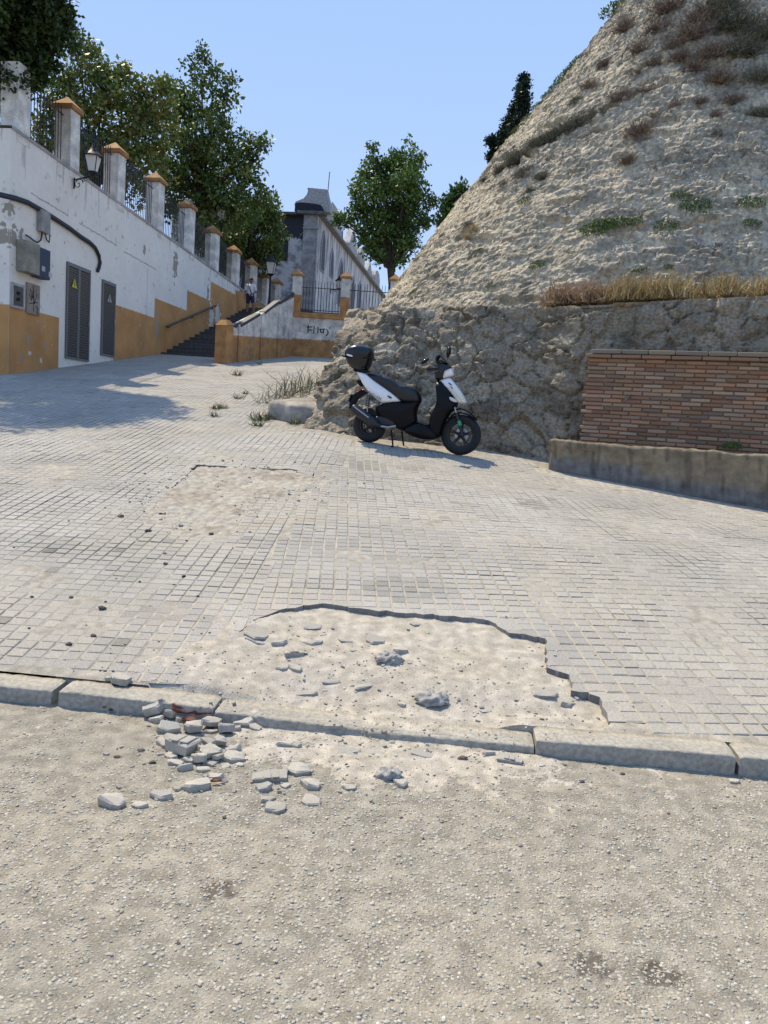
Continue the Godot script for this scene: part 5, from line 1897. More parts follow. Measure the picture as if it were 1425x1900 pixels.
func build_trees() -> void:
	var broad := leaf_cluster(301, 16, 0.26, 0.17, 0.5)
	var fine := leaf_cluster(302, 22, 0.24, 0.12, 0.3)
	var needle := leaf_cluster(303, 26, 0.22, 0.13, -1.2)
	var g := "leafy trees behind the pillared wall"
	var dark := [L(0.105, 0.16, 0.042), L(0.14, 0.195, 0.05), L(0.075, 0.12, 0.035), L(0.2, 0.215, 0.06)]
	var olive := [L(0.15, 0.19, 0.05), L(0.2, 0.225, 0.06), L(0.10, 0.14, 0.04), L(0.26, 0.235, 0.075)]
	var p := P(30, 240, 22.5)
	grow("broadleaf_tree", "leafy tree overhanging the first pillar at the wall corner, leaf colour darkened as if backlit", "tree", g, Vector3(p.x - 2.2, 6.8, p.z), 19.2, [[30, 40, 75], [80, 20, 50], [20, 110, 55], [65, 90, 50], [95, 60, 42], [110, 20, 28], [10, 150, 35], [50, 140, 30], [-60, 40, 100], [-50, 140, 70], [-120, 100, 110], [30, -70, 90], [-90, -80, 120], [75, 150, 16, 0.7]], [L(0.03, 0.055, 0.018), L(0.04, 0.07, 0.02), L(0.055, 0.085, 0.022)], 210.0, fine)  # backlit look of this crown is put into its very dark leaf tones
	p = P(190, 330, 31.0)
	grow("broadleaf_tree", "green leafy tree with a thin pointed top between the near pillars", "tree", g, Vector3(p.x - 0.5, 6.8, p.z), 30.0, [[140, 70, 22, 0.55], [160, 110, 34, 0.7], [120, 130, 30, 0.7], [185, 130, 20, 0.6], [105, 180, 45], [160, 175, 48], [205, 165, 42], [235, 150, 26, 0.8], [250, 190, 48], [110, 235, 48], [180, 240, 55], [240, 255, 55], [290, 190, 40], [285, 250, 48], [200, 310, 55], [265, 320, 55], [90, 275, 45], [145, 290, 50], [310, 160, 22, 0.7]], olive, 74.0, broad)
	p = P(370, 380, 34.0)
	grow("broadleaf_tree", "tall dark leafy tree with a bare forked spire rising over the wall", "tree", g, Vector3(p.x - 0.8, 6.8, p.z), 33.5, [[375, 98, 10, 0.6], [360, 125, 20, 0.5], [395, 130, 14, 0.5], [425, 150, 16, 0.5], [375, 165, 28, 0.5], [420, 185, 18, 0.45], [335, 165, 20, 0.6], [350, 200, 32, 0.7], [395, 220, 34, 0.75], [325, 235, 45], [375, 260, 48], [420, 265, 36], [450, 300, 34, 0.8], [470, 262, 12, 0.4], [487, 268, 14, 0.4], [480, 290, 14, 0.35], [320, 300, 48], [370, 320, 50], [415, 330, 48], [455, 350, 40], [340, 360, 48], [395, 380, 48], [445, 390, 44], [485, 370, 24], [300, 370, 40]], dark, 76.0, broad)
	p = P(470, 440, 38.0)
	grow("broadleaf_tree", "dark green bushy tree half hiding the church front", "tree", g, Vector3(p.x - 0.5, 6.6, p.z), 38.0, [[470, 400, 32], [500, 380, 18, 0.8], [508, 400, 18, 0.8], [440, 430, 38], [485, 435, 34], [515, 425, 18], [505, 455, 20], [415, 450, 36], [460, 470, 34], [490, 480, 22], [390, 440, 36], [430, 490, 30], [365, 420, 34], [510, 475, 12], [520, 440, 10]], dark, 105.0, broad)
	p = P(745, 500, 38.0)
	grow("broadleaf_tree", "bright green tree standing alone between church and bastion", "tree", "trees beyond the bastion", Vector3(p.x, yard, p.z), 38.0, [[690, 275, 8, 0.8], [762, 272, 10, 0.7], [700, 305, 18, 0.8], [688, 320, 22], [735, 300, 20], [765, 305, 26], [715, 335, 32], [755, 340, 34], [665, 345, 18], [690, 365, 32], [735, 380, 38], [775, 370, 28], [665, 395, 22], [640, 408, 14, 0.6], [628, 408, 8, 0.5], [700, 420, 36], [750, 425, 36], [785, 410, 18, 0.8], [680, 445, 22], [720, 460, 28], [760, 455, 22], [700, 475, 16, 0.7], [740, 485, 14, 0.7], [805, 375, 10, 0.5]], [L(0.11, 0.18, 0.04), L(0.15, 0.215, 0.05), L(0.08, 0.135, 0.035)], 110.0, broad, 0.09, 0.24)
	p = P(845, 440, 36.0)
	grow("broadleaf_tree", "small green tree top showing over the bastion slope", "tree", "trees beyond the bastion", Vector3(p.x, yard, p.z), 36.0, [[858, 350, 12, 0.8], [845, 365, 16], [830, 382, 14, 0.9], [862, 375, 18], [815, 405, 10, 0.8], [850, 395, 22], [830, 410, 20]], [L(0.07, 0.125, 0.03), L(0.05, 0.095, 0.025)], 200.0, broad)
	p = P(950, 330, 44.0)
	grow("cypress_tree", "dark narrow cypress rising behind the bastion slope", "tree", "", Vector3(p.x, yard, p.z), 44.0, [[974, 134, 4], [972, 148, 7], [970, 165, 10], [968, 183, 13], [964, 202, 16], [960, 220, 18], [954, 240, 21], [948, 260, 23], [942, 280, 25], [938, 300, 26], [914, 262, 7], [909, 261, 4], [922, 272, 9], [913, 290, 8], [935, 330, 27], [930, 360, 27], [930, 390, 25]], [L(0.018, 0.032, 0.02), L(0.025, 0.042, 0.024)], 420.0, needle, 0.03, 0.16)

func twigs(seed_: int, n: int, flat: float, tones: Array, w: float, curl: float) -> ArrayMesh:
	var r := RandomNumberGenerator.new()
	r.seed = seed_
	var mb := MB.new()
	for k in n:
		var a := r.randf() * TAU
		var el := r.randf_range(0.05, 1.0)
		var dirv := Vector3(cos(a) * (1.0 - el * 0.6), el * flat + 0.1, sin(a) * (1.0 - el * 0.6)).normalized()
		var p := Vector3(r.randfn(), 0, r.randfn()) * 0.22
		var l := r.randf_range(0.35, 1.0)
		var side := dirv.cross(Vector3(r.randfn(), r.randfn(), r.randfn())).normalized() * w * r.randf_range(0.6, 1.4)
		var c: Color = tones[r.randi() % tones.size()] * r.randf_range(0.7, 1.3)
		var q := p + dirv * l * 0.55
		var e := p + dirv * l + Vector3(r.randfn(), r.randfn(), r.randfn()) * curl
		mb.quad(p - side, p + side, q + side, q - side, c)
		mb.tri(q - side, q + side, e, c)
		for s in 2:
			var f := q.lerp(e, r.randf()) 
			var g := f + Vector3(r.randfn(), r.randfn() + 0.3, r.randfn()) * 0.13
			mb.tri(f - side * 0.8, f + side * 0.8, g, c * 1.1)
	return mb.mesh(M.dry)

func leafy(seed_: int, n: int, tones: Array, flat: float) -> ArrayMesh:
	var r := RandomNumberGenerator.new()
	r.seed = seed_
	var mb := MB.new()
	for k in n:
		var a := r.randf() * TAU
		var rad := sqrt(r.randf())
		var p := Vector3(cos(a) * rad, r.randf() * flat * (1.0 - rad * 0.6), sin(a) * rad)
		var ax := Vector3(r.randfn(), r.randfn() + 0.5, r.randfn()).normalized()
		var sd := ax.cross(Vector3(r.randfn(), r.randfn(), r.randfn())).normalized()
		var l := r.randf_range(0.09, 0.2)
		mb.quad(p, p + ax * l * 0.5 + sd * l * 0.3, p + ax * l, p + ax * l * 0.5 - sd * l * 0.3, tones[r.randi() % tones.size()] * r.randf_range(0.7, 1.3))
	return mb.mesh(M.leaf)

func on_cone(px: float, py: float, called: String, me: Mesh, rpx: float, label: String, cat: String, group: String, lift := 0.5) -> void:
	var p := cone_hit(px, py)
	for k in 40:
		if -p.z < 24.0: break
		px += 3.0
		p = cone_hit(px, py)
	var n := cone_normal(p)
	var hgt := "high on" if p.y > 8.6 else ("halfway up" if p.y > 6.0 else "low on")
	var big := "large" if rpx > 29 else ("small" if rpx < 18 else "middling")
	label = label.replace("SIZE", big).replace("ON", hgt)
	var o := put(called, me, self)
	var r := rpx / F * -p.z
	var up := n.lerp(Vector3.UP, lift).normalized()
	var x := up.cross(Vector3(rng.randfn(), 0.1, rng.randfn())).normalized()
	o.transform = Transform3D(Basis(x, up, x.cross(up)).scaled(Vector3.ONE * r), p + n * (0.05 if called == "caper_bush" else -0.02))
	tag(o, label, cat, group)

func build_plants() -> void:
	var brown := [L(0.21, 0.155, 0.105), L(0.16, 0.12, 0.09), L(0.26, 0.20, 0.14), L(0.13, 0.10, 0.085)]
	var grey := [L(0.15, 0.14, 0.10), L(0.11, 0.105, 0.08), L(0.20, 0.18, 0.13), L(0.10, 0.11, 0.06)]
	var green := [L(0.07, 0.11, 0.03), L(0.10, 0.14, 0.045), L(0.05, 0.085, 0.03)]
	var gold := [L(0.42, 0.32, 0.15), L(0.35, 0.26, 0.12), L(0.48, 0.385, 0.2), L(0.30, 0.2, 0.10)]
	var dry := []
	var gry := []
	var grn := []
	for k in 3:
		dry.append(twigs(400 + k, 420, 0.8, brown, 0.011, 0.12))
		gry.append(twigs(420 + k, 480, 0.7, grey, 0.012, 0.14))
		grn.append(leafy(440 + k, 420, green, 0.5))
	for q in [[1185, 249, 38], [1163, 300, 26], [1150, 186, 30], [1196, 172, 22], [1159, 55, 30], [1190, 95, 30], [1224, 60, 36], [1282, 72, 46], [1320, 105, 42], [1262, 110, 30], [1290, 130, 34], [1215, 120, 26], [1180, 140, 22], [1335, 150, 36], [1300, 190, 20], [1360, 190, 28], [1120, 120, 16], [1215, 215, 16], [1330, 215, 18], [1094, 163, 24], [1240, 20, 40], [1252, 195, 18], [1300, 40, 40], [1060, 543, 12], [1250, 90, 26]]:
		on_cone(q[0], q[1], "dry_shrub", dry[rng.randi() % 3], q[2], "SIZE dry reddish brown twiggy shrub ON the bastion face", "shrub", "dry brown shrubs on the bastion")
	for q in [[1000, 272, 30], [1025, 258, 30], [1052, 244, 30], [1078, 230, 28], [1105, 218, 24], [1125, 208, 20], [960, 300, 34], [975, 325, 26], [930, 318, 22], [1005, 330, 20], [940, 345, 18], [1358, 50, 52], [1380, 100, 52], [1412, 70, 60], [1340, 20, 50], [1412, 215, 28], [1405, 150, 40], [900, 335, 14], [985, 355, 16], [1070, 190, 20], [1330, 250, 18], [870, 420, 16]]:
		on_cone(q[0], q[1], "grey_shrub", gry[rng.randi() % 3], q[2], "SIZE dry grey brown scrub hanging ON the bastion slope", "shrub", "grey scrub on the bastion")
	for q in [[1100, 432, 24], [1122, 424, 28], [1148, 420, 24], [1172, 416, 20], [1235, 425, 22], [1290, 388, 30], [1262, 368, 18], [1392, 382, 24], [1395, 420, 16], [998, 497, 16], [914, 534, 11], [1185, 505, 16], [974, 378, 14], [1000, 178, 15], [1015, 162, 16], [1032, 146, 17], [1050, 130, 16], [1066, 114, 15], [980, 200, 14], [962, 222, 14], [946, 243, 14], [825, 440, 9], [890, 470, 10], [770, 545, 9], [1240, 500, 10]]:
		on_cone(q[0], q[1], "caper_bush", grn[rng.randi() % 3], q[2], "SIZE green leafy bush clinging ON the bastion face", "bush", "green bushes on the bastion", 0.35)
	on_cone(1118, 22, "caper_bush", grn[0], 30, "green bush on the upper edge of the bastion against the sky", "bush", "", 0.6)
	for q in [[880, 430, 20], [868, 442, 14]]:
		on_cone(q[0], q[1], "grass_tuft", twigs(470, 200, 1.6, gold, 0.014, 0.1), q[2], "golden dry grass clump low on the bastion's left slope", "grass", "golden grass low on the bastion slope")
	# golden grass along the ledge
	var tuft := []
	for k in 3: tuft.append(twigs(480 + k, 150, 2.4, gold, 0.016, 0.10))
	var red := twigs(490, 150, 2.2, [L(0.34, 0.215, 0.13), L(0.30, 0.21, 0.13), L(0.40, 0.29, 0.18)], 0.014, 0.1)
	for k in 62:
		var f := (k + rng.randf()) / 62.0
		var i := 5 + int(f * 2.9)
		var g := fposmod(f * 2.9, 1.0)
		var p: Vector3 = wall_top[mini(i, wall_top.size() - 2)].lerp(wall_top[mini(i + 1, wall_top.size() - 1)], g)
		p += fm * rng.randf_range(0.08, 0.9) + Vector3(0, 0.06, 0)
		var s := proj(p)
		if s.x < 1020 or s.x > 1440: continue
		var left := s.x < 1130
		if left and rng.randf() < 0.4: continue
		var o := put("grass_tuft", red if left else tuft[rng.randi() % 3], self, p)
		var gs := rng.randf_range(0.2, 0.5)
		o.basis = Basis(Vector3.UP, rng.randf() * TAU).scaled(Vector3.ONE * gs)
		var tall := "tall" if gs > 0.4 else ("short" if gs < 0.29 else "bushy")
		if left: tag(o, tall + " reddish dry grass tuft on the ledge at the bastion foot", "grass", "reddish grass on the ledge")
		else: tag(o, tall + " golden dry grass tuft on the ledge above the brick panel", "grass", "golden grass on the ledge")
	# weeds by the broken ledge and in cracks
	var weed := twigs(500, 26, 2.6, [L(0.20, 0.19, 0.11), L(0.28, 0.25, 0.16), L(0.15, 0.15, 0.09)], 0.012, 0.16)
	for q in [[497, 742, 0.5], [520, 733, 0.55], [540, 728, 0.65], [553, 722, 0.75], [566, 722, 0.7], [575, 715, 0.6], [600, 705, 0.55], [612, 700, 0.5], [530, 727, 0.55]]:
		var p := PG(q[0], q[1] + 8)
		var o := put("dry_weed", weed, self, p)
		o.basis = Basis(Vector3.UP, rng.randf() * TAU).scaled(Vector3.ONE * q[2])
		tag(o, "tall thin dry weed growing by the broken concrete ledge", "weed", "dry weeds by the ledge")
	var small := twigs(505, 30, 0.9, [L(0.12, 0.14, 0.06), L(0.2, 0.19, 0.11), L(0.10, 0.11, 0.05)], 0.03, 0.15)
	for q in [[400, 759, 0.16], [412, 758, 0.14], [398, 773, 0.13], [440, 740, 0.15], [455, 731, 0.12], [475, 781, 0.2], [488, 779, 0.2], [500, 778, 0.18], [478, 791, 0.16], [545, 787, 0.2], [440, 697, 0.22], [482, 676, 0.14]]:
		var o := put("small_weed", small, self, PG(q[0], q[1]))
		o.basis = Basis(Vector3.UP, rng.randf() * TAU).scaled(Vector3.ONE * q[2] * 1.3)
		tag(o, ("small weed sprouting from a paving crack beside the concrete ledge" if q[0] > 470 and q[1] > 770 else "small weed sprouting from a crack in open paving before the steps"), "weed", "weeds in the paving cracks")
	var wp_ := PP(1358, 832, fo + fm * 0.3, fm)
	var o2 := put("trough_weed", grn[1], self, wp_)
	o2.basis = Basis.from_scale(Vector3(0.13, 0.22, 0.13))
	tag(o2, "single small green weed growing out of the trough", "weed")

# ---------- the parked scooter
var sc_t := Transform3D()
func sp(x: float, y: float) -> Vector2:          # outline points read off an enlarged view of the scooter, in metres from the front contact
	var a := 0.14
	var dx := x - 1130.0
	var dy := y - 1095.0
	return Vector2((dx * cos(a) + dy * sin(a)) / 545.0, -(-dx * sin(a) + dy * cos(a)) / 545.0)
func outline(pts: Array) -> PackedVector2Array:
	var r := PackedVector2Array()
	var m := pts.size()
	for i in m:                                  # one round of corner cutting keeps the panels from looking cut with scissors
		var p := sp(pts[i][0], pts[i][1])
		var q := sp(pts[(i + 1) % m][0], pts[(i + 1) % m][1])
		r.append(p.lerp(q, 0.2))
		r.append(p.lerp(q, 0.8))
	return r
func spart(t: Node3D, called: String, pts: Array, hw: float, bev: float, m: Material, z := 0.0) -> MeshInstance3D:
	var mb := MB.new()
	mb.slab(at(Vector3(0, 0, z)), outline(pts), hw, bev, Color(1, 1, 1))
	return obj(called, mb, m, t)
func s3(x: float, y: float, z: float) -> Vector3:
	var p := sp(x, y)
	return Vector3(p.x, p.y, z)
func bulge(t: Node, called: String, pts: Array, widths: Array, m: Material, dome := 0.35) -> MeshInstance3D:   # a padded body: outline with half widths by height share, cross-sections rounded
	var o := outline(pts)
	var mb := MB.new()
	var c := Vector2.ZERO
	for p in o: c += p / o.size()
	var rings := []
	var steps := 9
	for k in steps:
		var a := PI * (float(k) / (steps - 1) - 0.5)
		var z: float = sin(a)
		var s := pow(cos(a), dome) if k > 0 and k < steps - 1 else 0.25
		rings.append([z, s])
	var p3 := PackedVector3Array()
	var area := 0.0
	for i in o.size(): area += o[i].cross(o[(i + 1) % o.size()])
	if area < 0: o.reverse()
	for rg in rings:
		for p in o:
			var q: Vector2 = c + (p - c) * rg[1]
			var f := clampf((q.y - widths[2]) / (widths[3] - widths[2]), 0.0, 1.0)
			p3.append(Vector3(q.x, q.y, rg[0] * lerpf(widths[0], widths[1], f)))
	mb.grid(p3, o.size(), rings.size(), Color(1, 1, 1), true)
	for e in [0, rings.size() - 1]:
		var mid := Vector3(c.x, c.y, p3[e * o.size()].z)
		for i in o.size():
			var a: Vector3 = p3[e * o.size() + i]
			var b: Vector3 = p3[e * o.size() + (i + 1) % o.size()]
			if e == 0: mb.tri(mid, b, a, Color(1, 1, 1))
			else: mb.tri(mid, a, b, Color(1, 1, 1))
	return obj(called, mb, m, t)

func wheel(t: Node3D, c: Vector3, r: float, tw: float, spokes: int) -> void:
	var w := Node3D.new()
	w.name = "wheel"
	t.add_child(w, true)
	w.position = c
	var rot := Basis(Vector3.RIGHT, PI / 2)
	var mb := MB.new()
	var prof := []
	var k := 14
	for i in k + 1:
		var a := TAU * i / k
		prof.append(Vector2(r - tw * 0.62 + cos(a) * tw * 0.62, sin(a) * tw * 0.5))
	mb.lathe(Transform3D(rot, Vector3.ZERO), prof, 40, Color(1, 1, 1))
	obj("tyre", mb, M.rubber, w)
	mb = MB.new()
	var ri := r - tw * 1.05
	mb.lathe(Transform3D(rot, Vector3.ZERO), [Vector2(ri + 0.012, -tw * 0.36), Vector2(ri, -tw * 0.38), Vector2(ri - 0.022, -tw * 0.3), Vector2(ri - 0.026, 0), Vector2(ri - 0.022, tw * 0.3), Vector2(ri, tw * 0.38), Vector2(ri + 0.012, tw * 0.36)], 36, Color(1, 1, 1))
	var rim := obj("rim", mb, M.darksteel, w)
	for i in spokes:
		mb = MB.new()
		var a := TAU * i / spokes + 0.35
		for s in [-0.10, 0.10]:
			var d0 := Vector3(cos(a + s * 1.5), sin(a + s * 1.5), 0)
			var d1 := Vector3(cos(a + s), sin(a + s), 0)
			mb.tube([d0 * 0.03, d1 * (ri - 0.018)], [0.014, 0.010], 6, Color(1, 1, 1))
		obj("spoke", mb, M.darksteel, rim)
	mb = MB.new()
	mb.lathe(Transform3D(rot, Vector3.ZERO), [Vector2(0.001, -0.05), Vector2(0.045, -0.05), Vector2(0.045, 0.05), Vector2(0.001, 0.05)], 16, Color(1, 1, 1))
	obj("hub", mb, M.darksteel, w)
	mb = MB.new()
	mb.lathe(Transform3D(rot, Vector3(0, 0, -tw * 0.55)), [Vector2(0.06, -0.002), Vector2(0.105, -0.002), Vector2(0.105, 0.002), Vector2(0.06, 0.002)], 28, Color(1, 1, 1))
	obj("brake_disc", mb, M.steel, w)

func build_scooter() -> void:
	var fc := PG(855, 845)
	var rc := PG(690, 821)
	var fwd := (fc - rc).normalized()
	var zz := fwd.cross(Vector3.UP).normalized()
	var up := zz.cross(fwd).normalized()
	var t := thing("motor_scooter", "black and white motor scooter with top box parked on its centre stand", "scooter", fc)
	t.basis = Basis(fwd, up, zz)
	# wheels
	wheel(t, s3(1130, 927, 0), 0.305, 0.10, 5)
	wheel(t, s3(352, 842, 0), 0.268, 0.12, 5)
	# front end
	for z in [-0.085, 0.085]:
		var mb := MB.new()
		mb.tube([s3(1062, 640, z), s3(1100, 760, z)], 0.017, 10, Color(1, 1, 1))
		var fk := obj("fork_tube", mb, M.steel, t)
		mb = MB.new()
		mb.tube([s3(1096, 745, z), s3(1142, 905, z), s3(1146, 930, z * 0.9)], [0.024, 0.026, 0.03], 10, Color(1, 1, 1))
		obj("fork_leg", mb, M.darksteel, fk)
	var mb := MB.new()
	mb.tube([s3(1120, 812, 0.105), s3(1131, 850, 0.105)], 0.03, 10, Color(1, 1, 1))
	obj("green_tag", mb, M.green, t)
	spart(t, "front_fender", [[1010, 790], [1020, 745], [1070, 712], [1140, 706], [1200, 735], [1258, 790], [1268, 815], [1235, 800], [1180, 762], [1120, 748], [1070, 760], [1040, 800]], 0.068, 0.02, M.black)
	bulge(t, "leg_shield", [[925, 480], [985, 480], [1035, 560], [1100, 655], [1100, 690], [1050, 740], [1010, 800], [975, 880], [955, 960], [900, 970], [868, 930], [866, 850], [872, 780], [905, 720], [940, 640], [935, 560]], [0.15, 0.22, 0.25, 0.75], M.black, 0.3)
	var cowl := bulge(t, "front_cowl", [[928, 488], [980, 465], [1040, 458], [1080, 505], [1130, 570], [1162, 625], [1180, 670], [1112, 674], [1090, 640], [1040, 575], [985, 515]], [0.17, 0.12, 0.45, 0.95], M.white, 0.3)
	spart(cowl, "headlight", [[1062, 538], [1100, 556], [1138, 598], [1168, 648], [1140, 636], [1098, 596]], 0.012, 0.004, M.lens, 0.156)
	spart(cowl, "headlight", [[1062, 538], [1100, 556], [1138, 598], [1168, 648], [1140, 636], [1098, 596]], 0.012, 0.004, M.lens, -0.156)
	spart(cowl, "vent", [[1030, 500], [1048, 506], [1072, 528], [1050, 522]], 0.006, 0.001, M.black, 0.152)
	spart(cowl, "badge", [[1048, 530], [1062, 536], [1082, 560], [1066, 554]], 0.006, 0.001, M.darksteel, 0.156)
	spart(cowl, "indicator", [[1045, 618], [1075, 624], [1108, 648], [1112, 664], [1085, 662], [1052, 644]], 0.02, 0.008, M.glasswhite, 0.19)
	spart(cowl, "indicator", [[1045, 618], [1075, 624], [1108, 648], [1112, 664], [1085, 662], [1052, 644]], 0.02, 0.008, M.glasswhite, -0.19)
	# handlebar
	bulge(t, "handlebar_cover", [[922, 490], [905, 405], [925, 355], [985, 328], [1035, 355], [1058, 385], [1000, 405], [985, 470]], [0.09, 0.14, 0.8, 1.1], M.gloss, 0.35)
	bulge(t, "handlebar_cowl", [[972, 470], [974, 410], [1010, 380], [1052, 380], [1066, 410], [1070, 440], [1030, 452]], [0.095, 0.11, 0.8, 1.1], M.white, 0.35)
	spart(t, "wind_deflector", [[918, 300], [945, 268], [968, 276], [1030, 348], [1000, 345], [965, 325], [928, 350]], 0.13, 0.02, M.gloss)
	for z in [-1, 1]:
		mb = MB.new()
		mb.tube([s3(960, 385, 0.1 * z), s3(925, 388, 0.2 * z), s3(880, 402, 0.33 * z)], 0.017, 8, Color(1, 1, 1))
		var hb := obj("handle_grip", mb, M.rubber, t)
		mb = MB.new()
		mb.tube([s3(955, 400, 0.13 * z), s3(915, 425, 0.26 * z), s3(890, 425, 0.34 * z)], 0.007, 6, Color(1, 1, 1))
		obj("brake_lever", mb, M.steel, hb)
	mb = MB.new()
	mb.tube([s3(985, 335, -0.16), s3(995, 290, -0.24), s3(1000, 265, -0.26)], 0.008, 6, Color(1, 1, 1))
	var mir := obj("mirror", mb, M.black, t)
	mb = MB.new()
	mb.ball(Transform3D(Basis(Vector3.BACK, -0.05), s3(1002, 232, -0.27)), Vector3(0.036, 0.09, 0.075), Color(1, 1, 1), 14, 9)
	obj("mirror_head", mb, M.gloss, mir)
	mb = MB.new()
	mb.tube([s3(945, 385, 0.16), s3(905, 372, 0.22), s3(880, 352, 0.25)], 0.008, 6, Color(1, 1, 1))
	mir = obj("mirror", mb, M.steel, t)
	mb = MB.new()
	mb.ball(Transform3D(Basis(Vector3.BACK, -0.9), s3(852, 332, 0.27)), Vector3(0.028, 0.07, 0.075), Color(1, 1, 1), 14, 9)
	obj("mirror_head", mb, M.gloss, mir)
	mb = MB.new()
	mb.lathe(Transform3D(Basis(Vector3.BACK, 0.62), s3(838, 336, 0.27)), [Vector2(0.001, 0.0), Vector2(0.05, 0.0), Vector2(0.052, 0.006)], 16, Color(1, 1, 1))
	obj("mirror_glass", mb, M.steel, mir)
	# floorboard and body
	bulge(t, "floorboard", [[640, 880], [770, 815], [860, 845], [905, 880], [960, 950], [905, 972], [820, 968], [740, 948], [660, 905]], [0.16, 0.19, 0.15, 0.5], M.black, 0.25)
	spart(t, "floor_mat", [[772, 806], [862, 836], [862, 852], [772, 824]], 0.15, 0.006, M.darksteel)
	bulge(t, "under_seat_body", [[470, 660], [560, 640], [690, 650], [800, 640], [770, 700], [758, 760], [772, 830], [700, 880], [640, 900], [560, 860], [470, 845], [420, 770], [400, 690]], [0.10, 0.17, 0.25, 0.75], M.black, 0.3)
	bulge(t, "seat", [[325, 412], [400, 412], [470, 420], [540, 445], [600, 488], [660, 512], [730, 525], [775, 556], [803, 620], [800, 660], [740, 672], [680, 672], [600, 625], [520, 560], [430, 495], [360, 450]], [0.165, 0.145, 0.55, 0.95], M.seat, 0.45)
	bulge(t, "tail_panel", [[232, 384], [300, 398], [345, 425], [420, 480], [520, 548], [600, 605], [642, 654], [560, 660], [470, 664], [410, 622], [340, 552], [292, 490], [262, 425]], [0.168, 0.12, 0.55, 0.95], M.white, 0.22)
	spart(t, "panel_vent", [[522, 596], [545, 604], [572, 622], [545, 624]], 0.006, 0.001, M.black, 0.160)
	var txt := TextMesh.new()
	txt.text = "Agility"
	var sf := SystemFont.new()
	sf.font_names = PackedStringArray(["Droid Serif"])
	sf.font_italic = true
	txt.font = sf
	txt.font_size = 32
	txt.pixel_size = 0.0017
	txt.depth = 0.003
	txt.material = M.ink
	var tb := put("lettering", txt, t)
	tb.transform = Transform3D(Basis(Vector3.BACK, -0.56), s3(402, 592, 0.172))
	var t2: TextMesh = txt.duplicate()
	t2.text = "125"
	var sf2 := SystemFont.new()
	sf2.font_names = PackedStringArray(["Droid Sans"])
	sf2.font_weight = 800
	t2.font = sf2
	tb = put("lettering", t2, t)
	tb.transform = Transform3D(Basis(Vector3.BACK, -0.5), s3(454, 622, 0.172))
	# rear end
	spart(t, "rear_mudguard", [[178, 700], [188, 650], [205, 600], [240, 565], [300, 545], [335, 570], [300, 590], [250, 620], [225, 660], [205, 710]], 0.075, 0.012, M.black)
	spart(t, "number_plate", [[176, 640], [200, 580], [208, 584], [184, 645]], 0.09, 0.002, M.darksteel)
	spart(t, "tail_light", [[248, 470], [275, 460], [296, 505], [280, 520]], 0.10, 0.01, M.black)
	mb = MB.new()
	mb.ball(at(s3(279, 545, 0.15)), Vector3(0.034, 0.017, 0.02), Color(1, 1, 1))
	obj("rear_indicator", mb, M.orange, t)
	mb = MB.new()
	mb.ball(at(s3(279, 545, -0.15)), Vector3(0.034, 0.017, 0.02), Color(1, 1, 1))
	obj("rear_indicator", mb, M.orange, t)
	mb = MB.new()
	mb.tube([s3(279, 545, -0.15), s3(279, 545, 0.15)], 0.008, 6, Color(1, 1, 1))
	obj("indicator_stalk", mb, M.black, t)
	# engine, exhaust, shock, stand
	bulge(t, "engine", [[345, 800], [420, 760], [520, 745], [600, 780], [620, 840], [560, 880], [440, 880], [350, 870]], [0.11, 0.12, 0.2, 0.4], M.darksteel, 0.4)
	var ax := (s3(430, 838, 0.17) - s3(225, 690, 0.17))
	mb = MB.new()
	mb.tube([s3(228, 692, 0.175), s3(236, 698, 0.175), s3(262, 716, 0.175), s3(395, 812, 0.175), s3(440, 842, 0.17), s3(470, 855, 0.16)], [0.05, 0.066, 0.076, 0.076, 0.05, 0.025], 18, Color(1, 1, 1))
	var ex := obj("muffler", mb, M.darksteel, t)
	mb = MB.new()
	mb.tube([s3(465, 852, 0.16), s3(530, 862, 0.14), s3(590, 850, 0.1)], 0.02, 8, Color(1, 1, 1))
	obj("exhaust_pipe", mb, M.steel, ex)
	mb = MB.new()
	mb.tube([s3(255, 690, 0.255), s3(380, 782, 0.255)], 0.012, 6, Color(1, 1, 1))
	obj("heat_shield", mb, M.steel, ex)
	mb = MB.new()
	mb.tube([s3(362, 580, 0.11), s3(346, 690, 0.12), s3(350, 760, 0.12)], 0.014, 8, Color(1, 1, 1))
	var sh := obj("shock_absorber", mb, M.steel, t)
	var coil := []
	for i in 60:
		var a := i * 0.75
		coil.append(s3(362, 590, 0.11).lerp(s3(347, 690, 0.12), i / 59.0) + Vector3(cos(a), 0, sin(a)) * 0.028)
	mb = MB.new()
	mb.tube(coil, 0.006, 5, Color(1, 1, 1))
	obj("spring", mb, M.black, sh)
	for z in [-0.13, 0.13]:
		mb = MB.new()
		var k := 570.0 if z > 0 else 628.0
		mb.tube([s3(k - 15, 880, z), s3(k, 1000, z * 1.1), s3(k + 2, 1019, z * 1.15), s3(k - 14, 1022, z * 1.15)], 0.014, 8, Color(1, 1, 1))
		obj("stand_leg", mb, M.black, t)
	mb = MB.new()
	mb.tube([s3(566, 965, -0.13), s3(566, 965, 0.13)], 0.011, 6, Color(1, 1, 1))
	obj("stand_bar", mb, M.black, t)
	# rack and top box
	spart(t, "rack", [[215, 372], [345, 380], [350, 398], [300, 405], [235, 396]], 0.09, 0.008, M.black)
	var box := bulge(t, "top_box", [[142, 250], [150, 215], [190, 180], [255, 164], [330, 176], [378, 200], [390, 250], [380, 300], [352, 365], [325, 392], [270, 392], [205, 366], [165, 322]], [0.17, 0.225, 1.05, 1.35], M.gloss, 0.42)
	spart(box, "lid_seam", [[136, 262], [260, 290], [386, 282], [387, 289], [260, 298], [136, 270]], 0.2, 0.02, M.black)
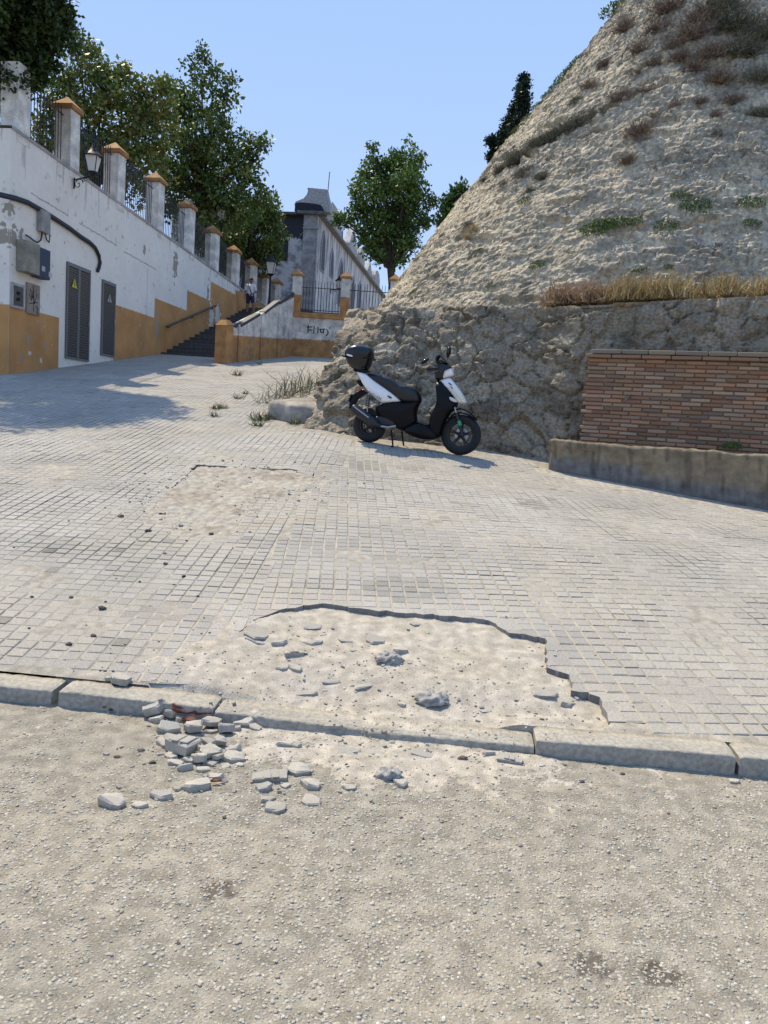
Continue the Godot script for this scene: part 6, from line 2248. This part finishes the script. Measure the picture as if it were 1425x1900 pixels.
	spart(box, "logo_plate", [[186, 252], [238, 266], [236, 280], [186, 266]], 0.003, 0.001, M.printing, 0.208)

# ---------- the person on the steps
func sdf_body(mb: MB, bones: Array, cell: float, k: float) -> void:      # bone: [a, b, ra, rb, colour]
	var lo := Vector3(1e9, 1e9, 1e9)
	var hi := -lo
	for b in bones:
		var r := maxf(b[2], b[3]) + cell * 2.0 + k
		lo = lo.min(b[0] - Vector3.ONE * r).min(b[1] - Vector3.ONE * r)
		hi = hi.max(b[0] + Vector3.ONE * r).max(b[1] + Vector3.ONE * r)
	var nx := int((hi.x - lo.x) / cell) + 2
	var ny := int((hi.y - lo.y) / cell) + 2
	var nz := int((hi.z - lo.z) / cell) + 2
	var val := PackedFloat32Array()
	val.resize(nx * ny * nz)
	val.fill(1.0)
	for b in bones:                                     # smooth minimum, visiting only the cells near each bone
		var a: Vector3 = b[0]
		var e: Vector3 = b[1]
		var r := maxf(b[2], b[3]) + cell * 2.0 + k
		var ia := ((a.min(e) - Vector3.ONE * r - lo) / cell).floor()
		var ib := ((a.max(e) + Vector3.ONE * r - lo) / cell).ceil()
		var ab := e - a
		var l2 := maxf(ab.length_squared(), 1e-9)
		for z in range(maxi(int(ia.z), 0), mini(int(ib.z) + 1, nz)):
			for y in range(maxi(int(ia.y), 0), mini(int(ib.y) + 1, ny)):
				for x in range(maxi(int(ia.x), 0), mini(int(ib.x) + 1, nx)):
					var p := lo + Vector3(x, y, z) * cell
					var t := clampf((p - a).dot(ab) / l2, 0.0, 1.0)
					var d := (p - a - ab * t).length() - lerpf(b[2], b[3], t)
					var i := (z * ny + y) * nx + x
					var o := val[i]
					var h := maxf(k - absf(o - d), 0.0) / k
					val[i] = minf(o, d) - h * h * k * 0.25
	var vid := {}
	var base := mb.v.size()
	for z in nz - 1:
		for y in ny - 1:
			for x in nx - 1:
				var i := (z * ny + y) * nx + x
				var neg := 0
				var sum := Vector3.ZERO
				var cnt := 0
				var c8 := PackedFloat32Array()
				for q in 8:
					var v := val[i + (q & 1) + ((q >> 1) & 1) * nx + (q >> 2) * nx * ny]
					c8.append(v)
					if v < 0.0: neg += 1
				if neg == 0 or neg == 8: continue
				for q in 8:
					for bit in [1, 2, 4]:
						if q & bit: continue
						var w: int = q | bit
						if (c8[q] < 0.0) == (c8[w] < 0.0): continue
						var f := c8[q] / (c8[q] - c8[w])
						var pa := Vector3(q & 1, (q >> 1) & 1, q >> 2)
						var pb := Vector3(w & 1, (w >> 1) & 1, w >> 2)
						sum += pa.lerp(pb, f)
						cnt += 1
				var p := lo + (Vector3(x, y, z) + sum / cnt) * cell
				vid[i] = mb.v.size()
				mb.v.append(p)
				mb.n.append(Vector3(c8[1] - c8[0] + c8[3] - c8[2] + c8[5] - c8[4] + c8[7] - c8[6], c8[2] - c8[0] + c8[3] - c8[1] + c8[6] - c8[4] + c8[7] - c8[5], c8[4] - c8[0] + c8[5] - c8[1] + c8[6] - c8[2] + c8[7] - c8[3]).normalized())
				var best := 1e9
				var col := Color(1, 1, 1)
				for b in bones:
					var t := clampf((p - b[0]).dot(b[1] - b[0]) / maxf((b[1] - b[0]).length_squared(), 1e-9), 0.0, 1.0)
					var d: float = (p - b[0].lerp(b[1], t)).length() - lerpf(b[2], b[3], t)
					if d < best:
						best = d
						col = b[4]
				mb.c.append(col)
				mb.uv.append(Vector2.ZERO)
	var st := [1, nx, nx * ny]
	for i in vid:
		for ax in 3:
			var u: int = st[(ax + 1) % 3]
			var w: int = st[(ax + 2) % 3]
			var a0 := val[i]
			var a1 := val[i + st[ax]]
			if (a0 < 0.0) == (a1 < 0.0): continue
			if not (vid.has(i - u) and vid.has(i - w) and vid.has(i - u - w)): continue
			var q := [vid[i - u - w], vid[i - w], vid[i], vid[i - u]]
			if a0 >= 0.0: q.reverse()
			mb.ix.append_array(PackedInt32Array([q[0], q[2], q[1], q[0], q[3], q[2]]))

func hand(bones: Array, wrist: Vector3, dirv: Vector3, palm_n: Vector3, col: Color) -> void:
	var side := dirv.cross(palm_n).normalized()
	bones.append([wrist, wrist + dirv * 0.07, 0.022, 0.028, col])
	for k in 4:
		var root := wrist + dirv * 0.075 + side * (0.027 - 0.018 * k)
		var l: float = [0.06, 0.07, 0.065, 0.05][k]
		var mid := root + dirv * l * 0.55 + palm_n * 0.008
		bones.append([root - dirv * 0.03, mid, 0.0095, 0.009, col])
		bones.append([mid, mid + dirv * l * 0.4 + palm_n * 0.022, 0.009, 0.0075, col])
	var th := wrist + dirv * 0.025 + side * 0.026
	bones.append([th, th + dirv * 0.032 + side * 0.022 + palm_n * 0.01, 0.011, 0.0105, col])
	bones.append([th + dirv * 0.032 + side * 0.022 + palm_n * 0.01, th + dirv * 0.06 + side * 0.026 + palm_n * 0.024, 0.0105, 0.008, col])

func build_person() -> void:
	var f := PP(463, 575, wp(0, 0, 0.55), wall_n)
	var u := (f - wall_b).dot(wall_dir)
	var s0 := W(298, 661)
	var s1 := W(462, 573)
	var n := 19
	var st := clampi(int((u - s0.x) / (s1.x - s0.x) * n), 0, n - 1)
	var fy := lerpf(s0.y - 0.02, s1.y, (st + 1.0) / n) if u < s1.x else s1.y - 0.004
	var feet := Vector3(f.x, fy, f.z)
	var t := thing("person", "person in white T-shirt, navy shorts and shoulder strap standing on the steps", "person", feet)
	var sk := L(0.26, 0.145, 0.095)
	var sh := L(0.66, 0.64, 0.63)
	var nv := L(0.025, 0.028, 0.06)
	var hr := L(0.015, 0.012, 0.011)
	var so := L(0.03, 0.03, 0.035)
	var k := 0.90
	var V := func(x: float, y: float, z: float) -> Vector3: return Vector3(x, y, z) * k
	var B := [
		[V.call(0, 0.93, 0), V.call(0.0, 1.06, 0.0), 0.125, 0.125, sh], [V.call(0, 1.06, 0), V.call(0.01, 1.30, 0.0), 0.125, 0.14, sh], [V.call(-0.13, 1.37, 0), V.call(0.15, 1.37, 0), 0.075, 0.075, sh],
		[V.call(0.01, 1.38, 0), V.call(0.02, 1.49, 0.015), 0.052, 0.05, sk],
		[V.call(-0.17, 1.37, 0), V.call(-0.23, 1.19, -0.01), 0.062, 0.055, sh], [V.call(-0.23, 1.19, -0.01), V.call(-0.25, 1.08, -0.02), 0.044, 0.04, sk], [V.call(-0.25, 1.08, -0.02), V.call(-0.24, 0.86, 0.06), 0.04, 0.028, sk],
		[V.call(0.19, 1.37, 0), V.call(0.25, 1.19, 0.0), 0.062, 0.055, sh], [V.call(0.25, 1.19, 0.0), V.call(0.27, 1.08, 0.02), 0.044, 0.04, sk], [V.call(0.27, 1.08, 0.02), V.call(0.15, 0.97, 0.20), 0.04, 0.028, sk],
		[V.call(-0.06, 0.92, 0), V.call(0.07, 0.92, 0), 0.125, 0.125, nv], [V.call(-0.085, 0.90, 0), V.call(-0.095, 0.60, 0.01), 0.10, 0.088, nv], [V.call(0.09, 0.90, 0), V.call(0.15, 0.62, 0.05), 0.10, 0.088, nv],
		[V.call(-0.095, 0.62, 0.01), V.call(-0.10, 0.48, 0.01), 0.068, 0.055, sk], [V.call(0.15, 0.64, 0.05), V.call(0.175, 0.50, 0.07), 0.068, 0.055, sk],
		[V.call(-0.10, 0.48, 0.01), V.call(-0.11, 0.30, -0.015), 0.055, 0.056, sk], [V.call(-0.11, 0.30, -0.015), V.call(-0.12, 0.10, -0.01), 0.055, 0.036, sk],
		[V.call(0.175, 0.50, 0.07), V.call(0.19, 0.32, 0.05), 0.055, 0.056, sk], [V.call(0.19, 0.32, 0.05), V.call(0.20, 0.10, 0.04), 0.055, 0.036, sk],
		[V.call(-0.12, 0.09, -0.02), V.call(-0.14, 0.045, 0.15), 0.045, 0.036, so], [V.call(0.20, 0.09, 0.03), V.call(0.25, 0.045, 0.19), 0.045, 0.036, so]]
	var mb := MB.new()
	sdf_body(mb, B, 0.018, 0.03)
	# head: skull, jaw, nose, brow, ears, lips, eyes
	var hc: Vector3 = V.call(0.03, 1.605, 0.03)
	var fw := Vector3(0.35, -0.12, 0.93).normalized()
	var sd := Vector3.UP.cross(fw).normalized()
	var H := [[hc + Vector3(0, 0.02, 0) - fw * 0.012, hc - fw * 0.018, 0.086, 0.084, sk], [hc - Vector3(0, 0.03, 0) + fw * 0.02, hc - Vector3(0, 0.075, 0) + fw * 0.045, 0.062, 0.036, sk], [hc + fw * 0.082 + Vector3(0, 0.004, 0), hc + fw * 0.102 - Vector3(0, 0.03, 0), 0.008, 0.014, sk],
		[hc + sd * 0.03 + fw * 0.074 + Vector3(0, 0.018, 0), hc - sd * 0.03 + fw * 0.074 + Vector3(0, 0.018, 0), 0.012, 0.012, sk], [hc + sd * 0.086, hc + sd * 0.09 - Vector3(0, 0.035, 0), 0.014, 0.01, sk], [hc - sd * 0.086, hc - sd * 0.09 - Vector3(0, 0.035, 0), 0.014, 0.01, sk],
		[hc + sd * 0.02 + fw * 0.085 - Vector3(0, 0.058, 0), hc - sd * 0.02 + fw * 0.085 - Vector3(0, 0.058, 0), 0.008, 0.008, L(0.22, 0.09, 0.07)], [hc + sd * 0.031 + fw * 0.078, hc + sd * 0.033 + fw * 0.078, 0.012, 0.012, L(0.05, 0.04, 0.035)], [hc - sd * 0.031 + fw * 0.078, hc - sd * 0.033 + fw * 0.078, 0.012, 0.012, L(0.05, 0.04, 0.035)]]
	sdf_body(mb, H, 0.007, 0.012)
	for side in [0, 1]:
		var hb := []
		if side == 0: hand(hb, V.call(-0.24, 0.86, 0.06), Vector3(0.02, -0.98, 0.2).normalized(), Vector3(0.9, 0.0, -0.3).normalized(), sk)
		else: hand(hb, V.call(0.15, 0.97, 0.20), Vector3(-0.85, -0.35, 0.4).normalized(), Vector3(0.2, -0.3, -0.9).normalized(), sk)
		sdf_body(mb, hb, 0.005, 0.008)
	obj("body", mb, M.skin, t)
	mb = MB.new()
	sdf_body(mb, [[hc + Vector3(0, 0.045, 0) - fw * 0.02, hc + Vector3(0, 0.03, 0) - fw * 0.035, 0.09, 0.088, hr], [hc + Vector3(0, 0.08, 0) + fw * 0.04, hc + Vector3(0, 0.07, 0) - fw * 0.01, 0.05, 0.06, hr], [hc - Vector3(0, 0.04, 0) - fw * 0.06, hc + Vector3(0, 0.02, 0) - fw * 0.05, 0.045, 0.06, hr]], 0.01, 0.02)
	obj("hair", mb, M.skin, t)
	mb = MB.new()
	mb.tube([V.call(-0.11, 1.44, -0.03), V.call(-0.10, 1.44, 0.06), V.call(-0.03, 1.27, 0.15), V.call(0.07, 1.05, 0.15), V.call(0.10, 0.98, 0.15)], 0.02, 6, L(0.04, 0.035, 0.04))
	obj("strap", mb, M.skin, t)
	mb = MB.new()
	mb.box(Transform3D(Basis(Vector3.UP, 0.3), V.call(0.08, 0.93, 0.17)), Vector3(0.17, 0.11, 0.06), L(0.42, 0.40, 0.42), 0.02)
	obj("pouch", mb, M.skin, t)
	var bp: Vector3 = feet + V.call(0.36, 0.0, -0.08)
	var o := put("potted_shrub", leafy(611, 320, [L(0.05, 0.10, 0.04), L(0.07, 0.13, 0.05)], 2.4), self, bp)
	o.basis = Basis.from_scale(Vector3(0.16, 0.40, 0.16))
	o.position.y = feet.y + 0.02
	tag(o, "small green shrub beside the person on the steps", "shrub")

# ---------- rubble
func surf(x: float, d: float) -> float:
	var dk := kerb_d(x)
	if d < dk: return maxf(0.0, sand1(x, d)) if absf(x) < 1.8 else 0.0
	if d < dk + 0.17: return maxf(kerb_top(x) + 0.01, sand1(x, d) if absf(x) < 1.7 else 0.0) + (0.025 if x < -0.9 or x > 0.75 else 0.0)
	if d < dk + 1.7 and x > -1.7 and x < 1.8:
		var s := sand1(x, d)
		return s if sdist(Vector2(x, d), hole1) < 0.0 else maxf(s, G(x, d))
	if d > 6.0 and d < 11.0 and sdist(Vector2(x, d), hole2) < 0.0: return G(x, d) - 0.03
	return G(x, d)
func hit(px: float, py: float, lift := 0.0) -> Vector3:
	var v := ray(px, py)
	var d := 2.0
	while d < 30.0:
		var p := EYE + v * d
		if p.y < surf(p.x, d) + lift: return p
		d += 0.012
	return EYE + v * d

func frag_mesh(seed_: int, sides: int, aspect: float, thick: float, grooves: int, top: Color, flank: Color) -> ArrayMesh:   # a broken slab, one unit long
	var r := RandomNumberGenerator.new()
	r.seed = seed_
	var mb := MB.new()
	var ang := []
	for i in sides: ang.append(TAU * (i + 0.5 + r.randf_range(-0.34, 0.34)) / sides)
	var up := []
	var sh := []
	var dn := []
	for a in ang:
		var sq := 1.0 / maxf(absf(cos(a)), absf(sin(a)))
		var k := lerpf(1.0, sq, 0.75) * r.randf_range(0.36, 0.54)
		var p := Vector3(cos(a) * k, 0, sin(a) * k * aspect)
		up.append(p * r.randf_range(0.78, 0.93) + Vector3(0, thick * r.randf_range(0.8, 1.12), 0))
		sh.append(p + Vector3(0, thick * 0.80 + r.randf_range(-0.02, 0.02), 0))
		dn.append(p * r.randf_range(0.82, 1.04) + Vector3(0, r.randf_range(-0.03, 0.03), 0))
	var c := Vector3(0, thick, 0)
	for i in sides:
		var j := (i + 1) % sides
		mb.tri(c, up[j], up[i], top)
		var m0: Vector3 = (sh[i] + sh[j]) * 0.5 + (sh[i] + sh[j]) * r.randf_range(-0.03, 0.03) + Vector3(0, r.randf_range(-0.02, 0.01), 0)
		var m1: Vector3 = (dn[i] + dn[j]) * 0.5 + (dn[i] + dn[j]) * r.randf_range(-0.06, 0.03)
		mb.tri(up[i], up[j], m0, top * 1.03)
		mb.tri(up[i], m0, sh[i], top * 1.03)
		mb.tri(up[j], sh[j], m0, top * 1.03)
		mb.quad(sh[i], m0, m1, dn[i], flank * r.randf_range(0.85, 1.1))
		mb.quad(m0, sh[j], dn[j], m1, flank * r.randf_range(0.85, 1.1))
		mb.tri(Vector3.ZERO, dn[i], dn[j], flank)
	for g in grooves:                        # the joint line between two blocks of one slab: a narrow step
		var x := lerpf(-0.5, 0.5, (g + 1.0) / (grooves + 1.0)) * 0.8
		mb.box(Transform3D(Basis(), Vector3(x - 0.11, thick + 0.008, 0)), Vector3(0.19, 0.03, aspect * 0.7), top * 1.02, 0.010)
		mb.box(Transform3D(Basis(), Vector3(x + 0.11, thick + 0.006, 0)), Vector3(0.19, 0.03, aspect * 0.68), top * 0.98, 0.010)
	return mb.mesh(M.frag)
func lump_mesh(seed_: int, col: Color) -> ArrayMesh:
	var nz := noise(seed_, 1.0, 4)
	var mb := MB.new()
	var p := PackedVector3Array()
	var cs := PackedColorArray()
	for j in 13:
		var a := PI * (j / 12.0 - 0.5)
		for i in 20:
			var b := -TAU * i / 20.0
			var v := Vector3(cos(b) * cos(a), sin(a), sin(b) * cos(a))
			var k := 0.43 * (1.0 + 0.5 * nz.get_noise_3d(v.x * 1.6, v.y * 1.6, v.z * 1.6) + 0.45 * nz.get_noise_3d(v.x * 4.0, v.y * 4.0, v.z * 4.0))
			p.append(v * k * Vector3(1, 0.55, 0.8) + Vector3(0, 0.2, 0))
			cs.append(col * (1.0 + 0.5 * nz.get_noise_3d(v.x * 4.0, v.y * 4.0, 7.0)))
	mb.grid(p, 20, 13, cs, true)
	return mb.mesh(M.frag)

func build_rubble() -> void:
	var frag := []
	var pale := L(0.56, 0.52, 0.44)
	var grey := L(0.47, 0.445, 0.39)
	for k in 14:
		var top := pale if k % 3 else grey
		frag.append(frag_mesh(700 + k, 5 + k % 3, [0.6, 0.8, 0.7, 0.95][k % 4], [0.32, 0.4, 0.46, 0.28][k % 4], 0, jit(top, 0.08), jit(L(0.52, 0.475, 0.39), 0.1)))
	var flat := []
	for k in 6: flat.append(frag_mesh(740 + k, 5 + k % 3, [0.55, 0.75, 0.9][k % 3], 0.17, 0, jit(grey, 0.08), jit(grey, 0.1)))
	var duo := frag_mesh(760, 4, 0.55, 0.24, 1, grey, L(0.52, 0.475, 0.39))
	var duo2 := frag_mesh(761, 4, 0.7, 0.28, 1, grey, L(0.5, 0.455, 0.38))
	var lump := [lump_mesh(770, L(0.46, 0.44, 0.40)), lump_mesh(771, L(0.44, 0.42, 0.385))]
	var place := func(q: Array, me: Mesh, called: String, label: String, cat: String, group: String, lift: float, tilt: float) -> void:
		var p := hit(q[0], q[1] + q[2] * 0.12, lift)
		var w: float = q[2] / F * -p.z * 1.14
		label = label.replace("SIZE", "large" if q[2] > 39 else ("small" if q[2] < 28 else "middling"))
		var o := put(called, me, self)
		var gx := surf(p.x + 0.05, -p.z) - surf(p.x - 0.05, -p.z)
		var b := Basis(Vector3.UP, rng.randf_range(-0.5, 0.5) + (PI if rng.randf() < 0.5 else 0.0)) * Basis(Vector3.BACK, rng.randf_range(-tilt, tilt)) * Basis(Vector3.RIGHT, rng.randf_range(-tilt, tilt))
		o.transform = Transform3D((Basis(Vector3.BACK, clampf(gx * 10.0, -0.3, 0.3)) * b).scaled_local(Vector3(w, w, w)), p + Vector3(0, -0.10 * w, 0))
		tag(o, label, cat, group)
	# heap at the kerb
	var k := 0
	for q in [[287, 1311, 42, 0.04], [291, 1335, 26, 0], [318, 1322, 27, 0], [394, 1336, 40, 0.03], [457, 1337, 40, 0], [473, 1350, 22, 0], [315, 1352, 42, 0], [304, 1376, 36, 0], [392, 1357, 27, 0], [415, 1350, 36, 0.02], [359, 1348, 32, 0.02], [389, 1389, 41, 0.03], [385, 1374, 29, 0.03], [408, 1373, 26, 0.02], [433, 1389, 29, 0], [433, 1406, 39, 0], [369, 1406, 29, 0.02], [389, 1413, 30, 0], [322, 1415, 31, 0], [318, 1402, 23, 0], [343, 1426, 28, 0], [378, 1426, 26, 0], [401, 1440, 38, 0], [440, 1352, 22, 0], [352, 1410, 22, 0], [420, 1420, 18, 0], [405, 1402, 22, 0.02], [372, 1388, 20, 0.03], [300, 1400, 18, 0], [445, 1420, 16, 0], [335, 1335, 22, 0.0]]:
		place.call(q, frag[k % 14], "paving_fragment", "SIZE broken piece of grey paving " + ("against the kerb in the rubble heap" if q[1] < 1345 else ("at the lower edge of the rubble heap" if q[1] > 1404 else "in the middle of the rubble heap")), "rubble", "rubble heap below the kerb", q[3], 0.28)
		k += 1
	place.call([338, 1374, 88, 0.0], duo, "paving_fragment", "largest slab of the heap, two grey paving blocks still joined", "rubble", "", 0.035, 0.12)
	# pieces strewn on the road in front of the heap
	for q in [[364, 1457, 52], [327, 1464, 21], [298, 1475, 42], [260, 1494, 28], [209, 1488, 48], [555, 1429, 41], [491, 1462, 30], [531, 1457, 21], [575, 1457, 38], [579, 1484, 37], [496, 1483, 33], [514, 1497, 46], [648, 1460, 31], [743, 1454, 30], [528, 1380, 30], [552, 1383, 22], [907, 1397, 25], [1361, 1450, 21]]:
		place.call(q, frag[(k * 5 + 3) % 14], "paving_fragment", "SIZE chunk of broken paving on the road " + ("beside the rubble heap" if q[0] < 400 else ("beside the broad slab piece" if q[0] < 600 else "below the sand spill")), "rubble", "chunks strewn on the road", 0.0, 0.12)
		k += 1
	place.call([503, 1440, 62], duo2, "paving_fragment", "broad grey paving slab piece lying flat on the road beside smaller chunks", "rubble", "", 0.0, 0.06)
	place.call([944, 1407, 44], duo2, "paving_fragment", "single squarish grey block lying on sandy road below the long kerbstone", "rubble", "", 0.0, 0.05)
	for q in [[645, 1391, 46], [695, 1391, 36], [619, 1343, 34], [781, 1394, 45]]:
		place.call(q, flat[k % 6], "paving_fragment", "flat paving splinter lying on the sand that spills over the kerb", "rubble", "flat splinters on the spilled sand", 0.0, 0.08)
		k += 1
	place.call([722, 1436, 50], lump[0], "concrete_lump", "rough rounded lump of old concrete on the road", "rubble", "", 0.0, 0.1)
	place.call([799, 1297, 62], lump[1], "concrete_lump", "big rough lump of mortar sitting on the sand inside the hole", "rubble", "", -0.01, 0.1)
	place.call([720, 1223, 52], lump[0], "concrete_lump", "crumbling lump of mortar half sunk in the middle of the sandy hole", "rubble", "", -0.012, 0.1)
	# pieces in the hole
	for q in [[475, 1172, 58], [471, 1183, 43], [579, 1159, 38], [517, 1193, 30], [577, 1188, 41], [641, 1186, 27], [697, 1182, 44], [741, 1206, 31], [613, 1260, 34], [673, 1268, 37], [571, 1283, 38], [547, 1239, 32], [524, 1236, 26], [908, 1313, 40], [1010, 1282, 48], [1051, 1305, 31], [949, 1325, 19], [1065, 1296, 16], [770, 1155, 26], [745, 1308, 15], [655, 1205, 16], [600, 1175, 15]]:
		place.call(q, flat[k % 6] if k % 4 else frag[k % 14], "paving_fragment", "SIZE broken paving piece in the sandy hole " + ("under its far rim" if q[1] < 1195 else ("near the sunken kerb" if q[1] > 1270 else "amid the open sand")), "rubble", "paving pieces in the sandy hole", 0.0, 0.12)
		k += 1
	place.call([544, 1210, 36], duo2, "paving_fragment", "whole little grey paving block left lying in the sand", "rubble", "", 0.0, 0.08)
	# on the kerb and on the far patch
	for q in [[223, 1260, 34], [202, 1259, 13], [285, 1260, 12], [303, 1261, 8]]:
		place.call(q, frag[k % 14], "kerb_fragment", "small broken piece of paving resting on the kerbstone", "rubble", "pieces on the kerbstone", 0.0, 0.1)
		k += 1
	for q in [[374, 909, 18], [467, 893, 16], [395, 897, 14], [410, 898, 14], [545, 893, 14], [540, 888, 12], [378, 868, 12], [430, 888, 11], [365, 897, 12], [450, 880, 10], [395, 880, 10], [520, 880, 10]]:
		place.call(q, flat[k % 6], "paving_fragment", "small flake of paving on the brown dirt of the smaller patch", "rubble", "flakes in the smaller patch", 0.0, 0.1)
		k += 1
	# crumbs of broken paving too many to count
	var xs := []
	var cs := []
	for n in 640:
		var c: Array = [[360, 1385, 90, 45], [520, 1440, 90, 35], [640, 1220, 160, 60], [900, 1290, 130, 35], [450, 890, 90, 18], [720, 1380, 150, 25], [330, 935, 40, 25], [470, 885, 70, 12], [400, 905, 60, 18]][n % 9]
		var p := hit(c[0] + rng.randfn() * c[2], c[1] + rng.randfn() * c[3])
		var r := (0.010 + 0.022 * pow(rng.randf(), 2.5)) * (1.6 if c[1] < 1000 else 1.0)
		xs.append(Transform3D(Basis.from_euler(Vector3(rng.randf_range(-0.4, 0.4), rng.randf() * TAU, rng.randf_range(-0.4, 0.4))).scaled(Vector3.ONE * r), p))
		cs.append(Color(1, 1, 1) * rng.randf_range(0.7, 1.05))
	scatter("paving_crumbs", frag_mesh(790, 6, 0.75, 0.4, 0, L(0.48, 0.45, 0.39), L(0.45, 0.41, 0.34)), xs, cs, "crumbs of broken paving strewn around the heap and holes", "rubble")
	# dark loose stones on the paving and road
	var peb := [lump_mesh(780, L(0.16, 0.145, 0.125)), lump_mesh(781, L(0.2, 0.18, 0.155)), lump_mesh(782, L(0.12, 0.11, 0.10))]
	for q in [[225, 958, 12], [275, 985, 13], [306, 1027, 7], [307, 1046, 9], [341, 1069, 8], [392, 990, 8], [376, 953, 8], [298, 953, 7], [189, 1128, 14], [173, 1179, 11], [128, 1195, 13], [59, 1107, 7], [132, 1108, 8], [26, 1016, 5], [216, 1074, 5], [323, 1085, 6], [367, 1106, 6], [54, 1165, 5], [389, 1174, 5], [346, 1003, 5], [407, 944, 7], [259, 1079, 5], [232, 1196, 5], [859, 1407, 18], [160, 1160, 4], [196, 1116, 5], [390, 944, 6], [375, 965, 6], [360, 950, 5], [195, 1245, 6], [186, 1244, 5], [210, 1245, 5]]:
		place.call(q, peb[k % 3], "loose_stone", "small dark loose stone on the paving blocks " + ("beside the smaller dirt patch" if q[1] < 1000 else ("between both broken patches" if q[1] < 1110 else "above the kerb")) if q[1] < 1300 else "dark loose stone lying on spilled sand below the kerb", "stone", "dark stones on the paving" if q[1] < 1300 else "", 0.0, 0.3)
		k += 1
	for q in [[218, 1405, 14], [262, 1393, 15], [283, 1415, 14], [80, 1530, 8], [195, 1310, 14], [206, 1316, 10], [416, 1517, 9], [656, 1577, 9], [1155, 1436, 10], [1080, 1450, 10], [1240, 1510, 8], [330, 1752, 14], [62, 1672, 10], [353, 1619, 7], [745, 1518, 9], [1005, 1335, 9], [1048, 1420, 8], [640, 1572, 6], [930, 1430, 9], [1285, 1520, 6], [1000, 1790, 16], [600, 1740, 9]]:
		place.call(q, peb[k % 3], "loose_stone", "dark loose stone lying on the worn road", "stone", "dark stones on the road", 0.0, 0.3)
		k += 1
	# dry reddish leaves and clay shards caught in the heap
	for q in [[344, 1316, 40, 0.5], [376, 1322, 36, 0.5], [352, 1335, 30, 0.3], [148, 1303, 22, 0.15], [400, 1447, 18, 0.2], [335, 1310, 30, 0.5]]:
		var mb := MB.new()
		var pts := PackedVector3Array()
		for j in 7:
			for i in 5:
				var a := j / 6.0
				var w := sin(PI * clampf(a * 0.92 + 0.05, 0, 1)) * 0.22
				var s := (i - 2) / 2.0
				pts.append(Vector3(a - 0.5, 0.18 * absf(s) + 0.25 * sin(a * 3.0 + q[0]) * q[3] + 0.05, s * w))
		mb.grid(pts, 5, 7, jit(L(0.27, 0.115, 0.075), 0.2))
		var under := PackedVector3Array()
		for p in pts: under.append(p - Vector3(0, 0.02, 0))
		mb.grid(under, 5, 7, L(0.24, 0.11, 0.07))
		place.call(q, mb.mesh(M.dry), "dry_leaf" if q[0] != 148 else "clay_shard", "curled dry reddish leaf caught among the heap of paving pieces" if q[0] != 148 else "small curved terracotta shard lying on the road by the kerb", "leaf" if q[0] != 148 else "shard", "dry leaves in the heap" if q[0] != 148 else "", 0.02 if q[0] != 148 else 0.0, 0.2)
